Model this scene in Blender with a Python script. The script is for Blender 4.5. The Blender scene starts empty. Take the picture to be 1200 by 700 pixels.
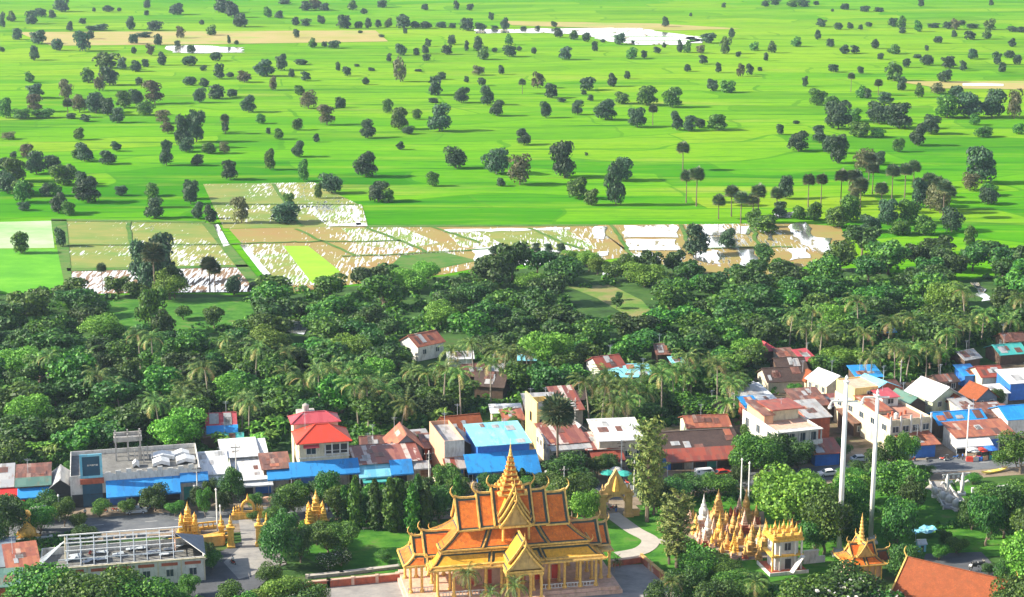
import bpy, math, random
import numpy as np
from mathutils import Vector, Matrix
R = math.radians
# ---------------------------------------------------------------- camera, sky, sun, exposure
SC = bpy.context.scene
COL = SC.collection
CAMH = 130.0; FPX = 2100.0; PITCH = math.atan(500.0/FPX)
cam_d = bpy.data.cameras.new('camera'); cam = bpy.data.objects.new('camera', cam_d); COL.objects.link(cam)
cam.location = (0, 0, CAMH); cam.rotation_euler = (math.pi/2-PITCH, 0, 0)
cam_d.sensor_fit = 'HORIZONTAL'; cam_d.sensor_width = 36; cam_d.lens = 36*FPX/1200
cam_d.clip_start = 1; cam_d.clip_end = 60000
SC.camera = cam
SUN_EL = 30.0; SUN_AZ = -94.0        # azimuth clockwise from +Y (the view direction)
w = bpy.data.worlds.new('World'); SC.world = w; w.use_nodes = True
nt = w.node_tree; bg = nt.nodes['Background']
sky = nt.nodes.new('ShaderNodeTexSky'); sky.sky_type = 'NISHITA'; sky.sun_disc = False
sky.sun_elevation = R(SUN_EL); sky.sun_rotation = R(SUN_AZ); sky.altitude = 100; sky.dust_density = 1.5
# a broken bank of white cloud low in the sky (it is what the wet fields mirror)
tcw = nt.nodes.new('ShaderNodeTexCoord'); mpw = nt.nodes.new('ShaderNodeMapping'); mpw.inputs['Scale'].default_value = (2.2, 2.2, 7); nt.links.new(tcw.outputs['Generated'], mpw.inputs[0])
nzw = nt.nodes.new('ShaderNodeTexNoise'); nzw.inputs['Scale'].default_value = 1.4; nzw.inputs['Detail'].default_value = 6; nt.links.new(mpw.outputs[0], nzw.inputs['Vector'])
crw = nt.nodes.new('ShaderNodeValToRGB'); crw.color_ramp.elements[0].position = .30; crw.color_ramp.elements[1].position = .44; nt.links.new(nzw.outputs['Fac'], crw.inputs[0])
spw = nt.nodes.new('ShaderNodeSeparateXYZ'); nt.links.new(tcw.outputs['Generated'], spw.inputs[0])
crz = nt.nodes.new('ShaderNodeValToRGB'); e_ = crz.color_ramp.elements; e_[0].position = .0; e_[0].color = (1, 1, 1, 1); e_[1].position = .42; e_[1].color = (0, 0, 0, 1); e_.new(.22).color = (.8, .8, .8, 1); nt.links.new(spw.outputs['Z'], crz.inputs[0])
mlw = nt.nodes.new('ShaderNodeMath'); mlw.operation = 'MULTIPLY'; nt.links.new(crw.outputs[0], mlw.inputs[0]); nt.links.new(crz.outputs[0], mlw.inputs[1])
mxw = nt.nodes.new('ShaderNodeMix'); mxw.data_type = 'RGBA'; nt.links.new(mlw.outputs[0], mxw.inputs[0]); nt.links.new(sky.outputs[0], mxw.inputs[6]); mxw.inputs[7].default_value = (8.5, 8.3, 8.1, 1)
nt.links.new(mxw.outputs[2], bg.inputs[0]); bg.inputs[1].default_value = 0.10
sd = bpy.data.lights.new('sun', 'SUN'); sd.energy = 5.0; sd.angle = R(0.53); sd.color = (1, .91, .74)
sun = bpy.data.objects.new('sun', sd); COL.objects.link(sun)
sv = Vector((math.sin(R(SUN_AZ))*math.cos(R(SUN_EL)), math.cos(R(SUN_AZ))*math.cos(R(SUN_EL)), math.sin(R(SUN_EL))))
sun.rotation_euler = sv.to_track_quat('Z', 'Y').to_euler(); sun.location = (-200, 0, 300)
vs = SC.view_settings; vs.view_transform = 'Standard'; vs.look = 'None'; vs.gamma = 1; vs.exposure = 1.25
SC.render.engine = 'CYCLES'; SC.render.resolution_x = 1024; SC.render.resolution_y = 597

# ---------------------------------------------------------------- where a photo pixel meets the ground
def G(px, py, z=0.0):
    dx = (px-600)/FPX; dy = (350-py)/FPX
    d = Vector((dx, math.cos(PITCH)+dy*math.sin(PITCH), -math.sin(PITCH)+dy*math.cos(PITCH)))
    return Vector((0, 0, CAMH)) + d*((z-CAMH)/d.z)
def S(px, py):                           # pixels per metre at that ground point
    p = G(px, py)
    return FPX/(p.y*math.cos(PITCH)+CAMH*math.sin(PITCH))
def PX(v):                               # ground point back to photo pixels (for wording labels)
    f = v[1]*math.cos(PITCH)+(CAMH-v[2])*math.sin(PITCH); u = v[1]*math.sin(PITCH)-(CAMH-v[2])*math.cos(PITCH)
    return 600+FPX*v[0]/f, 350-FPX*u/f

# ---------------------------------------------------------------- materials
MC = {}
class NB:
    def __init__(s, name):
        m = bpy.data.materials.new(name); m.use_nodes = True; s.m = m; s.t = m.node_tree; s.b = s.t.nodes['Principled BSDF']
    def n(s, typ, **kw):
        nd = s.t.nodes.new(typ)
        for k, v in kw.items(): setattr(nd, k, v)
        return nd
    def l(s, a, b): s.t.links.new(a, b)
    def coords(s, scale=(1, 1, 1), rot=(0, 0, 0), world=False):
        tc = s.n('ShaderNodeTexCoord'); mp = s.n('ShaderNodeMapping'); mp.inputs['Scale'].default_value = scale; mp.inputs['Rotation'].default_value = rot
        if world:
            ge = s.n('ShaderNodeNewGeometry'); s.l(ge.outputs['Position'], mp.inputs[0])
        else: s.l(tc.outputs['Object'], mp.inputs[0])
        return mp.outputs[0]
    def noise(s, vec, scale, detail=3, rough=.55, dist=0):
        nd = s.n('ShaderNodeTexNoise'); nd.inputs['Scale'].default_value = scale; nd.inputs['Detail'].default_value = detail
        nd.inputs['Roughness'].default_value = rough; nd.inputs['Distortion'].default_value = dist; s.l(vec, nd.inputs['Vector']); return nd.outputs['Fac']
    def ramp(s, fac, stops, interp='LINEAR'):
        r = s.n('ShaderNodeValToRGB'); r.color_ramp.interpolation = interp
        e = r.color_ramp.elements
        while len(e) < len(stops): e.new(.5)
        for i, (p, c) in enumerate(stops):
            e[i].position = p; e[i].color = (*c, 1) if len(c) == 3 else c
        s.l(fac, r.inputs[0]); return r.outputs[0]
    def mix(s, fac, a, b, mode='MIX'):
        x = s.n('ShaderNodeMix', data_type='RGBA', blend_type=mode)
        for i, v in ((0, fac), (6, a), (7, b)):
            if hasattr(v, 'is_linked'): s.l(v, x.inputs[i])
            elif i == 0: x.inputs[0].default_value = v
            else: x.inputs[i].default_value = (*v, 1)
        return x.outputs[2]
    def math(s, op, a, b=None):
        x = s.n('ShaderNodeMath', operation=op)
        for i, v in ((0, a), (1, b)):
            if v is None: continue
            if hasattr(v, 'is_linked'): s.l(v, x.inputs[i])
            else: x.inputs[i].default_value = v
        return x.outputs[0]
    def bump(s, h, strength=.4, dist=.05):
        b = s.n('ShaderNodeBump'); b.inputs['Strength'].default_value = strength; b.inputs['Distance'].default_value = dist
        s.l(h, b.inputs['Height']); s.l(b.outputs[0], s.b.inputs['Normal'])

def plain(key, c, rough=.8, var=.25, sc=.6, metal=0, bump=.25, dirt=None):
    if key in MC: return MC[key]
    b = NB(key); v = b.coords(); f = b.noise(v, sc, 5, .65)
    lo = tuple(x*(1-var) for x in c); hi = tuple(min(1, x*(1+var*.6)) for x in c)
    col = b.ramp(f, [(.3, lo), (.7, hi)])
    if dirt:
        f2 = b.noise(b.coords((1.3, 1.3, .35)), 1.1, 6, .7)
        m = b.ramp(f2, [(.5, (0, 0, 0)), (.72, (1, 1, 1))]); col = b.mix(m, col, dirt)
    b.l(col, b.b.inputs['Base Color']); b.b.inputs['Roughness'].default_value = rough; b.b.inputs['Metallic'].default_value = metal
    if bump: b.bump(b.noise(v, sc*12, 3), bump, .02)
    MC[key] = b.m; return b.m

def tin(key, cols, sheet=(0.9, 2.6), rust=None, rust_amt=.55, rough=.5, metal=0.0, mixn=.25):
    """corrugated sheets: each sheet has its own tint, rust blooms over them"""
    if key in MC: return MC[key]
    b = NB(key); v = b.coords((1/sheet[0], 1/sheet[1], 0))
    fl = b.n('ShaderNodeVectorMath', operation='FLOOR'); b.l(v, fl.inputs[0])
    wn = b.n('ShaderNodeTexWhiteNoise', noise_dimensions='3D'); b.l(fl.outputs[0], wn.inputs['Vector'])
    n = len(cols); f = wn.outputs['Value']
    nz = b.noise(b.coords((1, .4, 1)), .8, 5, .7)
    f = b.math('ADD', b.math('MULTIPLY', f, 1-mixn), b.math('MULTIPLY', nz, mixn))
    col = b.ramp(f, [(i/n, c) for i, c in enumerate(cols)], 'CONSTANT' if n > 1 else 'LINEAR') if n > 1 else b.mix(nz, tuple(x*.8 for x in cols[0]), cols[0])
    if rust:
        f2 = b.noise(b.coords((1.1, .5, .5)), .7, 6, .75)
        m = b.ramp(f2, [(rust_amt-.06, (0, 0, 0)), (rust_amt+.1, (1, 1, 1))]); col = b.mix(m, col, rust)
    wv = b.n('ShaderNodeTexWave', wave_type='BANDS', bands_direction='X'); wv.inputs['Scale'].default_value = 1.6; b.l(b.coords(), wv.inputs['Vector'])
    col = b.mix(b.math('MULTIPLY', wv.outputs['Fac'], .16), col, tuple(.45*x for x in cols[0]))  # wave darkens the ribs; shade of folds put into the colour
    b.bump(wv.outputs['Fac'], .5, .06)
    b.l(col, b.b.inputs['Base Color']); b.b.inputs['Roughness'].default_value = rough; b.b.inputs['Metallic'].default_value = metal
    MC[key] = b.m; return b.m

def tiles(key, c, c2, s=2.2, rough=.55):
    if key in MC: return MC[key]
    b = NB(key); v = b.coords((1, 1, 1))
    br = b.n('ShaderNodeTexBrick'); br.inputs['Scale'].default_value = s; b.l(v, br.inputs['Vector'])
    br.inputs['Color1'].default_value = (*c, 1); br.inputs['Color2'].default_value = (*c2, 1); br.inputs['Mortar'].default_value = (*[x*.45 for x in c], 1)
    br.inputs['Mortar Size'].default_value = .03
    f = b.noise(v, .8, 6, .75); col = b.mix(b.ramp(f, [(.42, (0, 0, 0)), (.66, (1, 1, 1))]), br.outputs['Color'], tuple(x*.55 for x in c))
    f3 = b.noise(b.coords((2.5, .5, 1)), 1.3, 5, .7); col = b.mix(b.ramp(f3, [(.56, (0, 0, 0)), (.7, (.6, .6, .6))]), col, (.10, .06, .03))
    b.l(col, b.b.inputs['Base Color']); b.b.inputs['Roughness'].default_value = rough; b.bump(br.outputs['Fac'], .4, .03)
    MC[key] = b.m; return b.m

def leafmat(key, c1, c2, c3=None):
    if key in MC: return MC[key]
    b = NB(key); ge = b.n('ShaderNodeNewGeometry'); oi = b.n('ShaderNodeObjectInfo')
    c3 = c3 or c2
    col = b.ramp(ge.outputs['Random Per Island'], [(0, c1), (.6, c2), (1, c3)])
    hs = b.n('ShaderNodeHueSaturation'); b.l(col, hs.inputs['Color'])
    hs_h = b.math('ADD', b.math('MULTIPLY', oi.outputs['Random'], .05), .475); b.l(hs_h, hs.inputs['Hue'])
    hs_v = b.math('ADD', b.math('MULTIPLY', oi.outputs['Random'], .7), .65); b.l(hs_v, hs.inputs['Value'])
    b.l(hs.outputs[0], b.b.inputs['Base Color']); b.b.inputs['Roughness'].default_value = .6
    tr = b.n('ShaderNodeBsdfTranslucent'); b.l(hs.outputs[0], tr.inputs[0])
    ms = b.n('ShaderNodeMixShader'); ms.inputs[0].default_value = .28
    b.l(b.b.outputs[0], ms.inputs[1]); b.l(tr.outputs[0], ms.inputs[2]); b.l(ms.outputs[0], b.t.nodes['Material Output'].inputs[0])
    MC[key] = b.m; return b.m

def M(k): return MC[k]
plain('bark', (.16, .12, .09), .9, .4, 2); plain('palebark', (.34, .29, .23), .9, .3, 2)
leafmat('leaf_dark', (.012, .052, .009), (.036, .115, .014), (.09, .20, .022))
leafmat('leaf_mid', (.016, .075, .008), (.055, .165, .012), (.15, .31, .022))
leafmat('leaf_lime', (.05, .13, .01), (.13, .30, .02), (.26, .45, .05))
leafmat('leaf_field', (.014, .045, .024), (.036, .095, .04), (.075, .16, .05))
leafmat('leaf_olive', (.07, .115, .02), (.17, .22, .045), (.31, .33, .08))
leafmat('leaf_brown', (.06, .07, .025), (.12, .125, .045), (.19, .18, .08))
leafmat('leaf_palm', (.035, .10, .015), (.10, .21, .03), (.30, .36, .08))
leafmat('leaf_dry', (.30, .24, .08), (.45, .36, .13), (.5, .42, .2))
leafmat('leaf_sugar', (.03, .07, .035), (.075, .13, .05), (.17, .18, .08))
leafmat('flower_white', (.6, .55, .5), (.75, .7, .65), (.8, .75, .6))
plain('white', (.62, .61, .58), .75, .2, .7, dirt=(.30, .28, .25)); plain('cream', (.60, .54, .38), .8, .2, .7, dirt=(.28, .25, .19)); plain('roof_deck', (.17, .17, .165), .95, .35, .5, dirt=(.07, .07, .07)); plain('terrace', (.42, .20, .14), .9, .25, .5, dirt=(.26, .17, .13))
plain('yellow_wall', (.78, .60, .22), .8, .12, .5, dirt=(.45, .34, .16)); plain('beige', (.52, .46, .36), .85, .2, .4, dirt=(.25, .22, .18))
plain('orange_wall', (.62, .34, .20), .85, .15, .5, dirt=(.4, .28, .2)); plain('green_wall', (.50, .54, .38), .85, .15, .5, dirt=(.3, .3, .2))
plain('concrete', (.42, .40, .37), .9, .25, .5, dirt=(.16, .15, .14)); plain('dark', (.035, .035, .04), .8, .4, 1); plain('dark_wood', (.10, .06, .04), .8, .4, 1)
plain('glass', (.03, .05, .07), .15, .2, .5, bump=0); plain('gold', (.74, .42, .07), .42, .4, 2.5, dirt=(.34, .17, .04)); plain('gold_pale', (.76, .46, .11), .55, .35, 2.2, dirt=(.34, .18, .06)); plain('old_gold', (.58, .34, .10), .6, .45, 3, dirt=(.26, .14, .06))
plain('ochre', (.55, .36, .13), .8, .25, 1.0, dirt=(.28, .17, .07)); plain('pinkish', (.62, .40, .30), .7, .25, 1, dirt=(.4, .25, .15))
plain('steel', (.45, .50, .55), .55, .2, 1); plain('pole_white', (.78, .77, .76), .5, .08, .4, dirt=(.55, .53, .5)); plain('rubber', (.02, .02, .02), .8, .2, 2)
plain('red_paint', (.55, .05, .03), .5, .2, 1); plain('blue_paint', (.03, .16, .55), .5, .2, 1); plain('teal_paint', (.04, .35, .30), .5, .2, 1); plain('car_white', (.8, .8, .8), .25, .03, .5, bump=0)
plain('brick_red', (.42, .10, .05), .85, .35, 1.2, dirt=(.22, .07, .05)); plain('grey_blue_wall', (.16, .20, .25), .8, .2, .6)
tin('t_blue', [(.008, .17, .48), (.02, .29, .70), (.012, .23, .60), (.03, .34, .72)], sheet=(1.9, 60), rust=(.03, .16, .38), rust_amt=.58, mixn=.6)
tin('t_cyan', [(.13, .46, .64), (.22, .60, .76), (.17, .53, .70)], sheet=(1.9, 60), rust=(.34, .52, .56), rust_amt=.57, mixn=.5)
tin('t_teal', [(.05, .38, .36), (.07, .42, .38)], rust=(.2, .3, .28), rust_amt=.62)
tin('t_green', [(.07, .16, .13), (.10, .20, .16)], rust=(.2, .14, .08), rust_amt=.6)
tin('t_white', [(.66, .68, .70), (.74, .75, .75), (.58, .61, .64)], rust=(.40, .35, .30), rust_amt=.58)
tin('t_grey', [(.30, .31, .32), (.42, .42, .42), (.36, .37, .39), (.25, .25, .25)], rust=(.25, .14, .09), rust_amt=.6)
tin('t_rust', [(.19, .075, .05), (.26, .12, .085), (.14, .06, .045), (.22, .08, .05), (.30, .20, .16)], rust=(.11, .055, .04), rust_amt=.52)
tin('t_rustwhite', [(.30, .07, .04), (.55, .48, .44), (.20, .06, .05), (.30, .11, .08), (.58, .54, .50)], sheet=(1.1, 9), rust=(.28, .10, .06), rust_amt=.56)
tin('t_red', [(.60, .05, .02), (.55, .05, .025)], rust=(.45, .06, .04), rust_amt=.6); tin('t_redbrown', [(.28, .06, .035), (.33, .07, .04), (.24, .05, .035)], rust=(.20, .10, .07), rust_amt=.56)
tin('t_orange', [(.36, .115, .055), (.30, .09, .05), (.40, .14, .07), (.33, .10, .06), (.48, .36, .29)], sheet=(.9, 3.2), rust=(.18, .075, .05), rust_amt=.56)
tin('t_pinkred', [(.45, .06, .08), (.5, .08, .1)], rust=(.3, .06, .07), rust_amt=.6); tin('t_tarp', [(.75, .02, .02), (.7, .03, .03)], rust=(.6, .03, .03))
tiles('tile_red', (.72, .06, .02), (.80, .10, .03)); tiles('tile_dark', (.075, .045, .035), (.10, .06, .045)); tiles('tile_orange', (.80, .17, .010), (.88, .24, .015), 1.8, .7); tiles('tile_old', (.34, .085, .022), (.24, .055, .018), 2.2, .9)
tiles('tile_yellow', (.82, .40, .025), (.86, .46, .03), 1.8); plain('green_border', (.05, .07, .05), .6, .3, 2)

# ---------------------------------------------------------------- mesh builder
class MB:
    def __init__(s): s.v = []; s.f = []; s.mi = []
    def add(s, vs_, fs, mi=0):
        o = len(s.v); s.v += [tuple(v) for v in vs_]; s.f += [tuple(i+o for i in f) for f in fs]; s.mi += [mi]*len(fs)
    def box(s, x0, x1, y0, y1, z0, z1, mi=0):
        s.add([(x0, y0, z0), (x1, y0, z0), (x1, y1, z0), (x0, y1, z0), (x0, y0, z1), (x1, y0, z1), (x1, y1, z1), (x0, y1, z1)],
              [(0, 3, 2, 1), (4, 5, 6, 7), (0, 1, 5, 4), (1, 2, 6, 5), (2, 3, 7, 6), (3, 0, 4, 7)], mi)
    def slab(s, pts, t, mi=0):          # polygon thickened downwards along z
        n = len(pts); a = [Vector(p) for p in pts]; b = [p-Vector((0, 0, t)) for p in a]
        s.add(a+b, [tuple(range(n)), tuple(range(2*n-1, n-1, -1))]+[(i, i+n, (i+1) % n+n, (i+1) % n) for i in range(n)], mi)
    def bar(s, p, q, w_=.1, h_=None, mi=0):
        p = Vector(p); q = Vector(q); d = (q-p).normalized(); h_ = h_ or w_
        u = d.cross(Vector((0, 0, 1)))
        u = u.normalized() if u.length > .01 else Vector((1, 0, 0)); v = u.cross(d).normalized()
        c = [(-1, -1), (1, -1), (1, 1), (-1, 1)]
        s.add([p+u*a*w_/2+v*b*h_/2 for a, b in c]+[q+u*a*w_/2+v*b*h_/2 for a, b in c], [(3, 2, 1, 0), (4, 5, 6, 7)]+[(i, (i+1) % 4, (i+1) % 4+4, i+4) for i in range(4)], mi)
    def tube(s, pts, rad, n=8, mi=0, caps=True):
        pts = [Vector(p) for p in pts]; rs = rad if hasattr(rad, '__len__') else [rad]*len(pts); vs_ = []; k = len(pts)
        for i, p in enumerate(pts):
            d = (pts[min(i+1, k-1)]-pts[max(i-1, 0)]).normalized(); u = d.cross(Vector((0, 1, 0.01)) if abs(d.y) < .9 else Vector((1, 0, 0))).normalized(); v = d.cross(u)
            vs_ += [p+(u*math.cos(2*math.pi*j/n)+v*math.sin(2*math.pi*j/n))*rs[i] for j in range(n)]
        fs = [(i*n+j, i*n+(j+1) % n, (i+1)*n+(j+1) % n, (i+1)*n+j) for i in range(k-1) for j in range(n)]
        if caps: fs += [tuple(range(n-1, -1, -1)), tuple(range((k-1)*n, k*n))]
        s.add(vs_, fs, mi)
    def lathe(s, prof, n=12, cx=0, cy=0, rot=0, mi=0, sq=False):   # prof: (r, z) ; sq gives a square plan
        if sq: n = 4; rot = math.pi/4
        vs_ = []
        for r, z in prof:
            rr = r*(math.sqrt(2) if sq else 1)
            vs_ += [(cx+rr*math.cos(rot+2*math.pi*j/n), cy+rr*math.sin(rot+2*math.pi*j/n), z) for j in range(n)]
        k = len(prof)
        s.add(vs_, [(i*n+j, i*n+(j+1) % n, (i+1)*n+(j+1) % n, (i+1)*n+j) for i in range(k-1) for j in range(n)]+[tuple(range(n-1, -1, -1)), tuple(range((k-1)*n, k*n))], mi)
    def mesh(s, name, mats, smooth=False):
        me = bpy.data.meshes.new(name); me.from_pydata(s.v, [], s.f)
        for m in (mats if isinstance(mats, (list, tuple)) else [mats]): me.materials.append(M(m) if isinstance(m, str) else m)
        me.polygons.foreach_set('material_index', s.mi)
        if smooth: me.polygons.foreach_set('use_smooth', [True]*len(s.f))
        me.update(); return me
    def build(s, name, mats, parent=None, label=None, smooth=False):
        o = bpy.data.objects.new(name, s.mesh(name, mats, smooth)); COL.objects.link(o)
        if parent: o.parent = parent
        if label: o['label'] = label
        return o
def tag(o, label=None, cat=None, group=None, kind=None):
    for k, v in (('label', label), ('category', cat), ('group', group), ('kind', kind)):
        if v: o[k] = v
    return o
def empty(name, loc=(0, 0, 0), rz=0, label=None, cat=None, group=None):
    o = bpy.data.objects.new(name, None); COL.objects.link(o); o.location = loc; o.rotation_euler = (0, 0, rz); o.empty_display_size = .5
    return tag(o, label, cat, group)
def kids(o): return [c for c in COL.objects if c.parent == o]
def dup(parts_of, root, loc, rz=0, scale=(1, 1, 1), label=None):
    """parts_of: list of (part, [subparts]) of root"""
    r = root.copy(); COL.objects.link(r); r.location = loc; r.rotation_euler = (0, 0, rz); r.scale = scale
    if label: r['label'] = label
    for p, subs in parts_of:
        c = p.copy(); COL.objects.link(c); c.parent = r
        for q in subs:
            d = q.copy(); COL.objects.link(d); d.parent = c
    return r
def struct(name, pts, mat, z=.0, skirt=0):
    mb = MB()
    if skirt: mb.slab([(p[0], p[1], z) for p in pts], skirt)
    else: mb.add([(p[0], p[1], z) for p in pts], [tuple(range(len(pts)))])
    return tag(mb.build(name, mat), kind='structure')
def pg(*a): return [G(x, y) for x, y in a]
def rib(pts, w_):                        # a ribbon polygon from a centre line
    P = [Vector(p) for p in pts]; L_, R_ = [], []
    for i, p in enumerate(P):
        d = (P[min(i+1, len(P)-1)]-P[max(i-1, 0)]); n = Vector((-d.y, d.x, 0)).normalized()*w_/2; L_.append(p+n); R_.append(p-n)
    return L_, R_
def ribbon(name, pts, w_, mat, z, kind='structure'):
    L_, R_ = rib(pts, w_); mb = MB(); n = len(pts)
    mb.add([(p.x, p.y, z) for p in L_+R_], [(i+n, i+n+1, i+1, i) for i in range(n-1)]); o = mb.build(name, mat); o['kind'] = kind; return o
# ================================================================ THE GROUND
def ground_mat():
    b = NB('paddies'); 
    wv = b.coords((1, 1, 1), world=True)
    nz = b.n('ShaderNodeTexNoise'); nz.inputs['Scale'].default_value = .006; nz.inputs['Detail'].default_value = 3; b.l(wv, nz.inputs['Vector'])
    sub = b.n('ShaderNodeVectorMath', operation='SUBTRACT'); b.l(nz.outputs['Color'], sub.inputs[0]); sub.inputs[1].default_value = (.5, .5, .5)
    sc = b.n('ShaderNodeVectorMath', operation='SCALE'); b.l(sub.outputs[0], sc.inputs[0]); sc.inputs['Scale'].default_value = 120
    ad = b.n('ShaderNodeVectorMath', operation='ADD'); b.l(wv, ad.inputs[0]); b.l(sc.outputs[0], ad.inputs[1])
    mp = b.n('ShaderNodeMapping'); mp.inputs['Rotation'].default_value = (0, 0, R(-7)); b.l(ad.outputs[0], mp.inputs[0])
    br = b.n('ShaderNodeTexBrick'); b.l(mp.outputs[0], br.inputs['Vector']); br.inputs['Scale'].default_value = 1
    br.inputs['Brick Width'].default_value = 95; br.inputs['Row Height'].default_value = 34; br.inputs['Mortar Size'].default_value = 1.3
    br.inputs['Mortar Smooth'].default_value = .4; br.offset = .37; br.squash = 1.6; br.squash_frequency = 3
    br.inputs['Color1'].default_value = (0, 0, 0, 1); br.inputs['Color2'].default_value = (1, 1, 1, 1); br.inputs['Mortar'].default_value = (.5, .5, .5, 1)
    f = b.math('ADD', b.math('MULTIPLY', br.outputs['Color'], .38), b.math('MULTIPLY', b.noise(b.coords((.0035, .011, 1), world=True), 1, 5, .6), .62))
    col = b.ramp(f, [(.22, (.030, .17, .004)), (.42, (.065, .27, .005)), (.58, (.12, .34, .007)), (.8, (.24, .37, .018))])
    # ripening, yellower belt across the middle distance
    sp = b.n('ShaderNodeSeparateXYZ'); b.l(wv, sp.inputs[0])
    belt = b.ramp(b.math('DIVIDE', sp.outputs['Y'], 3000), [(.27, (0, 0, 0)), (.36, (.8, .8, .8)), (.52, (1, 1, 1)), (.66, (0, 0, 0))])
    col = b.mix(b.math('MULTIPLY', belt, b.ramp(b.noise(b.coords((.002, .008, 1), world=True), 1.3, 4, .6), [(.35, (.1, .1, .1)), (.65, (.75, .75, .75))])), col, (.27, .41, .02))
    pt = b.ramp(b.noise(b.coords((.0022, .010, 1), world=True), 2.1, 5, .62), [(.60, (0, 0, 0)), (.70, (1, 1, 1))])
    col = b.mix(b.math('MULTIPLY', pt, .6), col, (.33, .33, .08))
    # fine rice mottling; dark grass bunds and their shadow streaks put into the colour
    fm = b.noise(b.coords((.12, .35, 1), world=True), 1, 4, .7); col = b.mix(b.ramp(fm, [(.35, (0, 0, 0)), (.7, (.35, .35, .35))]), col, (.03, .16, .01))
    ys = b.noise(b.coords((.006, .06, 1), world=True), 1, 5, .75); col = b.mix(b.ramp(ys, [(.52, (0, 0, 0)), (.68, (.6, .6, .6))]), col, (.23, .35, .03))
    ln = b.noise(b.coords((.007, .10, 1), (0, 0, R(4)), world=True), 1, 4, .7); col = b.mix(b.ramp(ln, [(.56, (0, 0, 0)), (.66, (.8, .8, .8))]), col, (.018, .12, .012))
    l2 = b.noise(b.coords((.010, .22, 1), (0, 0, R(-3)), world=True), 1, 5, .8); col = b.mix(b.ramp(l2, [(.54, (0, 0, 0)), (.64, (.65, .65, .65))]), col, (.02, .13, .015))
    sp2 = b.noise(b.coords((.09, .16, 1), world=True), 1, 3, .8); col = b.mix(b.ramp(sp2, [(.66, (0, 0, 0)), (.72, (.7, .7, .7))]), col, (.025, .10, .02))
    col = b.mix(b.math('MULTIPLY', br.outputs['Fac'], .38), col, (.028, .13, .012))
    b.l(col, b.b.inputs['Base Color']); b.b.inputs['Roughness'].default_value = 1; b.b.inputs['Specular IOR Level'].default_value = 0
    return b.m
def soil_mat(name, cols, sc=.08, det=6):
    b = NB(name); f = b.noise(b.coords((1, 1.6, 1), world=True), sc, det, .7)
    n = len(cols); b.l(b.ramp(f, [(.32+.36*i/(n-1), c) for i, c in enumerate(cols)]), b.b.inputs['Base Color'])
    b.b.inputs['Roughness'].default_value = .95; b.b.inputs['Specular IOR Level'].default_value = .2; b.bump(b.noise(b.coords(world=True), 1.2, 4), .5, .15); MC[name] = b.m; return b.m
def water_mat():
    b = NB('paddy_water'); n1 = b.noise(b.coords((.22, .045, 1), (0, 0, R(8)), world=True), 1, 5, .7); m = b.ramp(n1, [(.565, (1, 1, 1)), (.60, (0, 0, 0))])
    b.l(b.mix(m, (.20, .17, .07), (.92, .92, .92)), b.b.inputs['Base Color']); b.l(b.math('SUBTRACT', .85, b.math('MULTIPLY', m, .77)), b.b.inputs['Roughness']); b.l(b.math('MULTIPLY', m, .9), b.b.inputs['Metallic'])
    b.bump(b.noise(b.coords((1, 3, 1), world=True), .6, 3), .08, .05); MC['paddy_water'] = b.m; return b.m
def mud_mat(name, base, base2, amt, ang, sc=.16, dist=6.0, patch=.45):
    """ploughed mud with lines of standing water between the furrows"""
    b = NB(name)
    st = b.noise(b.coords((sc*5.6, sc*.5, 1), (0, 0, R(ang)), world=True), 1, 2.5, .6, .25); st2 = b.noise(b.coords((sc*1.6, sc*.16, 1), (0, 0, R(ang+16)), world=True), 1, 3, .6, .5)
    pat = b.ramp(b.noise(b.coords((.03, .022, 1), world=True), 1, 5, .65), [(patch-.06, (0, 0, 0)), (patch+.12, (1, 1, 1))])
    m = b.ramp(b.math('ADD', b.math('ADD', b.math('MULTIPLY', st, .72), b.math('MULTIPLY', st2, .28)), b.math('MULTIPLY', b.math('SUBTRACT', pat, 1.0), .16)), [(.625-amt*.38, (0, 0, 0)), (.67-amt*.38, (1, 1, 1))])
    f = b.noise(b.coords((.04, .09, 1), world=True), 1, 6, .7); c = b.ramp(f, [(.35, base), (.65, base2)])
    b.l(b.mix(m, c, (.9, .9, .88)), b.b.inputs['Base Color']); b.l(b.math('SUBTRACT', .85, b.math('MULTIPLY', m, .7)), b.b.inputs['Roughness']); b.l(b.math('MULTIPLY', m, .9), b.b.inputs['Metallic'])
    MC[name] = b.m; return b.m
MC['paddies'] = ground_mat(); water_mat()
soil_mat('scrub', [(.018, .045, .010), (.03, .08, .014), (.05, .12, .02), (.07, .08, .03)]); soil_mat('earth', [(.16, .12, .09), (.24, .19, .14), (.30, .25, .19)], .2)
soil_mat('village_soil', [(.04, .06, .02), (.10, .08, .055), (.17, .13, .09), (.06, .10, .03)], .25); soil_mat('lawn', [(.018, .085, .008), (.035, .145, .010), (.065, .20, .016), (.13, .16, .05)], .16); soil_mat('asphalt', [(.09, .10, .115), (.135, .145, .16), (.18, .185, .19)], .15)
soil_mat('paving', [(.20, .19, .19), (.27, .26, .25), (.33, .31, .29)], .25); soil_mat('path', [(.36, .33, .29), (.46, .42, .37)], .3); soil_mat('dark_paving', [(.07, .075, .085), (.11, .115, .13)], .2)
soil_mat('clearing', [(.06, .17, .02), (.12, .21, .035), (.25, .21, .09), (.10, .20, .03)], .04); soil_mat('lime_rice', [(.20, .42, .02), (.28, .52, .03)], .08); soil_mat('pale_rice', [(.20, .38, .14), (.33, .48, .24), (.42, .55, .36)], .03); soil_mat('deep_rice', [(.06, .27, .01), (.09, .33, .012), (.14, .40, .02)], .05)
soil_mat('bank', [(.03, .10, .012), (.06, .17, .02), (.11, .17, .04), (.06, .20, .02)], .12); soil_mat('dry_field', [(.27, .29, .05), (.38, .30, .12), (.19, .33, .03)], .01)
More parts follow.
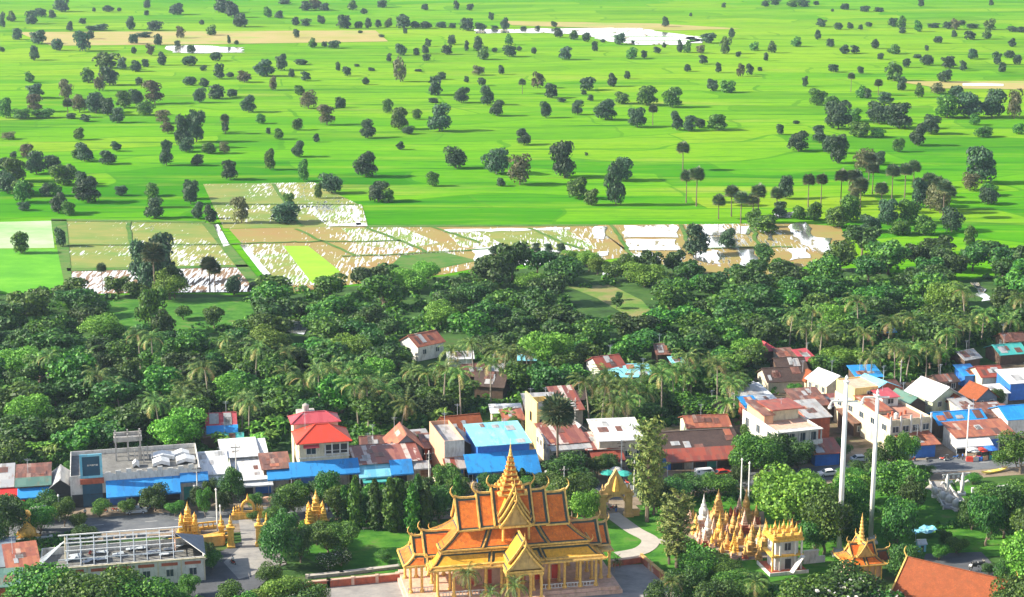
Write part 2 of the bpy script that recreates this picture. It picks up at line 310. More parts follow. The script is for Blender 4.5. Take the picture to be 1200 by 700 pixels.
mud_mat('mud_brown', (.28, .175, .05), (.24, .22, .045), .315, 15, .24, 5, .46); mud_mat('mud_green', (.11, .21, .02), (.25, .23, .045), .31, 14, .24, 6, .46)
mud_mat('mud_dark', (.20, .11, .065), (.23, .15, .075), .42, 20, .20, 8, .34); mud_mat('mud_fur', (.25, .20, .05), (.14, .27, .03), .37, 20, .25, 3, .34)

X = 30000
mb = MB(); mb.add([(-X, -2000, 0), (X, -2000, 0), (X, 50000, 0), (-X, 50000, 0)], [(0, 1, 2, 3)]); tag(mb.build('paddy_plain', 'paddies'), kind='structure')
struct('village_ground', [(-700, 60, .02), (700, 60, .02)]+pg((1900, 328), (1200, 318), (1120, 330), (1000, 314), (880, 320), (745, 306), (700, 308), (600, 316), (520, 324), (440, 332), (330, 347), (230, 345), (85, 346), (0, 345), (-700, 345)), 'scrub', .02)
Z0 = .08
def field(nm, mat, z, *p): struct(nm, pg(*p), mat, z)
field('pale_paddy', 'pale_rice', Z0, (-60, 262), (60, 259), (64, 291), (-60, 292))
field('green_paddy', 'deep_rice', Z0, (-60, 292.5), (76, 292), (83, 344), (-60, 344))
field('ploughed_paddy', 'mud_green', Z0, (78, 259), (238, 262), (287, 311), (80, 315))
field('flooded_mud', 'mud_dark', Z0, (80, 318), (288, 312.5), (306, 342), (84, 345))
field('ploughed_paddy', 'mud_green', Z0, (238, 216), (368, 214), (420, 240), (432, 266), (262, 268))
field('muddy_paddy', 'mud_brown', Z0, (268, 268.5), (462, 265), (695, 265), (745, 300), (700, 306), (620, 303), (520, 322), (440, 330), (330, 345), (318, 325))
field('furrowed_paddy', 'mud_fur', Z0+.05, (282, 287), (330, 286), (370, 334), (322, 336))
field('furrowed_paddy', 'mud_fur', Z0+.05, (520, 270), (660, 267), (700, 292), (620, 296), (540, 290))
field('lime_paddy', 'lime_rice', Z0+.1, (332, 289), (361, 289), (399, 319), (366, 333))
field('grass_bund', 'bank', Z0+.12, (60, 258), (78, 258), (86, 346), (78, 346))
field('grass_bund', 'bank', Z0+.12, (78, 315), (290, 310.8), (292, 313.5), (79, 318.5))
field('grass_bund', 'bank', Z0+.12, (236, 262), (249, 262), (312, 338), (300, 342))
field('canal_water', 'paddy_water', Z0+.2, (250, 264), (256, 264), (269, 288), (262, 290)); field('canal_water', 'paddy_water', Z0+.2, (281, 288), (287, 288), (317, 322), (309, 324))
field('grass_bund', 'bank', Z0+.12, (430, 264.5), (700, 263.5), (700, 265.5), (430, 267)); field('grass_bund', 'bank', Z0+.12, (60, 257), (240, 260), (240, 262.3), (60, 259.5))
field('mossy_plot', 'mud_fur', Z0+.06, (400, 268), (470, 266.5), (515, 285), (470, 292), (420, 288)); field('mossy_plot', 'bank', Z0+.07, (470, 300), (520, 296), (560, 306), (500, 318), (450, 320)); field('mossy_plot', 'mud_green', Z0+.06, (560, 272), (640, 270), (690, 284), (600, 292))
for bx_ in (((345, 268.5), (415, 300)), ((430, 267), (500, 296)), ((505, 266), (560, 285)), ((398, 301), (470, 299)), ((470, 299), (620, 289)), ((268, 287), (345, 284)), ((345, 284), (470, 283)), ((620, 268), (680, 292)), ((240, 240), (420, 240)), ((320, 216), (352, 266)), ((150, 260), (160, 314)), ((80, 288), (270, 287)), ((715, 264), (740, 300)), ((798, 264), (812, 300)), ((880, 264), (890, 292)), ((800, 292), (930, 290)), ((180, 316), (190, 343))):
    (a0, a1), (c0, c1) = bx_; n_ = 8; bj = random.Random(int(a0)); ribbon('field_bund', [G(a0+(c0-a0)*i/n_, a1+(c1-a1)*i/n_)+Vector((bj.uniform(-.8, .8), bj.uniform(-.8, .8), 0)) for i in range(n_+1)], 1.5, 'bank', Z0+.22)
# the flooded plots right of centre
field('wet_mud', 'mud_brown', Z0, (695, 264), (935, 262), (985, 266), (1000, 300), (900, 322), (850, 325), (745, 304))
def pond(z, *p):
    P = pg(*p); rnd = random.Random(int(p[0][0]*7+p[0][1])); out = []
    for i in range(len(P)):
        a, c = P[i], P[(i+1) % len(P)]; L = (c-a).length; n = max(1, int(L/(4 if z < .25 else 9))); am = 1.3 if z < .25 else 3.5; nrm = Vector((-(c-a).y, (c-a).x, 0)).normalized()
        for k in range(n): out.append(a.lerp(c, k/n)+nrm*(rnd.uniform(-1, 1)*am if k else 0))
    struct('flooded_paddy', out, 'paddy_water', z)
pond(Z0+.15, (697, 266), (711, 266), (708, 281), (695, 280)); pond(Z0+.15, (731, 265), (792, 264.5), (795, 279), (731, 279)); pond(Z0+.15, (731, 281), (792, 281), (796, 294), (738, 294), (731, 290))
pond(Z0+.15, (736, 297), (765, 297), (775, 306), (740, 303)); pond(Z0+.15, (820, 264), (848, 264), (848, 276), (822, 276)); pond(Z0+.15, (828, 279), (846, 278), (866, 281), (866, 292), (828, 291))
pond(Z0+.15, (815, 295), (842, 294), (845, 310), (816, 306)); pond(Z0+.15, (862, 294), (884, 293), (887, 320), (869, 320)); pond(Z0+.15, (865, 266), (878, 266), (877, 276), (864, 274)); pond(Z0+.15, (899, 275), (908, 274), (907, 283), (899, 282))
pond(Z0+.15, (926, 264), (944, 261), (957, 279), (975, 280), (975, 295), (962, 299), (948, 290), (926, 281)); pond(Z0+.15, (924, 292), (945, 292), (950, 303), (925, 306))
pond(Z0+.15, (909, 250), (930, 249), (928, 256), (908, 256)); pond(Z0+.15, (604, 297), (657, 293.5), (657, 298), (604, 301)); pond(Z0+.15, (604, 303), (657, 300), (657, 308), (622, 313), (604, 309))
pond(Z0+.15, (519, 270), (668, 267.5), (668, 269.5), (520, 273)); pond(Z0+.15, (700, 296), (713, 295), (712, 300), (699, 302)); pond(Z0+.15, (552, 293), (576, 290), (574, 308), (556, 307)); field('furrowed_paddy', 'mud_fur', Z0+.06, (352, 240), (424, 240), (431, 265), (385, 266)); pond(Z0+.15, (408, 242), (414, 242), (424, 264), (418, 265)); pond(Z0+.15, (386, 263), (428, 262), (431, 265.5), (386, 266))
pond(Z0+.15, (1137, 332), (1147, 332), (1164, 352), (1150, 354)); pond(Z0+.15, (332, 376), (359, 378), (356, 393), (334, 390)); pond(Z0+.15, (1070, 324), (1083, 324), (1082, 330), (1071, 330)); pond(Z0+.15, (706, 320), (718, 320), (716, 326), (706, 326))
# far water and dry belts
pond(.3, (556, 35), (690, 33.5), (715, 33), (752, 33.5), (784, 39), (818, 43), (822, 49), (800, 53), (745, 53), (712, 49), (690, 42), (640, 38.8), (556, 39.5)); pond(.3, (195, 54.5), (222, 53.5), (287, 56), (287, 62), (240, 63), (202, 62)); pond(.3, (806, 43.5), (822, 43.5), (822, 51), (806, 51))
pond(.3, (1128, 98.5), (1176, 99), (1176, 101.5), (1128, 101))
field('dry_strip', 'dry_field', .2, (20, 38), (440, 36), (455, 49), (260, 52), (60, 54)); field('dry_strip', 'dry_field', .2, (590, 25), (770, 28), (870, 34), (790, 36), (600, 30)); field('dry_strip', 'dry_field', .2, (1050, 96), (1260, 95), (1260, 106), (1105, 104))
field('bund', 'deep_rice', .35, (715, 43), (790, 43.3), (790, 43.9), (715, 43.6)); field('bund', 'deep_rice', .35, (705, 38), (770, 38), (770, 38.5), (705, 38.5)); field('bund', 'deep_rice', .35, (730, 48), (815, 47.5), (815, 48.1), (730, 48.6))
field('grass_clearing', 'clearing', Z0, (665, 336), (715, 334), (752, 352), (770, 372), (745, 376), (700, 350)); field('grass_clearing', 'lawn', Z0, (125, 352), (290, 348), (300, 372), (215, 402), (120, 400)); 
# village: road, verges, yards, plaza
ROAD = [G(-260, 640), G(0, 624), G(170, 612), G(330, 602), G(520, 590), G(700, 578), G(820, 567), G(950, 556), G(1090, 547), G(1200, 539), G(1500, 519)]
ribbon('road_verge', ROAD, 19, 'earth', .06); ribbon('road', ROAD, 9.0, 'asphalt', .10)
L_, R_ = rib(ROAD, 8.4)
def dashes():
    mb = MB()
    for i in range(len(ROAD)-1):
        a, c = ROAD[i], ROAD[i+1]; n = int((c-a).length/6); d = (c-a).normalized(); s = Vector((-d.y, d.x, 0))*.07
        for k in range(n):
            p = a+d*k*6; q = p+d*2.5; mb.add([(v.x, v.y, .105) for v in (p-s, q-s, q+s, p+s)], [(0, 1, 2, 3)])
    tag(mb.build('road_marking', 'white'), kind='structure')
dashes()
ribbon('shop_yard', [p+Vector((-2.2, 9.5, 0)) for p in ROAD], 11, 'earth', .08)
field('village_earth', 'village_soil', .05, (-200, 600), (80, 570), (230, 560), (340, 548), (440, 545), (520, 520), (600, 480), (640, 462), (700, 500), (770, 505), (850, 470), (880, 430), (960, 440), (1000, 452), (1060, 448), (1140, 430), (1300, 410), (1300, 520), (1000, 545), (700, 570), (300, 600), (-200, 620))
field('temple_lawn', 'lawn', .12, (330, 640), (392, 612), (470, 618), (700, 606), (790, 590), (1200, 566), (1320, 570), (1320, 640), (1010, 665), (800, 700), (385, 668))
field('plaza', 'dark_paving', .16, (232, 660), (290, 632), (330, 645), (326, 668), (300, 692), (232, 712), (215, 700)); field('driveway', 'paving', .17, (279, 606), (312, 604), (322, 640), (336, 662), (280, 680), (262, 660), (284, 640))
field('courtyard', 'paving', .18, (330, 690), (478, 677), (755, 662), (792, 686), (850, 760), (300, 790)); 
def curve_path(name, pts, w_, mat, z):
    P = [G(*p) for p in pts]; out = []
    for i in range(len(P)-1):
        p0, p1, p2, p3 = P[max(i-1, 0)], P[i], P[i+1], P[min(i+2, len(P)-1)]
        for k in range(6):
            t = k/6; out.append(.5*((2*p1)+(p2-p0)*t+(2*p0-5*p1+4*p2-p3)*t*t+(3*p1-p0-3*p2+p3)*t**3))
    ribbon(name, out+[P[-1]], w_, mat, z)
curve_path('garden_path', [(716, 603), (742, 622), (762, 634), (752, 646), (724, 652)], 3.6, 'path', .2); curve_path('garden_path', [(762, 634), (800, 640), (830, 652), (842, 664)], 2.5, 'path', .21)
field('dark_yard', 'dark_paving', .2, (1085, 650), (1150, 648), (1190, 690), (1200, 740), (1040, 740)); curve_path('garden_path', [(1088, 570), (1102, 574), (1120, 590), (1132, 600)], 5, 'path', .2)
field('rough_yard', 'earth', .14, (700, 596), (742, 590), (752, 600), (716, 606)); field('cluster_pad', 'earth', .15, (800, 610), (895, 600), (900, 655), (852, 660), (800, 625))

# ================================================================ TREES AND PLANTS
def leaf_quads(C, N, size, rng, aspect=1.0, droop=0):
    n = len(C); N = N+rng.normal(0, .55, (n, 3)); N /= np.linalg.norm(N, axis=1)[:, None]+1e-9
    a = rng.normal(0, 1, (n, 3)); U = np.cross(N, a); U /= np.linalg.norm(U, axis=1)[:, None]+1e-9; V = np.cross(N, U)
    s = size*rng.uniform(.6, 1.35, (n, 1)); U = U*s*.5; V = V*s*.5*aspect
    bend = N*s*.18
    v = np.stack([C-U*.9-V, C+U*.55-V*.8+bend, C+U+V*.4, C+U*.1+V*1.15-bend, C-U*.85+V*.6], 1).reshape(-1, 3)
    return v, n
def leaf_mesh(name, C, N, size, rng, mats, aspect=1.0, extra=None):
    v, n = leaf_quads(C, N, size, rng, aspect); f = [tuple(range(i*5, i*5+5)) for i in range(n)]
    me = bpy.data.meshes.new(name); vv = v.tolist(); mi = [0]*n
    if extra:
        o = len(vv); vv += extra.v; f += [tuple(i+o for i in q) for q in extra.f]; mi += [1]*len(extra.f)
    me.from_pydata(vv, [], f)
    for m in mats: me.materials.append(M(m))
    me.polygons.foreach_set('material_index', mi); me.update(); return me
def lobes_cloud(rng, lobes, n, fill=.25, under=.55):
    w_ = np.array([l[3]*l[3] for l in lobes]); w_ = w_/w_.sum(); k = rng.choice(len(lobes), n, p=w_); L = np.array(lobes)[k]
    d = rng.normal(0, 1, (n, 3)); d /= np.linalg.norm(d, axis=1)[:, None]
    d[:, 2] = np.where((d[:, 2] < -.2) & (rng.random(n) < under), -d[:, 2], d[:, 2])
    r = np.where(rng.random(n) < fill, rng.uniform(.45, .9, n), rng.uniform(.85, 1.12, n))[:, None]
    C = L[:, :3]+d*r*L[:, 3:4]*np.array([1, 1, .85]); return C, d
def limbs(mb, lobes, th, r0, rnd, base=(0, 0)):
    mb.tube([(base[0], base[1], -.2), (base[0]+rnd.uniform(-.1, .1), base[1], th*.5), (base[0]*.5, base[1]*.5, th)], [r0*1.25, r0*.85, r0*.7], 7)
    for l in lobes:
        c = Vector(l[:3]); st = Vector((0, 0, th*rnd.uniform(.75, 1))); mid = st.lerp(c, .5)+Vector((0, 0, -.2)); mb.tube([st, mid, c], [r0*.5, r0*.32, r0*.12], 5)
def crown_round(seed, n=900, R0=1.0, H0=2.0, th=.5, nl=9, size=.16, low=False):
    """unit tree: crown radius ~1, total height H0"""
    rng = np.random.default_rng(seed); rnd = random.Random(seed); lo = []
    zc = (th+H0)/2; hz = (H0-th)/2
    for i in range(nl):
        a = 2*math.pi*i/nl*1.9+rnd.uniform(-.5, .5); rr = rnd.uniform(.25, .62) if i else 0; z = zc+hz*rnd.uniform(-.55, .62)*(1-.25*rr) if i else zc+.15*hz
        lo.append((rr*math.cos(a), rr*math.sin(a), z, rnd.uniform(.32, .5)*(1 if i else 1.15)*min(1, .55+.5*hz)))
    if th < .2 and R0 == 1.0 and low:
        for i in range(5): a = i*1.257+rnd.random(); lo.append((.42*math.cos(a), .42*math.sin(a), th+.42*hz, rnd.uniform(.34, .46)*min(1, .55+.5*hz)))
    C, d = lobes_cloud(rng, lo, n); m = MB(); limbs(m, lo[:6], max(th*1.3, .25), .06, rnd)
    return C, d, m, rng
PROTO = {}
def two_part(key, mesh_c, mesh_t): PROTO[key] = (mesh_c, mesh_t)
def mk_round(key, seeds, leaf, n, size, **kw):
    for i, s in enumerate(seeds):
        C, d, m, rng = crown_round(s, n=n, **kw)
        PROTO[(key, i)] = (leaf_mesh('crown', C, d, size, rng, [leaf]), m.mesh('trunk', 'bark'))
def mk_far(key, seeds, leaf, n, size, **kw):
    for i, s in enumerate(seeds):
        C, d, m, rng = crown_round(s, n=n, **kw); PROTO[(key, i)] = (leaf_mesh('tree', C, d, size, rng, [leaf, 'bark'], extra=m), None)
mk_far('far', range(1, 7), 'leaf_field', 800, .19, th=.04, H0=1.8, low=True); mk_far('fargreen', range(11, 14), 'leaf_mid', 800, .19, th=.04, H0=1.7, low=True)
mk_far('farlight', range(21, 24), 'leaf_brown', 560, .18, th=.06, H0=1.8, low=True)
mk_round('field', range(31, 37), 'leaf_field', 2400, .12, th=.09, H0=1.95, low=True); mk_round('fieldgreen', range(41, 44), 'leaf_mid', 2400, .12, th=.09, H0=1.8, low=True); mk_round('fieldlight', range(51, 53), 'leaf_brown', 1800, .11, th=.12, H0=1.9, low=True)
mk_round('wood', range(61, 67), 'leaf_dark', 2200, .115, th=.3, H0=1.7, nl=13, low=False); mk_round('woodmid', range(71, 76), 'leaf_mid', 2200, .115, th=.3, H0=1.7, nl=13); mk_round('lime', range(81, 84), 'leaf_lime', 6500, .06, th=.25, H0=1.75, nl=15)
mk_round('garden', range(91, 94), 'leaf_mid', 6000, .06, th=.2, H0=1.8, nl=15); mk_round('gdark', range(94, 97), 'leaf_dark', 6000, .06, th=.2, H0=1.8, nl=15)
def frond(mb, base, az, L, droop, w_=.9, n=13, up=.55, mi=0, rnd=random):
    pts = []; p = Vector(base); el = up; st = L/n
    for i in range(n+1):
        pts.append(p.copy()); p = p+Vector((math.cos(az)*math.cos(el), math.sin(az)*math.cos(el), math.sin(el)))*st; el -= droop/n*(1+.8*i/n)
    side = Vector((-math.sin(az), math.cos(az), 0))
    for i in range(1, n):
        q = pts[i]; t = i/n; l = w_*(math.sin(math.pi*min(1, t*.85+.12)))**.6; dr = (pts[i+1]-q)
        for s in (-1, 1):
            tip = q+side*s*l*.85+dr.normalized()*l*.55+Vector((0, 0, -l*.35*rnd.uniform(.5, 1.5)))
            mb.add([q-dr*.05, q+dr*.6, tip+dr*.12, tip], [(0, 1, 2, 3)], mi)
    mb.tube(pts[::3]+[pts[-1]], [.05]*(len(pts[::3]))+[.015], 4, mi)
def coconut(seed, h=10):
    rnd = random.Random(seed); mb = MB(); t = MB(); lx, ly = rnd.uniform(-1.2, 1.2), rnd.uniform(-1, 1)
    path = [(lx*(k/6)**2, ly*(k/6)**2, -.2+h*k/6) for k in range(7)]; t.tube(path, [.28, .19, .17, .16, .15, .14, .13], 7); top = Vector(path[-1])
    for i in range(20):
        up = rnd.uniform(.9, 1.35) if i < 6 else (rnd.uniform(.35, .8) if i < 14 else rnd.uniform(-.3, .25)); frond(mb, top, i*2.4+rnd.uniform(-.3, .3), rnd.uniform(3.9, 5.2), rnd.uniform(1.1, 1.8), .8, 15, up, 1 if i >= 18 else 0, rnd)
    nt_ = MB()
    for k in range(7): a = k*.9; nt_.lathe([(.02, -.18), (.13, -.08), (.15, .02), (.08, .14), (.01, .17)], 7, top.x+.3*math.cos(a), top.y+.3*math.sin(a)); 
    for i in range(len(nt_.v)): nt_.v[i] = (nt_.v[i][0], nt_.v[i][1], nt_.v[i][2]+top.z-.35)
    return mb.mesh('crown', ['leaf_palm', 'leaf_dry']), t.mesh('trunk', 'palebark'), nt_.mesh('coconuts', 'leaf_dry')
for i in range(5): PROTO[('coco', i)] = coconut(100+i, [9.5, 11, 8, 10, 7][i])
def sugar(seed, h=11):
    rnd = random.Random(seed); mb = MB(); t = MB(); t.tube([(0, 0, -.2), (.1, 0, h*.4), (0, .1, h)], [.32, .22, .2], 7)
    for i in range(60):
        az = i*2.4; el = math.asin(max(-1, min(1, 1-1.6*(i+.5)/60))); d = Vector((math.cos(az)*math.cos(el), math.sin(az)*math.cos(el), math.sin(el))); c = Vector((0, 0, h))+d*rnd.uniform(1.2, 1.9)
        u = d.cross(Vector((0, 0, 1))); u = u.normalized() if u.length > .05 else Vector((1, 0, 0)); v = d.cross(u).normalized(); nn = (d*.35+v*rnd.choice((-1, 1))).normalized(); a1 = nn.cross(d).normalized() if True else u
        for k in range(9):
            th = -1.3+2.6*k/8; e = (d*math.cos(th)+a1*math.sin(th)); L = rnd.uniform(1.6, 2.5); s_ = (d*-math.sin(th)+a1*math.cos(th))*.24
            mb.add([c, c+e*L*.6+s_, c+e*L+Vector((0, 0, -.12)), c+e*L*.6-s_], [(0, 1, 2, 3)], 1 if i > 50 else 0)
        mb.tube([(0, 0, h), c], [.05, .03], 4)
    return mb.mesh('crown', ['leaf_sugar', 'leaf_brown']), t.mesh('trunk', 'bark')
for i in range(3): PROTO[('sugar', i)] = sugar(120+i, [10, 12, 8.5][i])
def column(seed, leaf):            # narrow weeping mast tree, unit height
    rng = np.random.default_rng(seed); n = 2600; z = rng.uniform(.04, 1, n)**.9; a = rng.uniform(0, 6.28, n); prof = np.sin(np.pi*np.clip(z*.86+.1, 0, 1))**.7; bump_ = 1+.28*np.sin(a*3+z*19)+.15*np.sin(a*5-z*31)
    r = .15*prof*bump_*rng.uniform(.55, 1.1, n); C = np.stack([r*np.cos(a), r*np.sin(a), z], 1); d = np.stack([np.cos(a), np.sin(a), .15*np.ones(n)], 1)
    m = MB(); m.tube([(0, 0, -.02), (0, 0, .9)], [.018, .004], 6); return leaf_mesh('crown', C, d, .045, rng, [leaf], 1.6), m.mesh('trunk', 'bark')
PROTO[('mast', 0)] = column(131, 'leaf_mid'); PROTO[('mast', 1)] = column(132, 'leaf_dark')
def feather(seed):                 # sparse feathery casuarina, unit height
    rng = np.random.default_rng(seed); rnd = random.Random(seed); m = MB(); m.tube([(0, 0, -.02), (.01, 0, .5), (0, 0, .98)], [.022, .014, .003], 6); Cs, Ds = [], []
    for i in range(60):
        z = .16+.8*i/60; a = i*2.4; L = .20*math.sin(math.pi*min(1, (1-z)*.95+.12))**.8*rnd.uniform(.6, 1.15); e = Vector((math.cos(a)*L, math.sin(a)*L, z+L*.55)); m.tube([(0, 0, z), e], [.006, .002], 3)
        k = 60; t = rng.uniform(.2, 1.1, k)[:, None]; P = np.array([0, 0, z])*(1-t)+np.array(e)*t+rng.normal(0, .014, (k, 3)); Cs.append(P); Ds.append(np.tile(np.array([math.cos(a), math.sin(a), .6]), (k, 1)))
    return leaf_mesh('crown', np.concatenate(Cs), np.concatenate(Ds), .013, rng, ['leaf_olive'], 2.4), m.mesh('trunk', 'bark')
PROTO[('feather', 0)] = feather(141); PROTO[('feather', 1)] = feather(142)
def banana(seed):
    rnd = random.Random(seed); mb = MB(); t = MB()
    for s in range(4):
        bx, by = rnd.uniform(-1.2, 1.2), rnd.uniform(-1.2, 1.2); h = rnd.uniform(1.6, 2.6); t.tube([(bx, by, -.1), (bx, by, h)], [.16, .1], 6)
        for i in range(8):
            az = i*2.4+s; el = rnd.uniform(.7, 1.3); p = Vector((bx, by, h)); pts = []; L = rnd.uniform(1.9, 2.7)
            for k in range(6): pts.append(p.copy()); p = p+Vector((math.cos(az)*math.cos(el), math.sin(az)*math.cos(el), math.sin(el)))*L/5; el -= .38
            sd_ = Vector((-math.sin(az), math.cos(az), 0)); ws = [.05, .27, .33, .31, .22, .03]
            for k in range(5):
                for q in (-1, 1): mb.add([pts[k], pts[k+1], pts[k+1]+sd_*q*ws[k+1]+Vector((0, 0, -.12)), pts[k]+sd_*q*ws[k]+Vector((0, 0, -.1))], [(0, 1, 2, 3)])
    return mb.mesh('leaves', 'leaf_lime'), t.mesh('stem', 'leaf_mid')
PROTO[('banana', 0)] = banana(151); PROTO[('banana', 1)] = banana(152)
def frangi(seed):
    rng = np.random.default_rng(seed); C, d, m, _ = crown_round(seed, n=2200, th=.15, H0=1.5, nl=12, size=.08); v, n = leaf_quads(C, d, .085, rng)
    k = rng.choice(len(C), 170); C2 = C[k]+d[k]*.05; me = leaf_mesh('crown', C, d, .085, rng, ['leaf_dark']); me2 = leaf_mesh('flowers', C2, d[k], .075, rng, ['flower_white']); return me, m.mesh('trunk', 'palebark'), me2
PROTO[('frangi', 0)] = frangi(161)

TREES = []
PART = {'banana': ('leaves', 'stem')}
WORDS = {'far': 'small dark tree', 'fargreen': 'small fresh green tree', 'farlight': 'small brownish tree', 'field': 'dark round-headed tree', 'fieldgreen': 'mid green bushy tree', 'fieldlight': 'brownish thin-crowned tree',
         'wood': 'dark green broad tree', 'woodmid': 'mid green broad tree', 'lime': 'bright lime-green tree', 'garden': 'leafy green garden tree', 'gdark': 'dense dark garden tree', 'coco': 'coconut palm', 'sugar': 'sugar palm',
         'mast': 'narrow columnar tree', 'feather': 'tall feathery olive tree', 'banana': 'banana clump', 'frangi': 'white-flowered bushy tree'}
NAMES = {'far': 'field_tree', 'fargreen': 'field_tree', 'farlight': 'field_tree', 'field': 'field_tree', 'fieldgreen': 'field_tree', 'fieldlight': 'field_tree', 'wood': 'broadleaf_tree', 'woodmid': 'broadleaf_tree', 'lime': 'broadleaf_tree',
         'garden': 'garden_tree', 'gdark': 'garden_tree', 'coco': 'coconut_palm', 'sugar': 'sugar_palm', 'mast': 'mast_tree', 'feather': 'casuarina_tree', 'banana': 'banana_plant', 'frangi': 'frangipani_tree'}
trnd = random.Random(7)
def tree(key, px, py, w_=None, h_=None, sc=None, var=None, words=None, label=None):
    """px, py: foot of the tree; w_, h_ in photo pixels, or sc as plain scale"""
    n = len([k for k in PROTO if k[0] == key]); i = trnd.randrange(n) if var is None else var; p = G(px, py); s = S(px, py)
    if key in ('coco', 'sugar', 'banana'):
        sc = sc or trnd.uniform(.85, 1.15); scale = (sc, sc, sc)
    elif key in ('mast', 'feather'): H_ = h_/s; q = (w_/s/.34 if w_ else H_); scale = (q, q, H_)
    else:
        a = w_/s/2/1.02; hz = h_/s/.97/(1.9 if key.startswith('f') else 1.75); scale = (a, a, hz)
    P = PROTO[(key, i)]; rz = trnd.uniform(0, 6.28); nm = NAMES[key]
    if P[1] is None:
        o = bpy.data.objects.new(nm, P[0]); COL.objects.link(o); o.location = p; o.rotation_euler.z = rz; o.scale = scale
    else:
        o = empty(nm, p, rz); o.scale = scale
        for me in P:
            c = bpy.data.objects.new(me.name.split('.')[0], me); COL.objects.link(c); c.parent = o
    o['category'] = 'palm' if key in ('coco', 'sugar') else ('plant' if key == 'banana' else 'tree')
    if label: o['label'] = label
    else: TREES.append((o, words or WORDS[key], px, py, 'tall '+WORDS[key] if False else None))
    return o
# ---- the trees scattered over the plain: (x, foot y, width, height) read off the photograph at three times its size
F1 = [(10,100,24,60),(42,76,40,38),(110,85,52,50),(145,60,45,35),(185,65,30,28),(215,42,65,45),(518,30,30,30),(516,55,22,18),(622,52,62,42),(380,42,45,25),(420,40,18,14),(330,42,15,14),(780,45,60,60),(815,62,60,60),(845,95,60,50),
(942,62,36,42),(980,65,36,25),(1000,15,50,20),(1075,38,50,35),(1110,35,60,40),(1140,38,40,25),(1040,90,30,30),(1075,92,40,25),(1130,85,30,30),(245,110,28,32),(290,85,30,20),(350,108,60,25),(320,108,40,18),(460,105,36,50),(545,108,62,35),(710,88,20,20),
(635,135,40,45,1),(745,125,45,38),(60,140,40,42),(135,155,62,52),(200,178,46,50),(122,212,44,60),(290,180,65,80),(320,138,30,30),(470,155,40,40),(555,160,36,40),(505,132,60,18,1),(625,165,25,22),(530,195,40,42,1),(470,190,20,28,1),(805,155,15,30),(832,158,18,18),
(1043,135,24,34),(1098,168,38,36),(1140,165,25,18),(1175,170,50,30),(8,183,20,18),(570,230,36,50),(665,232,60,40),(672,188,36,30),(758,215,46,36),(770,278,44,56),(430,245,40,45),(478,252,46,42),(512,236,32,28),(375,240,90,60),(310,292,56,56),(385,300,70,70),
(670,300,54,36),(715,250,25,20,1),(860,290,60,45,1),(810,272,30,20,1),(930,268,80,62),(990,248,46,62),(1025,272,26,30),(1075,285,40,35),(1060,228,50,20),(960,318,34,56,1),(105,290,40,40,2),(490,298,30,25,2),(1188,250,20,30),
(20,415,60,75),(125,345,66,55),(125,395,70,60),(75,418,70,40),(150,415,80,35),(235,350,60,70,1),(225,300,30,25),(250,418,40,20),(300,428,40,25),(280,395,60,60,1),(350,320,44,60,1),(340,398,80,70),(380,405,60,60),(435,380,66,65),(410,432,56,50),(480,370,50,60),(545,365,80,80),(510,405,70,50),
(702,362,46,56),(760,348,64,52),(818,342,46,34),(718,305,40,30,2),(875,395,60,60),(917,435,42,36),(943,472,20,22),(980,490,40,40),(1055,335,44,38),(1085,382,70,60,1),(1150,440,72,70,1),(1045,458,40,45,2),(1190,380,30,38),(575,435,70,45),(590,470,50,40,1),(793,465,30,40,1),
(30,490,60,25,1),(278,492,46,46),(48,555,30,22),(300,568,70,64),(410,532,40,35),(378,578,66,48),(645,520,70,120),(690,500,70,110),(655,535,60,50),(585,582,58,90),(735,540,60,42),(790,540,45,40),(693,582,56,40),(808,632,66,70),(950,598,44,80),(1047,552,54,56),(1068,638,44,84),(1113,500,25,30,2),
(50,640,100,90),(25,680,80,70),(130,612,80,80),(190,605,70,60),(225,650,90,80),(80,690,90,60,2),(310,712,100,90),(290,655,60,50),(425,688,50,35),(530,690,56,50),(670,700,56,60),(190,690,60,50),(270,560,40,40),(165,690,60,45),(12,600,40,50),(95,560,60,50)]
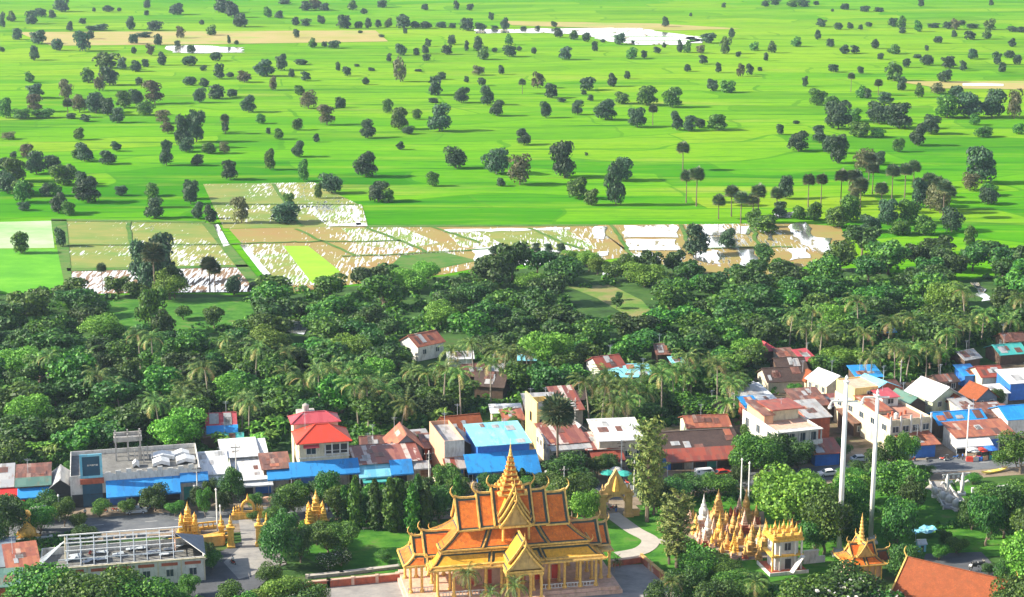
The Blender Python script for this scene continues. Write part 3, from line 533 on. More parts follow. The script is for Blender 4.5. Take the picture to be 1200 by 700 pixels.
F2 = [(40,36,42,36),(143,28,40,28),(80,50,32,22),(293,36,32,24),(405,36,22,34),(452,38,28,26),(527,72,22,28),(10,100,60,50),(60,100,34,26),(95,100,30,40),(130,97,30,30),(165,97,35,35),(220,100,60,50),(262,100,40,24),(300,100,50,25),(350,98,50,25),(390,100,30,18),(225,120,18,22),(440,108,60,45),(490,108,40,28),(575,105,36,45),(540,104,30,14),(640,104,30,12),(690,103,24,12),(748,95,22,20),(1140,95,30,34),
(66,118,18,12),(142,132,24,10),(762,132,40,35),(818,140,40,35),(860,148,32,35),(892,180,26,34),(978,158,46,44),(1025,155,16,12),(1135,168,18,18),(305,165,26,28),(388,158,34,34),(210,195,40,44),(168,218,22,30),(208,288,54,90,1),(265,195,26,26),(295,190,30,30),(300,215,34,24,1),(370,192,46,34),(440,180,20,36,1),(480,180,36,55),(498,210,50,50),(538,185,22,18),(588,158,36,38),(592,200,56,46),
(625,180,20,20,1),(676,190,22,26,1),(788,210,54,48),(1020,208,48,44),(1065,205,26,26,2),(1110,188,26,24,1),(1190,185,24,44),(20,268,34,38),(86,298,30,28),(105,250,30,12),(55,235,22,10),(270,252,30,10),(330,335,56,72),(352,280,34,26,2),(325,362,40,18),(482,265,52,38,1),(495,302,32,30),(562,262,26,32,1),(422,362,62,56),(512,370,56,68),(545,408,60,54),(690,310,50,60,1),(738,345,56,52),(718,415,40,62),(775,360,30,16),
(829,404,50,52),(865,318,62,52),(852,334,24,18),(952,305,38,50),(1005,278,26,28),(875,355,26,20),(930,422,86,72),(985,365,60,45,2),(1075,370,90,70,2),(1165,378,80,74,2),(1040,448,76,68),(1180,458,52,64),(162,398,42,52),(205,455,76,80),(265,420,38,38,2),(342,462,92,92),(235,472,44,30),(93,486,62,62),(208,526,32,28),(642,510,62,56),(5,380,24,34),(88,622,90,88),(402,592,78,82),(322,655,52,56,2),(545,612,100,98),(628,650,92,104,1),(562,655,36,28),
(782,625,100,128),(832,700,86,82),(880,722,60,62,2),(985,635,92,80),(965,722,78,160),(862,548,14,12),(440,290,22,22),(920,150,20,14)]
F3 = [(290,24,32,22),(325,18,40,20),(385,25,50,26),(425,25,50,26),(470,18,24,14),(28,58,14,14),(144,28,18,18),(527,42,12,12),(570,35,36,24),(640,42,40,22),(690,42,40,16),(838,24,26,26),(1085,20,20,20),(487,95,40,28,1),(475,140,28,38),(548,105,34,26,1),(588,102,28,22),(625,105,22,20),(655,95,26,18,1),(738,95,40,30),(768,100,40,45),(772,118,30,22),(828,112,34,44),(930,102,40,24),(960,105,44,40),(955,132,24,24),(1010,140,46,34),(1080,105,50,40),(1068,138,40,40),(1160,112,40,20),(1190,114,40,22),(1020,100,50,16),(880,98,50,16),
(90,152,60,40),(15,186,34,44),(62,188,36,34),(150,190,40,66),(172,135,26,40,2),(195,202,22,22),(72,226,36,34),(252,178,40,32),(313,186,38,42),(292,215,20,28),(398,164,46,36),(518,166,34,28),(569,190,38,32),(605,188,36,28),(676,172,34,40),(745,190,54,34),(897,152,36,26),(858,180,16,22),(1158,165,30,30),(1020,208,46,42),(860,230,52,44),(935,240,60,46),(985,250,30,36,1),(1105,228,36,46),(1150,205,40,30),(1175,228,34,40),(1122,254,30,34),(695,210,26,24,1),(825,205,36,14,1),
(17,252,32,28),(126,256,26,34),(202,270,32,50,1),(236,264,28,40,1),(272,250,20,14),(530,254,44,32),(625,260,26,28),(742,285,70,70),(785,238,30,34),(768,318,40,50),(430,306,24,38),(105,320,44,44),(160,326,60,46),(470,370,72,62),(625,345,40,46,2),(650,347,30,36,1),(920,290,50,48),(830,342,40,50,2),(895,330,70,40,1),(545,455,110,100),(525,392,64,60,2),(600,428,70,50),(480,502,60,60),(620,482,80,60,2),(690,435,90,80),(715,365,60,40),(760,452,110,90),(685,484,60,34,2),(825,512,70,76),(870,472,80,66),(930,415,100,90),(1010,415,100,90),(1090,412,100,96),(1165,418,60,100,1),(960,345,60,50),
(22,462,50,55),(120,458,86,60),(60,450,50,36),(398,436,26,14),(342,474,30,40),(405,532,86,72),(545,574,72,100),(510,540,50,60),(757,535,44,54),(1025,440,46,40,2),(1055,482,70,40,2),(1180,472,50,40,2),(645,606,100,80,1),(690,580,50,50),(1050,645,120,130),(1010,670,70,60),(1075,688,74,44),(980,90,30,20)]
F4 = [(75,292,64,85),(215,268,46,70),(80,112,70,80,2),(205,150,60,75),(240,157,56,52,2),(540,130,50,90),(540,168,76,70),(670,118,60,84),(695,170,50,60),(742,187,50,66),(850,184,76,92),(1000,184,116,70),(1015,128,44,56,2),(1165,80,80,75),(1120,98,34,60),(85,140,50,30),(8,60,50,60)]
F5 = [(130,110,86,72),(165,112,50,50)]
F6 = [(580,180,100,100,2),(540,200,90,80,2),(660,215,90,60),(720,190,80,90),(790,185,90,90),(760,225,90,50,2),(850,225,90,70,2),(830,130,60,110),(870,140,60,90,1),(905,150,80,90,1),(945,215,80,90),(1075,118,70,60),(1008,270,50,80,2),(620,90,60,90),(365,100,60,80),(340,160,60,50),(290,220,110,70,2),(250,200,60,70),(600,110,50,70,1),(460,175,60,70,2),(410,170,60,50,2)]
ALLF = []
for L, ox, oy in ((F1, 0, 0), (F2, 400, 0), (F3, 800, 0), (F4, 0, 200), (F5, 400, 200), (F6, 800, 200)):
    for t in L: ALLF.append((t[2]*t[3], ox+t[0]/3, oy+t[1]/3, t[2]/3, t[3]/3, t[4] if len(t) > 4 else 0))
ALLF.sort(key=lambda t: -t[0]); KEEP = 262
for a_, x, y, w_, h_, c in ALLF[:KEEP]:
    c = c or trnd.choices([0, 2, 1], [7, 3, .7])[0]; k = (('far', 'farlight', 'fargreen') if y < 118 else ('field', 'fieldlight', 'fieldgreen'))[c]; tree(k, x, y, w_*1.05, h_*1.03)
# past three hundred field trees, the smallest ones make one mass of distant trees
VV, FF, nv = [], [], 0
for a_, x, y, w_, h_, c in ALLF[KEEP:]:
    me = PROTO[('far', trnd.randrange(6))][0]; n = len(me.vertices); co = np.empty(n*3); me.vertices.foreach_get('co', co); co = co.reshape(-1, 3); s = S(x, y); p = G(x, y); a = w_*1.06/s/2; hh = h_*1.05/s/1.75; r_ = trnd.uniform(0, 6.28)
    R2 = np.array([[math.cos(r_), -math.sin(r_), 0], [math.sin(r_), math.cos(r_), 0], [0, 0, 1]]); VV.append(co*np.array([a, a, hh])@R2.T+np.array(p)); FF += [tuple(i+nv for i in q.vertices) for q in me.polygons]; nv += n
me = bpy.data.meshes.new('distant_trees'); me.from_pydata(np.concatenate(VV).tolist(), [], FF); me.materials.append(M('leaf_field')); o = bpy.data.objects.new('distant_trees', me); COL.objects.link(o); tag(o, 'the smallest distant trees and bushes dotted over the paddies', 'trees', kind='stuff')
for x, y, s in [(816,242,.95),(804,238,.8),(842,257,.75),(857,254,.85),(882,256,.75),(947,243,.8),(962,240,.75),(888,262,.9),(998,232,.8),(1022,228,.8),(1060,232,.85),(1075,242,.8),(1098,246,.8),(1112,250,.75),(765,147,.75),(612,110,.7),(997,108,.7),(1029,112,.75),(80,138,.8),(264,157,.7),(235,157,.8),(800,200,.9),(985,240,.85),(1008,246,.9),(1032,250,.85),(1045,236,.9),(1088,238,.95),(1105,256,.9),(910,250,.8),(868,262,.85),(1018,212,.85),(1070,220,.9)]: tree('sugar', x, y, sc=s*1.12)
for x, y, s in [(182,352,1.25),(246,342,.9),(252,338,.75),(120,338,.55)]: tree('sugar', x, y, sc=s)
# trees along the edge of the wet fields
for x, y, w_, h_, k in [(180,345,44,60,'field'),(190,332,40,60,'field'),(165,330,32,50,'field'),(205,350,30,40,'wood'),(178,392,42,56,'woodmid'),(192,402,36,40,'wood'),(274,346,20,26,'field'),(299,344,20,16,'field'),(580,298,15,11,'field'),(595,297,13,10,'field'),(611,296,13,10,'field'),(628,295,14,10,'field'),(643,295,13,10,'field'),(658,296,14,11,'field'),
    (815,300,34,38,'field'),(852,292,24,26,'field'),(720,330,30,26,'woodmid'),(690,318,34,26,'lime'),(670,312,26,20,'lime'),(700,322,30,22,'lime'),(655,320,34,24,'wood'),(630,322,40,30,'wood'),(600,330,50,48,'wood'),(570,330,36,30,'wood'),(735,326,34,30,'woodmid'),(760,325,40,34,'wood'),(790,322,34,30,'wood'),(895,312,30,26,'wood'),(1010,300,50,36,'wood'),(985,318,50,34,'woodmid'),
    (1040,322,60,44,'woodmid'),(1075,315,40,30,'wood'),(1105,318,44,30,'wood'),(1140,318,44,32,'wood'),(1175,320,46,32,'wood'),(1200,322,40,34,'wood'),(1100,302,50,26,'wood'),(1160,300,44,20,'wood'),(250,385,30,26,'woodmid'),(215,375,26,18,'woodmid'),(723,362,16,14,'wood'),(725,352,10,10,'wood')]: tree(k, x, y, w_, h_)
# ---- the belt of woods behind the village, planted so that crowns touch
HOLES = [(125,352,292,386),(205,340,300,350),(668,338,765,372),(470,392,552,436),(328,374,364,412),(540,430,600,470),(690,425,790,445),(600,425,630,437),(1125,405,1210,480),(235,495,290,528),(885,415,960,450),(1130,328,1170,380),(1025,385,1052,398),(700,495,760,520),(0,425,18,440)]
def hole(x, y, h=0):
    return any(a-3 < x < c+3 and b < y < d+h for a, b, c, d in HOLES)
def low(x):                              # front edge of the wood, photo row
    pts = [(-100,570),(0,560),(70,545),(125,528),(225,540),(300,528),(340,500),(410,515),(500,498),(600,470),(640,470),(690,490),(760,500),(860,492),(900,455),(1000,440),(1060,442),(1140,430),(1300,420)]
    for (a, b), (c, d) in zip(pts, pts[1:]):
        if a <= x <= c: return b+(d-b)*(x-a)/(c-a)
    return 430
wr = random.Random(5); placed = []
def clear(p, r): return all((p.x-q.x)**2+(p.y-q.y)**2 > (.5*(r+s))**2 for q, s in placed)
tries = 0
while tries < 16000 and len(placed) < 285:
    tries += 1; x = wr.uniform(-60, 1260); y0 = 330 if 430 < x else 345
    if x > 780: y0 = 318
    t = wr.random(); y = y0+(low(x)-y0)*t**.85
    if hole(x, y, 20): continue
    r = wr.uniform(4.3, 7.4); p = G(x, y)
    if not clear(p, r*1.30): continue
    placed.append((p, r*1.30)); s = S(x, y); k = wr.choices(['wood', 'woodmid', 'lime'], [4.4, 4.4, .9])[0]; tree(k, x, y, 2.15*r*s, wr.uniform(.95, 1.45)*r*s*1.1)
cc = [(101,440),(57,455),(42,448),(215,475),(235,470),(188,520),(205,505),(220,492),(245,480),(292,512),(284,505),(165,430),(180,440),(300,450),(330,460),(360,475),(375,480),(395,470),(420,495),(432,500),(455,490),(445,475),(470,500),(485,465),(505,470),(520,480),(540,485),(575,470),(590,455),(555,445),(415,455),(340,440),(380,440),
      (620,455),(575,440),(705,500),(722,508),(735,495),(690,498),(716,488),(750,470),(760,480),(775,488),(790,470),(800,478),(840,480),(852,490),(860,478),(810,460),(830,455),(945,420),(960,428),(975,410),(1010,430),(1020,445),(1048,450),(1055,435),(1062,445),(1085,440),(1100,445),(1108,430),(1120,420),(1135,400),(1150,395),(1095,410),(1070,405),(1040,410),(1180,400),(1195,385),(950,405),(925,400),(1005,400),(1130,380),(525,455),(270,420),(120,470),(140,480)]
for x, y in cc: tree('coco', x, y+wr.uniform(0, 10), sc=wr.uniform(.9, 1.2))
for x, y in [(58,545),(48,535),(260,528),(282,535),(300,530),(315,522),(232,525),(318,505),(330,510),(515,500),(300,515),(120,520),(35,520),(560,410),(590,500),(840,500)]: tree('banana', x, y, sc=1.2)
# undergrowth between them: nobody could count it
ur = np.random.default_rng(3); C, D = [], []
for k in range(4200):
    x = ur.uniform(-100, 1300); y0 = 340 if x < 430 else 324; y = y0+(low(x)+6-y0)*ur.random()**.85
    if any(a < x < c and b < y < d for a, b, c, d in HOLES): continue
    p = G(x, y); m = 26; rr = ur.uniform(1.1, 2.4); d = ur.normal(0, 1, (m, 3)); d /= np.linalg.norm(d, axis=1)[:, None]; d[:, 2] = abs(d[:, 2]); C.append(np.array(p)+d*rr*np.array([1.2, 1.2, .8])); D.append(d)
o = bpy.data.objects.new('undergrowth', leaf_mesh('undergrowth', np.concatenate(C), np.concatenate(D), .95, ur, ['leaf_mid'])); COL.objects.link(o); tag(o, 'tangled green undergrowth filling the ground between the village trees', 'undergrowth', kind='stuff')
# ================================================================ VILLAGE BUILDINGS
hrnd = random.Random(11)
def win(root, face, u, z, w_, h_, d=0, frame='white', pane='glass', name='window'):
    """a framed opening on the front ('f', y=0) or left ('l', x=0) or right ('r', x=d) wall"""
    f = MB(); t = .09
    def bx(m, u0, u1, z0, z1, a, b):
        if face == 'f': m.box(u0, u1, d-b, d-a, z0, z1)
        elif face == 'l': m.box(d-b, d-a, u0, u1, z0, z1)
        else: m.box(d+a, d+b, u0, u1, z0, z1)
    for q in ((u-w_/2-t, u+w_/2+t, z+h_/2, z+h_/2+t), (u-w_/2-t-.06, u+w_/2+t+.06, z-h_/2-t, z-h_/2), (u-w_/2-t, u-w_/2, z-h_/2, z+h_/2), (u+w_/2, u+w_/2+t, z-h_/2, z+h_/2), (u-.03, u+.03, z-h_/2, z+h_/2)): bx(f, *q, -.02, .14)
    fr = f.build(name, frame, root); p = MB(); bx(p, u-w_/2, u+w_/2, z-h_/2, z+h_/2, -.02, .03); p.build('pane', pane, fr); return fr
def roof_part(root, kind, x0, x1, y0, y1, h, rise, mat, over=.5, name='roof', t=.13):
    m = MB(); a0, a1, b0, b1 = x0-over, x1+over, y0-over, y1+over; k = rise/((y1-y0)/2) if kind in ('gx', 'hip') else 0
    if kind == 'gx':
        ym = (y0+y1)/2; e = h-k*over; m.slab([(a0, b0, e), (a1, b0, e), (a1, ym, h+rise), (a0, ym, h+rise)], t); m.slab([(a0, ym, h+rise), (a1, ym, h+rise), (a1, b1, e), (a0, b1, e)], t)
        m.bar((a0, ym, h+rise+.04), (a1, ym, h+rise+.04), .3, .1)
    elif kind == 'gy':
        k = rise/((x1-x0)/2); xm = (x0+x1)/2; e = h-k*over; m.slab([(a0, b0, e), (xm, b0, h+rise), (xm, b1, h+rise), (a0, b1, e)], t); m.slab([(xm, b0, h+rise), (a1, b0, e), (a1, b1, e), (xm, b1, h+rise)], t)
        m.bar((xm, b0, h+rise+.04), (xm, b1, h+rise+.04), .3, .1)
    elif kind == 'shed':
        s = rise/(y1-y0); m.slab([(a0, b0, h-s*over+.05), (a1, b0, h-s*over+.05), (a1, b1, h+rise+s*over+.05), (a0, b1, h+rise+s*over+.05)], t)
    elif kind == 'hip':
        W, D = a1-a0, b1-b0; i = min(W, D)/2*.98; e = h-.15
        if W >= D: p, q = (a0+i, (b0+b1)/2, h+rise), (a1-i, (b0+b1)/2, h+rise)
        else: p, q = ((a0+a1)/2, b0+i, h+rise), ((a0+a1)/2, b1-i, h+rise)
        A, B, C_, D_ = (a0, b0, e), (a1, b0, e), (a1, b1, e), (a0, b1, e)
        if W >= D: ps = [(A, B, q, p), (B, C_, q), (C_, D_, p, q), (D_, A, p)]
        else: ps = [(A, B, p), (B, C_, q, p), (C_, D_, q), (D_, A, p, q)]
        for s_ in ps: m.slab(s_, t)
        for u, v in ((A, p), (B, q if W >= D else p), (C_, q), (D_, p if W >= D else q), (p, q)):
            if (Vector(u)-Vector(v)).length > .05: m.bar(Vector(u)+Vector((0, 0, .05)), Vector(v)+Vector((0, 0, .05)), .24, .14)
    elif kind == 'flat':
        m.box(x0+.16, x1-.16, y0+.16, y1-.16, h-.15, h+.02)
    return m.build(name, mat, root)
def wall_part(root, kind, x0, x1, y0, y1, h, rise, mat, parapet=.9):
    m = MB(); t = .16
    if kind == 'flat':
        m.box(x0, x1, y0, y0+t, 0, h+parapet); m.box(x0, x1, y1-t, y1, 0, h+parapet); m.box(x0, x0+t, y0+t, y1-t, 0, h+parapet); m.box(x1-t, x1, y0+t, y1-t, 0, h+parapet)
    else:
        m.box(x0, x1, y0, y1, 0, h-.14)
        r = rise-.05
        if kind == 'gx': m.add([(x0, y0, h-.14), (x0, y1, h-.14), (x0, (y0+y1)/2, h+r-.14), (x1, y0, h-.14), (x1, y1, h-.14), (x1, (y0+y1)/2, h+r-.14)], [(0, 2, 1), (3, 4, 5)])
        if kind == 'gy': m.add([(x0, y0, h-.14), (x1, y0, h-.14), ((x0+x1)/2, y0, h+r-.14), (x0, y1, h-.14), (x1, y1, h-.14), ((x0+x1)/2, y1, h+r-.14)], [(0, 1, 2), (3, 5, 4)])
        if kind == 'shed': m.add([(x0, y0, h-.14), (x0, y1, h-.14), (x0, y1, h+r-.1), (x1, y0, h-.14), (x1, y1, h-.14), (x1, y1, h+r-.1)], [(0, 2, 1), (3, 4, 5), (1, 2, 5, 4)])
    return m.build('wall', mat, root)
def awning(root, x0, x1, zt, zb, out, mat, posts=True, y=0):
    m = MB(); m.slab([(x0, y-out, zb), (x1, y-out, zb), (x1, y-.02, zt), (x0, y-.02, zt)], .07); m.add([(x0, y-out, zb), (x1, y-out, zb), (x1, y-out, zb-.3), (x0, y-out, zb-.3)], [(0, 3, 2, 1)]); a = m.build('awning', mat, root)
    if posts:
        n = max(2, int((x1-x0)/4.5)+1)
        for i in range(n): p = MB(); u = x0+.15+(x1-x0-.3)*i/(n-1); p.tube([(u, y-out+.12, 0), (u, y-out+.12, zb-.05)], .06, 6); p.build('post', 'steel', a)
    return a
def house(label, x, y, w_, d, h, rot=13, wall='cream', roof='gx', rise=2, rm='t_rust', over=.5, fl=(), nf=2, nl=1, aws=(), bays=0, name='village_house', cat='house', group=None, parapet=.9, wf='white', ww=1.1, wh=1.3, rot_base=None):
    p = G(x, y); s = S(x, y); W = w_/s; r = empty(name, (p.x, p.y, .05), R(rot), label, cat, group); r['W'] = W
    wall_part(r, roof, 0, W, 0, d, h, rise, wall, parapet); roof_part(r, roof, 0, W, 0, d, h, rise, rm, over)
    for z in fl:
        for i in range(nf): win(r, 'f', W*(i+.5)/nf, z, min(ww, W/nf*.6), wh, 0, wf)
        for i in range(nl): win(r, 'l', d*(i+.5)/nl, z, ww*.9, wh, 0, wf)
    if bays:
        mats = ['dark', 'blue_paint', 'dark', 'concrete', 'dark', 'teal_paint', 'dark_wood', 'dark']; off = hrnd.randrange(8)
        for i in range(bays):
            m = MB(); u0 = W*i/bays+.25; u1 = W*(i+1)/bays-.25; m.box(u0, u1, -.07, .05, .05, 2.7); m.box(u0-.06, u1+.06, -.12, .04, 2.7, 2.86); m.build('shutter' if i % 2 else 'doorway', mats[(i+off) % 8], r)  # dark bays are flat panels; shade of open fronts put into their colour
    for a in aws: awning(r, a[0]*W, a[1]*W, *a[2:])
    if roof in ('shed', 'gx') and rm not in ('tile_red', 'tile_orange'):      # odd sheets nailed over the old ones
        run = d if roof == 'shed' else d/2; k = rise/run
        for i in range(2+int(W/5)):
            u = hrnd.uniform(0, max(.2, W-2.2)); v = hrnd.uniform(-over*.5, max(.1, run-2.4)); a_, b_ = hrnd.uniform(.8, 2.4), min(run-v-.1, hrnd.uniform(1.2, 3.4)); m = MB(); z_ = lambda q: h+k*q+(.1 if roof == 'gx' else .11)
            m.slab([(u, v, z_(v)), (u+a_, v, z_(v)), (u+a_, v+b_, z_(v+b_)), (u, v+b_, z_(v+b_))], .045); m.build('roof_patch', hrnd.choice(['t_rust', 't_grey', 't_grey', 't_orange', 't_rust'] if rm != 't_white' else ['t_grey', 't_white', 't_grey', 't_rust']), r)
    if hrnd.random() < .55 and W > 3.5:
        m = MB(); u = hrnd.uniform(.5, W-.5); m.tube([(u, d*.6, h), (u, d*.6, h+rise+2.6)], .04, 5); m.bar((u-.7, d*.6, h+rise+2.4), (u+.7, d*.6, h+rise+2.4), .05); m.bar((u-.45, d*.6, h+rise+2.1), (u+.45, d*.6, h+rise+2.1), .05); m.build('aerial', 'steel', r)
    return r
def extra(r, x0, x1, y0, y1, h0, h, kind, rise, wall, rm, over=.4, parapet=.6):
    m = MB(); t = .02
    if kind == 'flat':
        m.box(x0, x1, y0, y0+.15, h0, h+parapet); m.box(x0, x1, y1-.15, y1, h0, h+parapet); m.box(x0, x0+.15, y0+.15, y1-.15, h0, h+parapet); m.box(x1-.15, x1, y0+.15, y1-.15, h0, h+parapet)
    else: m.box(x0, x1, y0, y1, h0, h-.14)
    m.build('wall', wall, r); roof_part(r, kind, x0, x1, y0, y1, h, rise, rm, over)
FB = (0, 1)
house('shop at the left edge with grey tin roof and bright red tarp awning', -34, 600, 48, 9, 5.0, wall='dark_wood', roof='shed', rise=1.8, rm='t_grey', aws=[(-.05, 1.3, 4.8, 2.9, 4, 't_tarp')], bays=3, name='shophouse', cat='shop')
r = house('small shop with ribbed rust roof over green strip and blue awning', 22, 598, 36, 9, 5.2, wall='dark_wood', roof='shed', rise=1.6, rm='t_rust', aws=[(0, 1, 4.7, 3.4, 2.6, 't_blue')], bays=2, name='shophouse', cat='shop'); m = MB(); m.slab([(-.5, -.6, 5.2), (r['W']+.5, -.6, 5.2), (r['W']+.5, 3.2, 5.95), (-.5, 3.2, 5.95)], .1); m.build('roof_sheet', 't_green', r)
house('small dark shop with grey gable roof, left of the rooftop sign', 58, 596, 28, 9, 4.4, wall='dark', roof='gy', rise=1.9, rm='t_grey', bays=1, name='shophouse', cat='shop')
# the flat-roofed building with the blue sign
r = house('long flat-roofed building with dark blue rooftop sign and blue awnings', 84, 596, 150, 17, 6.0, wall='white', roof='flat', rm='roof_deck', aws=[(.27, .84, 5.5, 3.2, 4.2, 't_blue'), (.84, 1.06, 6.0, 4.6, 1.8, 't_blue')], bays=7, name='commercial_building', cat='building', parapet=1.0)
W = r['W']; s = MB(); x0, x1, z0, z1 = .08*W, .25*W, 6.4, 11.6
s.box(x0, x1, -.25, .02, z0, z0+.5); s.box(x0, x1, -.25, .02, z1-.5, z1); s.box(x0, x0+.5, -.25, .02, z0+.5, z1-.5); s.box(x1-.5, x1, -.25, .02, z0+.5, z1-.5); sg = s.build('rooftop_sign', 't_cyan', r); s = MB(); s.box(x0+.5, x1-.5, -.12, .3, z0+.5, z1-.5); s.build('sign_panel', 'blue_sign' if 'blue_sign' in MC else plain('blue_sign', (.01, .07, .13), .5, .2), sg)
s = MB()
for i, (a, b) in enumerate(((0, .5), (.6, .9), (1.0, 1.6), (1.7, 1.95), (2.05, 2.6))): s.box(x0+1.5+a*.85, x0+1.5+b*.85, -.16, -.121, 9.0+(i % 2)*.12, 9.35)
s.build('sign_lettering', 'white', sg)
s = MB(); s.box(x0-.1, x1+.2, -.6, -.02, 5.2, 6.3); s.build('beam', 'brick_red', r); s = MB(); s.box(x0+.3, x1-.2, -.12, -.02, .1, 5.1); s.build('shutter', 'sign_blue_dark' if 'sign_blue_dark' in MC else plain('sign_blue_dark', (.02, .09, .16), .5), r)
s = MB(); fx, fy = 9.5, 11
for i in range(3):
    for j in range(2): s.box(fx+i*2.6, fx+i*2.6+.35, fy+j*3.2, fy+j*3.2+.35, 6.0, 12.0)
s.box(fx-.2, fx+5.8, fy-.2, fy+3.8, 10.3, 10.6); s.box(fx-.2, fx+5.8, fy-.2, fy+.1, 10.6, 11.4); s.box(fx-.2, fx+5.8, fy+3.5, fy+3.8, 10.6, 11.4); s.build('stair_tower', 'concrete', r)
for i in range(5): s = MB(); s.box(13.5+i*.9, 13.75+i*.9, 8.5+(i % 2)*2, 8.75+(i % 2)*2, 6.0, 9.2); s.build('stub_column', 'concrete', r)
for (a, b, c, dd) in ((17.2, 5, 3.6, 3), (17, 9, 5, 3.2), (22.2, 5.5, 4, 3), (13.0, 5.5, 1.4, 2), (22, 10, 3.2, 2.6)):
    s = MB(); s.slab([(a, b, 6.9), (a+c*.5, b, 7.5), (a+c, b, 6.9), (a+c, b+dd, 6.9), (a+c*.5, b+dd, 7.5), (a, b+dd, 6.9)], .8); s.build('roof_shed', 't_white', r)
for k in range(9): s = MB(); q = W*(.27+.08*k); s.box(q, q+1.1, -.05, .25, 7.0, 7.35+.25*(k % 3)); s.build('parapet_block', 'white', r)
r = house('low white shed with cream lean-to, right of the flat roof', 226, 583, 42, 12, 4.9, wall='white', roof='shed', rise=1.0, rm='t_white', aws=[(0, 1.08, 4.6, 3.1, 3.4, 't_white')], bays=2, name='warehouse', cat='warehouse')
r = house('long white tin warehouse stepping down towards the street', 277, 581, 42, 20, 3.4, wall='white', roof='shed', rise=2.4, rm='t_white', bays=2, name='warehouse', cat='warehouse', aws=[(0, 1.02, 3.0, 2.4, 1.6, 't_white')]); roof_part(r, 'shed', -1.8, 5.6, 10, 20.5, 5.4, .7, 't_white', name='upper_roof')
house('small shop with square brown rust roof and short blue awning', 310, 576, 30, 8, 5.0, wall='dark_wood', roof='shed', rise=.8, rm='t_orange' if False else 't_rust', aws=[(.1, 1.15, 4.8, 3.3, 2.4, 't_blue')], bays=1, name='shophouse', cat='shop')
# cream house with red hip roofs
r = house('tall cream house with bright red hipped roofs and blue awning', 352, 574, 58, 8.0, 10.6, wall='cream', roof='hip', rise=2.6, rm='t_red', over=.7, fl=(8.9,), nf=0, nl=2, name='tall_house', cat='house', aws=[(-.22, 1.18, 6.3, 4.0, 3.4, 't_blue')], bays=3)
W = r['W']; extra(r, -.3, W-1.2, 8.02, 13, 0, 12.6, 'hip', 1.5, 'cream', 't_pinkred', .6); win(r, 'f', W*.24, 8.6, 2.0, 1.5, 0); m = MB(); m.slab([(W*.08, -1.0, 9.55), (W*.4, -1.0, 9.55), (W*.4, -.02, 10.0), (W*.08, -.02, 10.0)], .1); m.build('window_hood', 't_pinkred', r)
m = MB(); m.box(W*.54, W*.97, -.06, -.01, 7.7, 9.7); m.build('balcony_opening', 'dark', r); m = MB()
for u in (.52, .66, .82, .98): m.box(W*u-.13, W*u+.13, -.35, -.065, 7.0, 10.1)
m.box(W*.5, W, -.35, -.07, 7.55, 7.75); m.box(W*.5, W, -.30, -.2, 8.4, 8.5); m.build('balcony', 'white', r)
m = MB(); m.box(-.12, W+.12, -.16, -.02, 6.9, 7.2); m.box(-.14, -.02, 0, 8, 6.9, 7.2); m.build('cornice', 'white', r)
m = MB(); m.lathe([(.7, 13.2), (.75, 14.6), (.1, 15)], 12, 3.2, 14.6); m.box(1.2, 5.2, 13.1, 16.5, 12.9, 13.15); m.box(1.2, 5.2, 13.1, 16.5, 0, 12.85); m.build('water_tank', 'concrete', r)
r = house('low house with patchy red-brown roof above cyan and blue awnings', 419, 571, 75, 9, 5.2, wall='beige', roof='shed', rise=.9, rm='t_rustwhite', name='shophouse', cat='shop', bays=5, aws=[(0, .5, 4.9, 3.1, 3.2, 't_cyan'), (.5, .86, 5.6, 3.2, 3.0, 't_blue'), (.87, 1.14, 4.9, 3.9, 2.4, 't_grey'), (.05, .5, 2.9, 2.3, 4.4, 't_teal')])
house('grey-walled house with faded orange gable roof behind the awnings', 459, 551, 36, 9, 5.0, wall='grey_blue_wall', roof='gy', rise=3.0, rm='t_orange', fl=(2.6,), nf=1)
house('low shack with long dark rust roof behind the cyan awnings', 412, 552, 44, 6, 3.8, wall='dark_wood', roof='gx', rise=1.0, rm='t_rust', name='shack', cat='shack')
r = house('narrow shophouse with orange side wall and white upper floor', 521, 566, 24, 15, 8.6, rot=15, wall='orange_wall', roof='flat', rm='t_grey', fl=(7.2,), nf=2, nl=0, name='shophouse', cat='shop', bays=1, aws=[(-.1, 1.3, 5.6, 3.9, 2.8, 't_rustwhite')]); m = MB(); m.box(0, r['W'], -.09, -.02, 5.8, 9.5); m.build('upper_front', 'white', r)
house('house with old red tile roof behind the narrow orange shophouse', 524, 535, 44, 8, 5.6, rot=18, wall='beige', roof='gx', rise=2.6, rm='tile_old', fl=(3,), nf=2)
house('grey-roofed house squeezed between the orange wall and blue awnings', 532, 556, 26, 10, 6.0, wall='dark_wood', roof='gy', rise=1.8, rm='t_grey')
house('big shop with pale cyan roof and wide blue front awnings', 560, 567, 62, 13, 8.6, wall='blue_paint', roof='shed', rise=.8, rm='t_cyan', name='shophouse', cat='shop', bays=4, aws=[(-.28, .5, 6.9, 4.2, 5.0, 't_blue'), (.5, 1.13, 6.9, 3.2, 5.4, 't_blue')])
r = house('cream arcaded house with patchy rust roof below the yellow block', 644, 548, 46, 11, 5.4, rot=15, wall='cream', roof='shed', rise=1.4, rm='t_rustwhite', fl=(3.6,), nf=0, nl=4, name='arcade_house', cat='house', aws=[]); W = r['W']; m = MB()
for i in range(5): m.tube([(W*i/4, -2.4, 0), (W*i/4, -2.4, 4.2)], .2, 8)
m.box(-.2, W+.2, -2.6, -2.2, 4.2, 4.6); m.build('arcade', 'cream', r); m = MB(); m.slab([(-.4, -2.9, 4.75), (W+.4, -2.9, 4.75), (W+.4, -.05, 5.2), (-.4, -.05, 5.2)], .12); m.build('porch_roof', 't_grey', r)
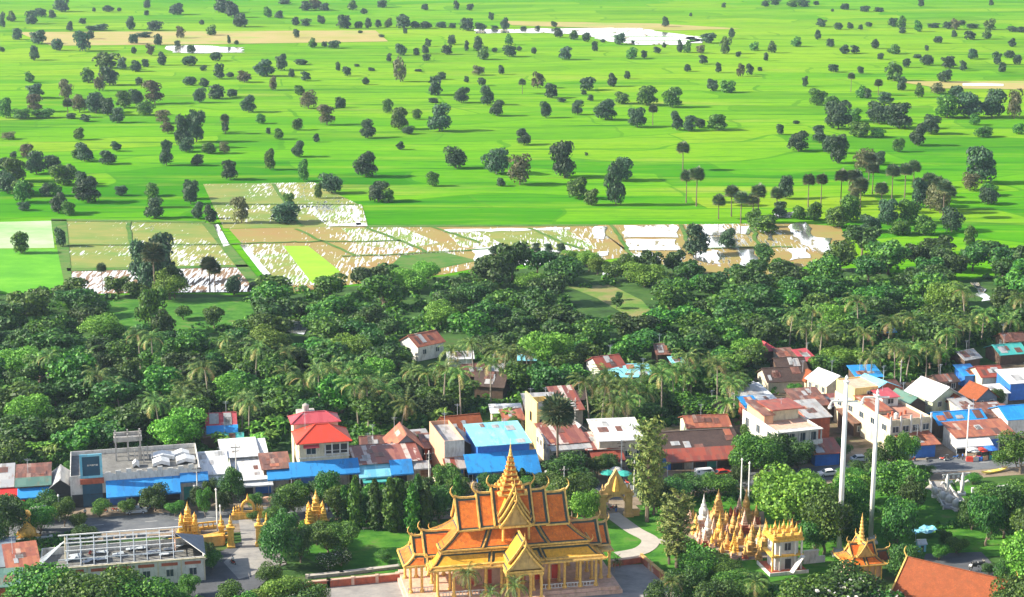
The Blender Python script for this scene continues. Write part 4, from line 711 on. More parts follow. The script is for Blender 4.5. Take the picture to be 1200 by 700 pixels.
for i in range(3): m = MB(); m.box(W*(i+.2)/3, W*(i+.8)/3, -.06, -.01, .3, 3.4); m.build('doorway', 'dark', r)
r = house('tall yellow block house with two dark front windows', 629, 528, 28, 10, 8.6, rot=15, wall='yellow_wall', roof='flat', rm='concrete', fl=(6.8,), nf=2, nl=1, name='tall_house', wf='dark_wood', ww=1.3, wh=2.0, parapet=1.2); m = MB(); m.box(-.05, .3, -.1, 10, 9.81, 11.4); m.build('gable_parapet', 'yellow_wall', r)
house('open shed with pale ribbed tin roof behind the yellow block', 619, 506, 36, 9, 4.6, rot=8, wall='dark_wood', roof='shed', rise=2.0, rm='t_grey', name='shed', cat='shed')
house('slate-blue gabled house with tan roof beside the white roof', 664, 534, 34, 10, 4.3, rot=20, wall='grey_blue_wall', roof='gy', rise=2.6, rm='t_grey', fl=(2.5,), nf=1)
house('low shop with black-and-white striped rusty roof and red awning', 688, 550, 42, 8, 4.6, wall='dark_wood', roof='shed', rise=1.2, rm='t_rustwhite', name='shophouse', cat='shop', bays=3, aws=[(.05, 1, 4.3, 2.6, 3.4, 't_redbrown')])
house('beige hall under a plain bright white roof', 702, 549, 54, 13, 6.4, rot=8, wall='beige', roof='shed', rise=.9, rm='t_white', fl=(3.2,), nf=4, nl=2, name='hall', cat='building')
house('small house with red and white striped tin roof near palms', 657, 500, 27, 11, 4.0, rot=14, wall='beige', roof='shed', rise=2.6, rm='t_rustwhite')
house('white-gabled house with dark red roof amid the woods', 703, 451, 32, 8, 4.4, rot=24, wall='white', roof='gx', rise=2.0, rm='t_redbrown', fl=(2.6,), nf=2)
house('low pavilion with pale cyan roof amid the woods', 717, 457, 46, 8, 3.4, rot=4, wall='dark_wood', roof='shed', rise=1.0, rm='t_cyan', name='shed', cat='shed')
r = house('long low market building with dark tile roof and red tin awning', 774, 552, 96, 13, 4.9, rot=10, wall='dark_wood', roof='gx', rise=1.9, rm='tile_dark', name='market_building', cat='building', bays=7, aws=[(.02, .96, 5.0, 3.3, 4.2, 't_redbrown')])
house('pale green shed with rust and white sheets on its roof', 806, 518, 50, 8, 3.6, rot=8, wall='green_wall', roof='gx', rise=1.5, rm='t_orange', name='shed', cat='shed')
r = house('white two-storey house with balcony front and dark rooftop slab', 907, 547, 56, 17, 8.0, rot=18, wall='white', roof='flat', rm='pinkish', fl=(6.3,), nf=4, nl=3, name='tall_house', ww=1.9, wh=1.9, bays=4, parapet=.5); W = r['W']
extra(r, 2.5, W-1, 8, 14, 7.9, 10.6, 'flat', 0, 'cream', 'dark_wood', parapet=.2); extra(r, .16, 2.4, 6, 15, 7.9, 10.2, 'shed', .8, 'orange_wall', 't_rust'); m = MB(); m.box(2.2, W-.4, 6.2, 14.4, 10.85, 11.1); m.build('roof_slab', 't_redbrown', r)
m = MB(); m.box(-.3, W+.3, -1.7, -.02, 4.9, 5.1); m.box(-.3, W+.3, -1.7, -1.6, 5.1, 5.9)
for i in range(5): m.box(W*i/4-.12, W*i/4+.12, -1.58, -1.3, 5.1, 8.2)
m.box(-.3, W+.3, -1.8, -.02, 8.2, 8.4); m.build('balcony', 'white', r)
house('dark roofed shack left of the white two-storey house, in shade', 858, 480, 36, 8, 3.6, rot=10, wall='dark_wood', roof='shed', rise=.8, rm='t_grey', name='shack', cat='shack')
for lb, x, y, w_, d, h, rot, wl, rf, ri, rm in [
    ('wide low house with dark tile roof at the wood edge', 900, 462, 46, 9, 3.4, 10, 'beige', 'gx', 2.2, 'tile_dark'), ('small crimson roofed hut at the wood edge', 893, 424, 18, 6, 3, 20, 'dark_wood', 'hip', 1.6, 't_pinkred'),
    ('low hut with crimson sheet roof behind the dark tile roofs', 942, 436, 16, 6, 3, 20, 'dark_wood', 'shed', 1.4, 't_pinkred'), ('long brown roofed house left of the bright white gable', 912, 446, 34, 8, 3.0, 8, 'dark_wood', 'gx', 2, 'tile_dark'),
    ('small house with hipped orange roof left of the white gable', 944, 462, 22, 7, 3.4, 15, 'cream', 'hip', 1.8, 'tile_old'), ('house with overlapping rusty sheets behind the two-storey house', 937, 497, 36, 9, 4.4, 14, 'dark_wood', 'shed', 1.6, 't_rust'),
    ('tan lean-to with pale flat sheets behind the two-storey house', 880, 488, 34, 14, 3.2, 14, 'beige', 'shed', .8, 't_white'), ('grey tin roofed workshop right of the two-storey house', 946, 517, 28, 9, 5.6, 16, 'brick_red', 'shed', 1.4, 't_grey'),
    ('small blue-roofed outbuilding left of the two-storey house', 874, 497, 16, 5, 4.2, 14, 'brick_red', 'shed', 1.0, 't_blue')]:
    house(lb, x, y, w_, d, h, rot, wl, rf, ri, rm)
house('cream house under a bright white gable roof', 968, 474, 34, 8, 5.0, rot=28, wall='cream', roof='gy', rise=2.0, rm='t_white', fl=(3.4,), nf=1, nl=3)
house('house with pale cyan gable roof behind the yellow block', 1022, 480, 38, 8, 5.0, rot=28, wall='brick_red', roof='gy', rise=1.6, rm='t_cyan', fl=(3.4,), nf=1)
house('low shed with deep blue roof under the coconut palms', 1004, 458, 30, 7, 3.6, rot=8, wall='dark_wood', roof='shed', rise=1, rm='t_blue', name='shed', cat='shed')
r = house('large cream house with yellow rear block and pinkish roof terrace', 1042, 531, 54, 26, 7.0, rot=19, wall='cream', roof='flat', rm='terrace', fl=(5.4,), nf=4, nl=5, name='tall_house', ww=2.0, wh=1.4, parapet=.7, bays=3, aws=[(-.1, .3, 4.3, 2.9, 2.6, 'cream')]); W = r['W']
extra(r, .2, W*.62, 17, 25.8, 6.9, 10.4, 'flat', 0, 'yellow_wall', 'pinkish', parapet=.3); extra(r, W*.45, W*.85, 12, 16.9, 6.9, 9.3, 'shed', .6, 'white', 't_pinkred'); extra(r, .2, W*.4, 7, 16.8, 6.9, 7.9, 'shed', 1.0, 'cream', 't_orange')
win(r, 'f', W*.4, 9.1, 1.4, 1.1, 17); win(r, 'f', W*.66, 8.3, 1.5, 1.2, 12, pane='dark')
m = MB(); m.lathe([(.5, 7.05), (.55, 8.2), (.1, 8.5)], 10, W*.3, 3); m.build('water_tank', 'white', r)
for i in range(5): m = MB(); m.box(W*i/4-.2, W*i/4+.2, -.25, -.01, 0, 8.6); m.build('pilaster', 'white', r)
for i in range(4): m = MB(); m.lathe([(.3, 7.0), (.3, 7.9), (.1, 8.0)], 8, 2+i*1.7, 4.5+i % 2); m.build('plant_pot', 'brick_red', r)
house('barn-like hall with broad white gable roof and pale green walls', 1092, 489, 42, 9.5, 4.6, rot=26, wall='green_wall', roof='gy', rise=2.6, rm='t_white', over=.8, fl=(3,), nf=2, nl=2, name='hall', cat='building')
house('small greenish gabled shed in front of the white barn roof', 1062, 495, 26, 8, 4.4, rot=24, wall='dark_wood', roof='gy', rise=1.6, rm='t_green', name='shed', cat='shed')
house('house with vivid blue tin roof beside the white lamp post', 1100, 514, 60, 8, 3.6, rot=12, wall='dark_wood', roof='gx', rise=1.6, rm='t_blue')
house('small house with orange hipped roof above the vivid blue roof', 1116, 490, 18, 6, 3.6, rot=20, wall='beige', roof='hip', rise=1.6, rm='tile_old')
house('roadside market hall with patchy rust roof and white awning', 1120, 532, 72, 7, 4.0, rot=12, wall='white', roof='shed', rise=1.2, rm='t_orange', name='market_building', cat='building', bays=4, aws=[(-.1, .55, 3.8, 2.5, 3.0, 't_white')])
house('long rust roofed shed behind the market hall', 1140, 506, 50, 6, 3.4, rot=10, wall='dark_wood', roof='shed', rise=1, rm='t_rust', name='shed', cat='shed')
house('house with mid-blue roof at the right edge', 1180, 512, 60, 9, 4.4, rot=12, wall='white', roof='gx', rise=1.8, rm='t_blue')
house('dark brick house with gabled red roof at the right', 1143, 487, 30, 6.5, 4.2, rot=24, wall='grey_blue_wall', roof='gy', rise=2.4, rm='tile_old', fl=(2.8,), nf=2)
house('house with rusty red roof and cream band, right side', 1150, 460, 28, 8, 4.2, rot=10, wall='cream', roof='gx', rise=1.6, rm='t_redbrown')
house('blue-walled building with pale roof at the right edge', 1183, 470, 60, 7, 4.6, rot=14, wall='blue_paint', roof='shed', rise=1.4, rm='t_white', name='commercial_building', cat='building')
house('grey tin hut above the small blue roof at right', 1130, 434, 24, 6, 3, rot=30, wall='dark_wood', roof='gx', rise=1.4, rm='t_grey', name='shack', cat='shack')
house('small hut with deep blue roof and blue wall at right', 1130, 455, 18, 6, 3.4, rot=12, wall='blue_paint', roof='shed', rise=1, rm='t_blue', name='shack', cat='shack')
house('wide shed with dull teal roof among the right-hand palms', 1172, 428, 34, 8, 3, rot=15, wall='dark_wood', roof='gx', rise=1.6, rm='t_teal', name='shed', cat='shed')
house('low white wall house beneath the rusty red roof', 1150, 476, 34, 5, 3, rot=14, wall='white', roof='shed', rise=.7, rm='t_white')
house('tiny hut with bright blue roof amid coconut palms', 1034, 401, 15, 4, 3, rot=10, wall='dark_wood', roof='gx', rise=.9, rm='t_blue', name='hut', cat='hut')
house('tiny hut with long white roof amid coconut palms', 1112, 393, 18, 3, 2.6, rot=0, wall='dark_wood', roof='gx', rise=.6, rm='t_white', name='hut', cat='hut')
house('lone white-walled house with bright orange roof inside the woods', 490, 424, 38, 8, 4.4, rot=40, wall='white', roof='gx', rise=2.2, rm='t_orange', fl=(2.4,), nf=2)
for lb, x, y, w_, d, h, rot, wl, rf, ri, rm in [
    ('pale sheet roofed hut below the lone orange roof', 526, 432, 28, 6, 2.8, 5, 'white', 'gx', 1.0, 't_white'), ('bluish grey roofed hut behind the dark cluster', 575, 450, 20, 6, 3, 10, 'dark_wood', 'gx', 1.4, 't_grey'),
    ('brown roofed house highest in the dark cluster left of centre', 545, 455, 26, 8, 3.2, 16, 'dark_wood', 'gx', 2.0, 't_rust'), ('dark wooden house with broad tile roof in the cluster', 556, 466, 34, 9, 3.4, -12, 'dark_wood', 'gx', 2.4, 'tile_dark'),
    ('tiny cyan roofed hut in the woods behind the cluster', 608, 434, 19, 5, 2.8, 0, 'dark_wood', 'shed', .8, 't_cyan'), ('low orange-brown roofed hut in the woods', 655, 440, 22, 6, 2.8, 12, 'beige', 'gx', 1.4, 't_orange'),
    ('long shed with pale flat roof left of the yellow block', 577, 500, 34, 5, 3.4, 6, 'beige', 'shed', .5, 't_white'), ('tan roofed lean-to left of the yellow block', 592, 508, 22, 6, 3.2, 10, 'beige', 'shed', .8, 't_orange'),
    ('brown rust roofed house among trees right of centre', 770, 428, 34, 7, 3.2, 8, 'dark_wood', 'gx', 1.8, 't_rust'), ('small cyan roofed hut beside the brown roof in the woods', 789, 438, 13, 4, 2.8, 12, 'dark_wood', 'shed', .6, 't_cyan'),
    ('cottage with stacked crimson and blue roofs among the left palms', 244, 520, 32, 6, 4.2, 10, 'dark_wood', 'gx', 2.2, 't_pinkred'), ('small dark shack with a tan roof under the left palms', 238, 526, 20, 5, 2.8, 14, 'dark_wood', 'shed', .6, 't_rust'),
    ('small hut with pale green roof under the left palms', 260, 531, 24, 5, 2.6, 10, 'cream', 'gx', 1.2, 't_teal'), ('tiny white roofed hut at the left edge of the woods', 2, 440, 16, 5, 2.6, 30, 'white', 'gx', 1, 't_white'), ('tiny pale hut in the woods at left', 70, 446, 14, 4, 2.4, 10, 'dark_wood', 'shed', .6, 't_white')]:
    r = house(lb, x, y, w_, d, h, rot, wl, rf, ri, rm)
    if 'stacked' in lb: m = MB(); W = r['W']; m.slab([(-.3, -2.6, 3.2), (W+.6, -2.6, 3.2), (W+.6, 1.2, 4.7), (-.3, 1.2, 4.7)], .12); m.build('lower_roof', 't_blue', r)
for lb, x, y, w_, d, h, rot, wl, rf, ri, rm in [
    ('grey tin lean-to behind the narrow orange shophouse', 480, 536, 26, 7, 3.2, 16, 'dark_wood', 'shed', .8, 't_grey'), ('dark rust lean-to right of the faded orange gable', 498, 545, 20, 7, 4.0, 12, 'brick_red', 'shed', 1.0, 't_rust'), ('small rusty hut behind the low shack roof', 424, 538, 26, 6, 3, 8, 'dark_wood', 'gx', 1.4, 't_rust'),
    ('low rusty shed wedged between tall masts and cream house', 1000, 512, 30, 8, 3.4, 18, 'dark_wood', 'shed', 1, 't_rust'), ('low shed with rust roof below the bright cyan gable', 1032, 470, 26, 6, 3, 20, 'dark_wood', 'gx', 1.2, 't_rust'), ('brown lean-to behind the barn-like hall', 1100, 462, 26, 6, 3, 20, 'dark_wood', 'gx', 1.2, 'tile_dark'),
    ('grey patched shed between barn hall and dark brick house', 1128, 498, 20, 7, 3.6, 18, 'beige', 'shed', 1, 't_grey'), ('rust roofed lean-to at right, before the dark brick house', 1150, 498, 30, 5, 3.0, 12, 'dark_wood', 'shed', .8, 't_rust'), ('brown roofed hut highest on the right above the teal shed', 1178, 412, 26, 6, 3, 12, 'dark_wood', 'gx', 1.4, 't_rust'),
    ('long rusty strip-roofed shed above the pale green shed', 806, 495, 40, 6, 3, 8, 'dark_wood', 'gx', 1.2, 'tile_dark'), ('tan patched lean-to left of the crimson sheet roof', 915, 430, 20, 5, 2.8, 16, 'beige', 'shed', .8, 't_rust'), ('narrow rust roofed row beneath the white gable roof', 958, 494, 34, 6, 3.6, 16, 'dark_wood', 'shed', 1, 't_rustwhite'),
    ('small beige shed left of the white-roofed hall', 690, 532, 18, 6, 3.6, 14, 'beige', 'gx', 1.2, 't_rust'), ('dark shed behind the striped red and white roof', 664, 482, 22, 6, 3, 10, 'dark_wood', 'gx', 1.2, 'tile_dark'), ('low dark lean-to right of the long market building', 872, 550, 26, 7, 3.4, 12, 'dark_wood', 'shed', 1, 't_grey')]:
    house(lb, x, y, w_, d, h, rot, wl, rf, ri, rm, fl=(1.8,), nf=2, nl=1)
house('red-roofed roadside stall with blue front, left of the poles', 955, 547, 30, 5, 3.2, rot=12, wall='blue_paint', roof='shed', rise=1.2, rm='t_redbrown', name='stall', cat='stall', over=.8)
house('roadside stall with rust awning roof and blue fascia strip', 1062, 538, 36, 5, 3.4, rot=12, wall='blue_paint', roof='shed', rise=.8, rm='t_orange', name='stall', cat='stall', over=1.0)
# the building in the left foreground that has lost its roof
p = G(48, 696); s = S(48, 696); r = empty('roofless_building', (p.x, p.y, .05), R(12), 'white building stripped of its roof, bare truss frame showing', 'building'); W = 190/s; D = 10.5; HH = 4.9
m = MB(); m.box(0, W, 0, .2, 0, HH); m.box(0, W, D-.2, D, 0, HH); m.box(0, .2, .2, D-.2, 0, HH); m.box(W-.2, W, .2, D-.2, 0, HH); m.build('wall', 'white', r)
m = MB(); m.box(.2, W-.2, .2, D-.2, 3.3, 3.5); m.build('ceiling', 'roof_deck', r)
m = MB(); m.box(-.25, W+.25, -.3, -.02, 4.55, 4.75)
for i in range(8): m.box(W*i/7-.12, W*i/7+.12, -.14, -.01, 0, 4.5)
m.build('cornice', 'cream', r)
for i in range(7): m = MB(); m.box(W*(i+.15)/7, W*(i+.85)/7, -.05, -.01, 3.5, 4.1); m.build('lintel_panel', 'brick_red', r)
for i in range(7): win(r, 'f', W*(i+.5)/7, 2.1, 1.3, 1.4, 0, 'white')
rx0, rx1, rz = 4.6, W-5.2, 9.0
for x_ in (rx0, rx1): m = MB(); m.add([(x_-.1, D*.18, HH+.6), (x_-.1, D*.82, HH+.6), (x_-.1, D/2, rz), (x_+.1, D*.18, HH+.6), (x_+.1, D*.82, HH+.6), (x_+.1, D/2, rz)], [(0, 2, 1), (3, 4, 5), (0, 3, 5, 2), (1, 2, 5, 4), (0, 1, 4, 3)]); m.build('gable', 'cream' if x_ == rx0 else 'pinkish', r)
m = MB(); m.bar((rx0-1.2, D/2, rz+.1), (rx1+1.5, D/2, rz+.1), .22); m.bar((rx0, D*.5, rz-.8), (rx1, D*.5, rz-.8), .14); m.build('ridge_beam', 'pole_white', r)
for sgn, fr in ((1, .25), (1, .5), (1, .78), (-1, .3), (-1, .7)):
    y_ = D/2-sgn*D/2*fr; z_ = rz-(rz-HH)*fr; m = MB(); m.bar((rx0-(1.2 if fr > .6 else 0), y_, z_), (rx1+(1.5 if fr > .6 else 0), y_, z_), .16); m.build('purlin', 'steel' if fr > .6 or sgn < 0 else 'pole_white', r)
for i in range(9):
    x_ = rx0+.4+(rx1-rx0-.8)*i/8; m = MB(); m.bar((x_, .1, HH+.1), (x_, D/2, rz), .12); m.bar((x_, D-.1, HH+.1), (x_, D/2, rz), .12); m.bar((x_, .1, HH+.1), (x_, D-.1, HH+.1), .1)
    for f_ in (.3, .6): m.bar((x_, D/2*(1-f_), HH+.1), (x_, D/2*(1-f_), rz-(rz-HH)*f_), .08); m.bar((x_, D/2*(1+f_), HH+.1), (x_, D/2*(1+f_), rz-(rz-HH)*f_), .08)
    m.build('truss', 'steel', r)
for k in range(7):
    t = (k+1)/8; m = MB(); m.bar((W+.2-(W-rx1)*0, .1+D*.0+t*D*.5, HH+.05), (rx1, D/2, rz-1.0), .1); m.build('hip_rafter', 'pole_white', r)
    m = MB(); m.bar((-.1, .1+t*D*.5, HH+.05), (rx0, D/2, rz-1.0), .1); m.build('hip_rafter', 'steel', r)
m = MB(); m.slab([(W+.3, .6, HH+.12), (W+.3, D+.3, HH+.12), (rx1+.25, D/2, rz-1.0)], .1); m.slab([(W+.3, D+.3, HH+.12), (rx1-2.5, D+.3, HH+.12), (rx1+.25, D/2, rz-1.0)], .1); m.build('roof_sheet', 'grey_blue_wall', r)
for k in range(9): m = MB(); u_ = rx0+.6+k*(rx1-rx0-1.2)/9; v_ = hrnd.uniform(.15, .7); w2 = hrnd.uniform(.15, .35); zz_ = lambda q: rz-(rz-HH)*q+.12; m.slab([(u_, D/2+D/2*v_, zz_(v_)), (u_+1.8, D/2+D/2*v_, zz_(v_)), (u_+1.8, D/2+D/2*min(1, v_+w2), zz_(min(1, v_+w2))), (u_, D/2+D/2*min(1, v_+w2), zz_(min(1, v_+w2)))], .06); m.build('roof_remnant', 'grey_blue_wall', r)
for k in range(16): m = MB(); a = hrnd.uniform(2, W-2); b = hrnd.uniform(1, D-1.5); m.slab([(a, b, 3.9), (a+hrnd.uniform(1, 2.5), b, 3.7+hrnd.random()*.5), (a+2, b+hrnd.uniform(.8, 2), 4.0), (a, b+1.2, 3.8)], .08); m.build('debris_sheet', 'steel', r)
house('low annex with rusty orange roof, beside the roofless building', 12, 694, 34, 8, 4.6, rot=20, wall='beige', roof='shed', rise=1.6, rm='t_orange', fl=(2.2,), nf=1, name='annex', cat='building')
house('beige corner building with dark doors at the lower left edge', -40, 716, 60, 7, 4.2, rot=10, wall='brick_red', roof='shed', rise=.5, rm='t_green', name='annex', cat='building')
house('blue-grey roofed shed at the left edge below the golden figure', -30, 688, 44, 12, 3.6, rot=14, wall='dark', roof='shed', rise=1.0, rm='t_blue' if False else 'grey_blue_wall', name='shed', cat='shed')
# ================================================================ THE TEMPLE PAVILION
def finial(m, p, dx, dy, s=1.0, mi=0):       # upswept horn at a gable end
    P = Vector(p); m.tube([P, P+Vector((dx*.35, dy*.35, .35))*s, P+Vector((dx*.75, dy*.75, .95))*s, P+Vector((dx*.7, dy*.7, 1.6))*s, P+Vector((dx*.3, dy*.3, 2.2))*s], [.2*s, .18*s, .14*s, .09*s, .02*s], 6, mi)
def slope_pts(a, b, n=4, sag=.35):           # concave line from ridge a to eave b
    a, b = Vector(a), Vector(b); return [a.lerp(b, i/n)-Vector((0, 0, sag*4*(i/n)*(1-i/n))) for i in range(n+1)]
def panel(root, A, B, C_, D_, tile, inset=.62, sag=.3, trim='green_border', trims=(1, 1, 1, 1), edge='gold_pale'):
    """one roof plane: A,B along the top (left,right), C_,D_ along the eave (right,left)"""
    A, B, C_, D_ = map(Vector, (A, B, C_, D_)); m = MB(); n = 4; L = slope_pts(A, D_, n, sag); Rr = slope_pts(B, C_, n, sag); dn = Vector((0, 0, -.16))
    vs_ = [p for q in zip(L, Rr) for p in q]; m.add(vs_+[v+dn for v in vs_], [(2*i, 2*i+2, 2*i+3, 2*i+1) for i in range(n)]+[(2*n+2+2*i, 2*n+2+2*i+1, 2*n+2+2*i+3, 2*n+2+2*i+2) for i in range(n)]+[(0, 1, 2*n+3, 2*n+2)]+[(2*n, 4*n+2, 4*n+3, 2*n+1)]+[(2*i, 2*n+2+2*i, 2*n+4+2*i, 2*i+2) for i in range(n)]+[(2*i+1, 2*i+3, 2*n+5+2*i, 2*n+3+2*i) for i in range(n)])
    pl = m.build('roof_panel', trim, root)
    m = MB(); out = (B-A).normalized() if (B-A).length > .01 else (C_-D_).normalized(); nrm = (D_-A).cross(C_-D_).normalized(); nrm = nrm if nrm.z > 0 else -nrm
    def at(u, v): l = L[0].lerp(L[-1], v)-Vector((0, 0, sag*4*v*(1-v))); r_ = Rr[0].lerp(Rr[-1], v)-Vector((0, 0, sag*4*v*(1-v))); w_ = (r_-l).length; uu = (inset+u*(w_-2*inset))/w_ if w_ > 2*inset else .5; return l.lerp(r_, uu)+nrm*.06
    ln = (D_-A).length; v0 = inset*.8/ln; v1 = 1-inset*.9/ln; vs_ = []
    for i in range(n+1): v = v0+(v1-v0)*i/n; vs_ += [at(0, v), at(1, v)]
    m.add(vs_, [(2*i, 2*i+2, 2*i+3, 2*i+1) for i in range(n)]); m.build('tile_field', tile, pl)
    m = MB()
    for P, on in ((L, trims[0]), (Rr, trims[1])):
        if on:
            for i in range(n): m.bar(P[i]+Vector((0, 0, .08)), P[i+1]+Vector((0, 0, .08)), .28, .36)
    if trims[2]: m.bar(D_+Vector((0, 0, -.05)), C_+Vector((0, 0, -.05)), .22, .3)
    if trims[3]: m.bar(A+Vector((0, 0, .1)), B+Vector((0, 0, .1)), .34, .3)
    if m.v: m.build('roof_edge', edge, pl)
    return pl
def gable_run(root, x0, x1, yc, hw, ze, zr, tile, axis='x', ends=(1, 1), tymp=None, horn=1.0, ridge_up=.5, edge='gold_pale'):
    """gabled roof along local x (or along y with axis 'y'); hw half width, ze eave height, zr ridge height"""
    T = (lambda x, y, z: (x, y, z)) if axis == 'x' else (lambda x, y, z: (-y+2*yc if False else y, x, z))
    if axis == 'x':
        f = lambda u, v, z: (u, yc+v, z)
    else: f = lambda u, v, z: (yc-v, u, z)
    panel(root, f(x0, 0, zr), f(x1, 0, zr), f(x1, -hw, ze), f(x0, -hw, ze), tile, trims=(ends[0], ends[1], 1, 0), edge=edge); panel(root, f(x1, 0, zr), f(x0, 0, zr), f(x0, hw, ze), f(x1, hw, ze), tile, trims=(ends[1], ends[0], 1, 0), edge=edge)
    m = MB(); xm = (x0+x1)/2; P = [Vector(f(x0, 0, zr+ridge_up*ends[0])), Vector(f(x0+(x1-x0)*.2, 0, zr+.12)), Vector(f(xm, 0, zr+.05)), Vector(f(x0+(x1-x0)*.8, 0, zr+.12)), Vector(f(x1, 0, zr+ridge_up*ends[1]))]
    for a, b in zip(P, P[1:]): m.bar(a, b, .32, .34)
    for e, xx, sg in ((ends[0], x0, -1), (ends[1], x1, 1)):
        if not e: continue
        d = Vector(f(1, 0, 0))-Vector(f(0, 0, 0)); h_ = MB(); finial(h_, f(xx, 0, zr+.2), d.x*sg, d.y*sg, horn); h_.build('finial', edge, root)
        for s_ in (-1, 1): v = Vector(f(0, s_, 0))-Vector(f(0, 0, 0)); h_ = MB(); finial(h_, f(xx, hw*s_, ze+.1), v.x*.9, v.y*.9, horn*.5); h_.build('eave_finial', edge, root)
    m.build('ridge', edge, root)
    if tymp:
        for e, xx in ((ends[0], x0+.35), (ends[1], x1-.35)):
            if e: m = MB(); a, b, c = f(xx, -hw+.5, ze+.15), f(xx, hw-.5, ze+.15), f(xx, 0, zr-.5); m.add([a, b, c], [(0, 1, 2)]); m.build('tympanum', tymp, root)
tp = G(512, 710); R0_ = 11.5
tmp = empty('temple_pavilion', (tp.x, tp.y, .2), R(R0_), 'golden-columned temple pavilion with tiered orange roofs and central spire', 'temple')
LX, DY = 30.0, 14.0
m = MB(); m.box(-5.5, LX+4.5, -1.6, DY+1.5, 0, .7); m.box(-5.0, LX+4.0, -1.1, DY+1, .7, 1.3); m.box(11, 20, -5.6, -1.62, 0, .62); m.box(11.6, 19.4, -5.0, -1.15, .62, 1.25); m.build('plinth', 'pinkish', tmp)
m = MB(); m.box(-.6, LX+.6, -.1, DY, 1.3, 1.36); m.build('floor', 'pinkish', tmp)
def temple_col(x, y, z1, z0=1.3, r=.27):
    m = MB(); m.lathe([(r*1.7, z0), (r*1.7, z0+.25), (r*1.25, z0+.45), (r, z0+.6), (r*.92, z1-.6), (r*1.25, z1-.4), (r*1.6, z1-.15), (r*1.6, z1)], 10, x, y); m.build('column', 'gold_pale', tmp)
for i in range(11):
    x = .2+(LX-.4)*i/10
    for y in (.1, DY-.4): temple_col(x, y, 7.0)
for i in range(8): temple_col(3+(LX-6)*i/7, 3.4, 9.0); temple_col(3+(LX-6)*i/7, 10.6, 9.0)
for y in (3.2, 7, 10.8): temple_col(.2, y, 7.0); temple_col(LX-.2, y, 7.0)
for x in (-4.3, -2.2): temple_col(x, 3.4, 6.6); temple_col(x, 10.6, 6.6)
for x in (LX+3.2, LX+1.6): temple_col(x, 3.4, 6.6); temple_col(x, 10.6, 6.6)
for x in (12.4, 14.4, 16.6, 18.6): temple_col(x, -4.0, 6.2, 1.25)
m = MB(); m.box(5, LX-5, 4.5, 9.5, 1.36, 9); m.build('inner_hall', 'pinkish', tmp)
for i in range(6): m = MB(); m.box(6.4+i*3.2, 7.8+i*3.2, 4.38, 4.48, 1.5, 4.2); m.build('inner_door', 'red_paint', tmp)
for a_, b_, y in ((.4, 10.8, .1), (19.5, LX-.4, .1), (.4, 10.8, DY-.4), (19.5, LX-.4, DY-.4), (-4.9, .0, 3.3)):
    m = MB(); m.box(a_, b_, y-.07, y+.07, 2.1, 2.27); m.box(a_, b_, y-.05, y+.05, 1.38, 1.5)
    for i in range(int((b_-a_)/.6)): m.box(a_+i*.6+.1, a_+i*.6+.24, y-.045, y+.045, 1.5, 2.1)
    m.build('balustrade', 'white', tmp)
m = MB(); m.box(-1.2, LX+1.2, -1.0, DY+1.0, 6.9, 7.15); m.build('lower_ceiling', 'ochre', tmp); m = MB(); m.box(-.9, LX+.9, -.7, DY+.7, 7.15, 7.5); m.build('entablature', 'gold_pale', tmp)
def skirt(x0, x1, y0, y1, ze, X0, X1, Y0, Y1, zt, tile, splits, edge='gold_pale'):
    """sloping tier: eave rectangle x0..y1 at ze up to the rectangle X0..Y1 at zt; front split at the given fractions"""
    s = [0]+list(splits)+[1]
    for a, b in zip(s, s[1:]):
        A = (X0+(X1-X0)*a, Y0, zt); B = (X0+(X1-X0)*b, Y0, zt); C_ = (x0+(x1-x0)*b, y0, ze); D_ = (x0+(x1-x0)*a, y0, ze); panel(tmp, A, B, C_, D_, tile, edge=edge)
        A = (X0+(X1-X0)*b, Y1, zt); B = (X0+(X1-X0)*a, Y1, zt); C_ = (x0+(x1-x0)*a, y1, ze); D_ = (x0+(x1-x0)*b, y1, ze); panel(tmp, A, B, C_, D_, tile, edge=edge)
    panel(tmp, (X0, Y1, zt), (X0, Y0, zt), (x0, y0, ze), (x0, y1, ze), tile, edge=edge); panel(tmp, (X1, Y0, zt), (X1, Y1, zt), (x1, y1, ze), (x1, y0, ze), tile, edge=edge)
    for (a, b, sx, sy) in ((x0, y0, -1, -1), (x1, y0, 1, -1), (x0, y1, -1, 1), (x1, y1, 1, 1)): m = MB(); finial(m, (a, b, ze), sx*.7, sy*.7, .6); m.build('corner_finial', edge, tmp)
skirt(-1.4, LX+1.4, -1.2, DY+1.2, 7.0, 1.2, LX-1.2, 1.9, DY-1.9, 8.9, 'tile_yellow', (.34, .66))
m = MB(); m.box(1.8, LX-1.8, 2.3, DY-2.3, 8.4, 10.3); m.build('clerestory', 'dark_wood', tmp)
skirt(.9, LX-.9, 1.3, DY-1.3, 9.7, 5.0, LX-5.0, 4.1, DY-4.1, 12.7, 'tile_orange', (.28, .72))
m = MB(); m.box(5.4, LX-5.4, 4.4, DY-4.4, 12.0, 13.6); m.build('clerestory', 'dark_wood', tmp)
YC = DY/2
for k, (a, b, ze, zr) in enumerate(((4.8, 8.7, 12.9, 17.9), (8.7, 21.3, 13.1, 18.7), (21.3, LX-4.8, 12.9, 17.9))): pass
runs = [(4.6, 9.2, 12.7, 17.6, (1, 0)), (8.6, 12.2, 12.9, 18.3, (1, 0)), (11.4, 18.8, 13.1, 19.2, (1, 1)), (18.0, 21.6, 12.9, 18.3, (0, 1)), (21.0, LX-4.6, 12.7, 17.6, (0, 1))]
for a, b, ze, zr, en in runs: gable_run(tmp, a, b, YC, 3.9, ze, zr, 'tile_orange', ends=en, tymp='ochre', horn=1.05)
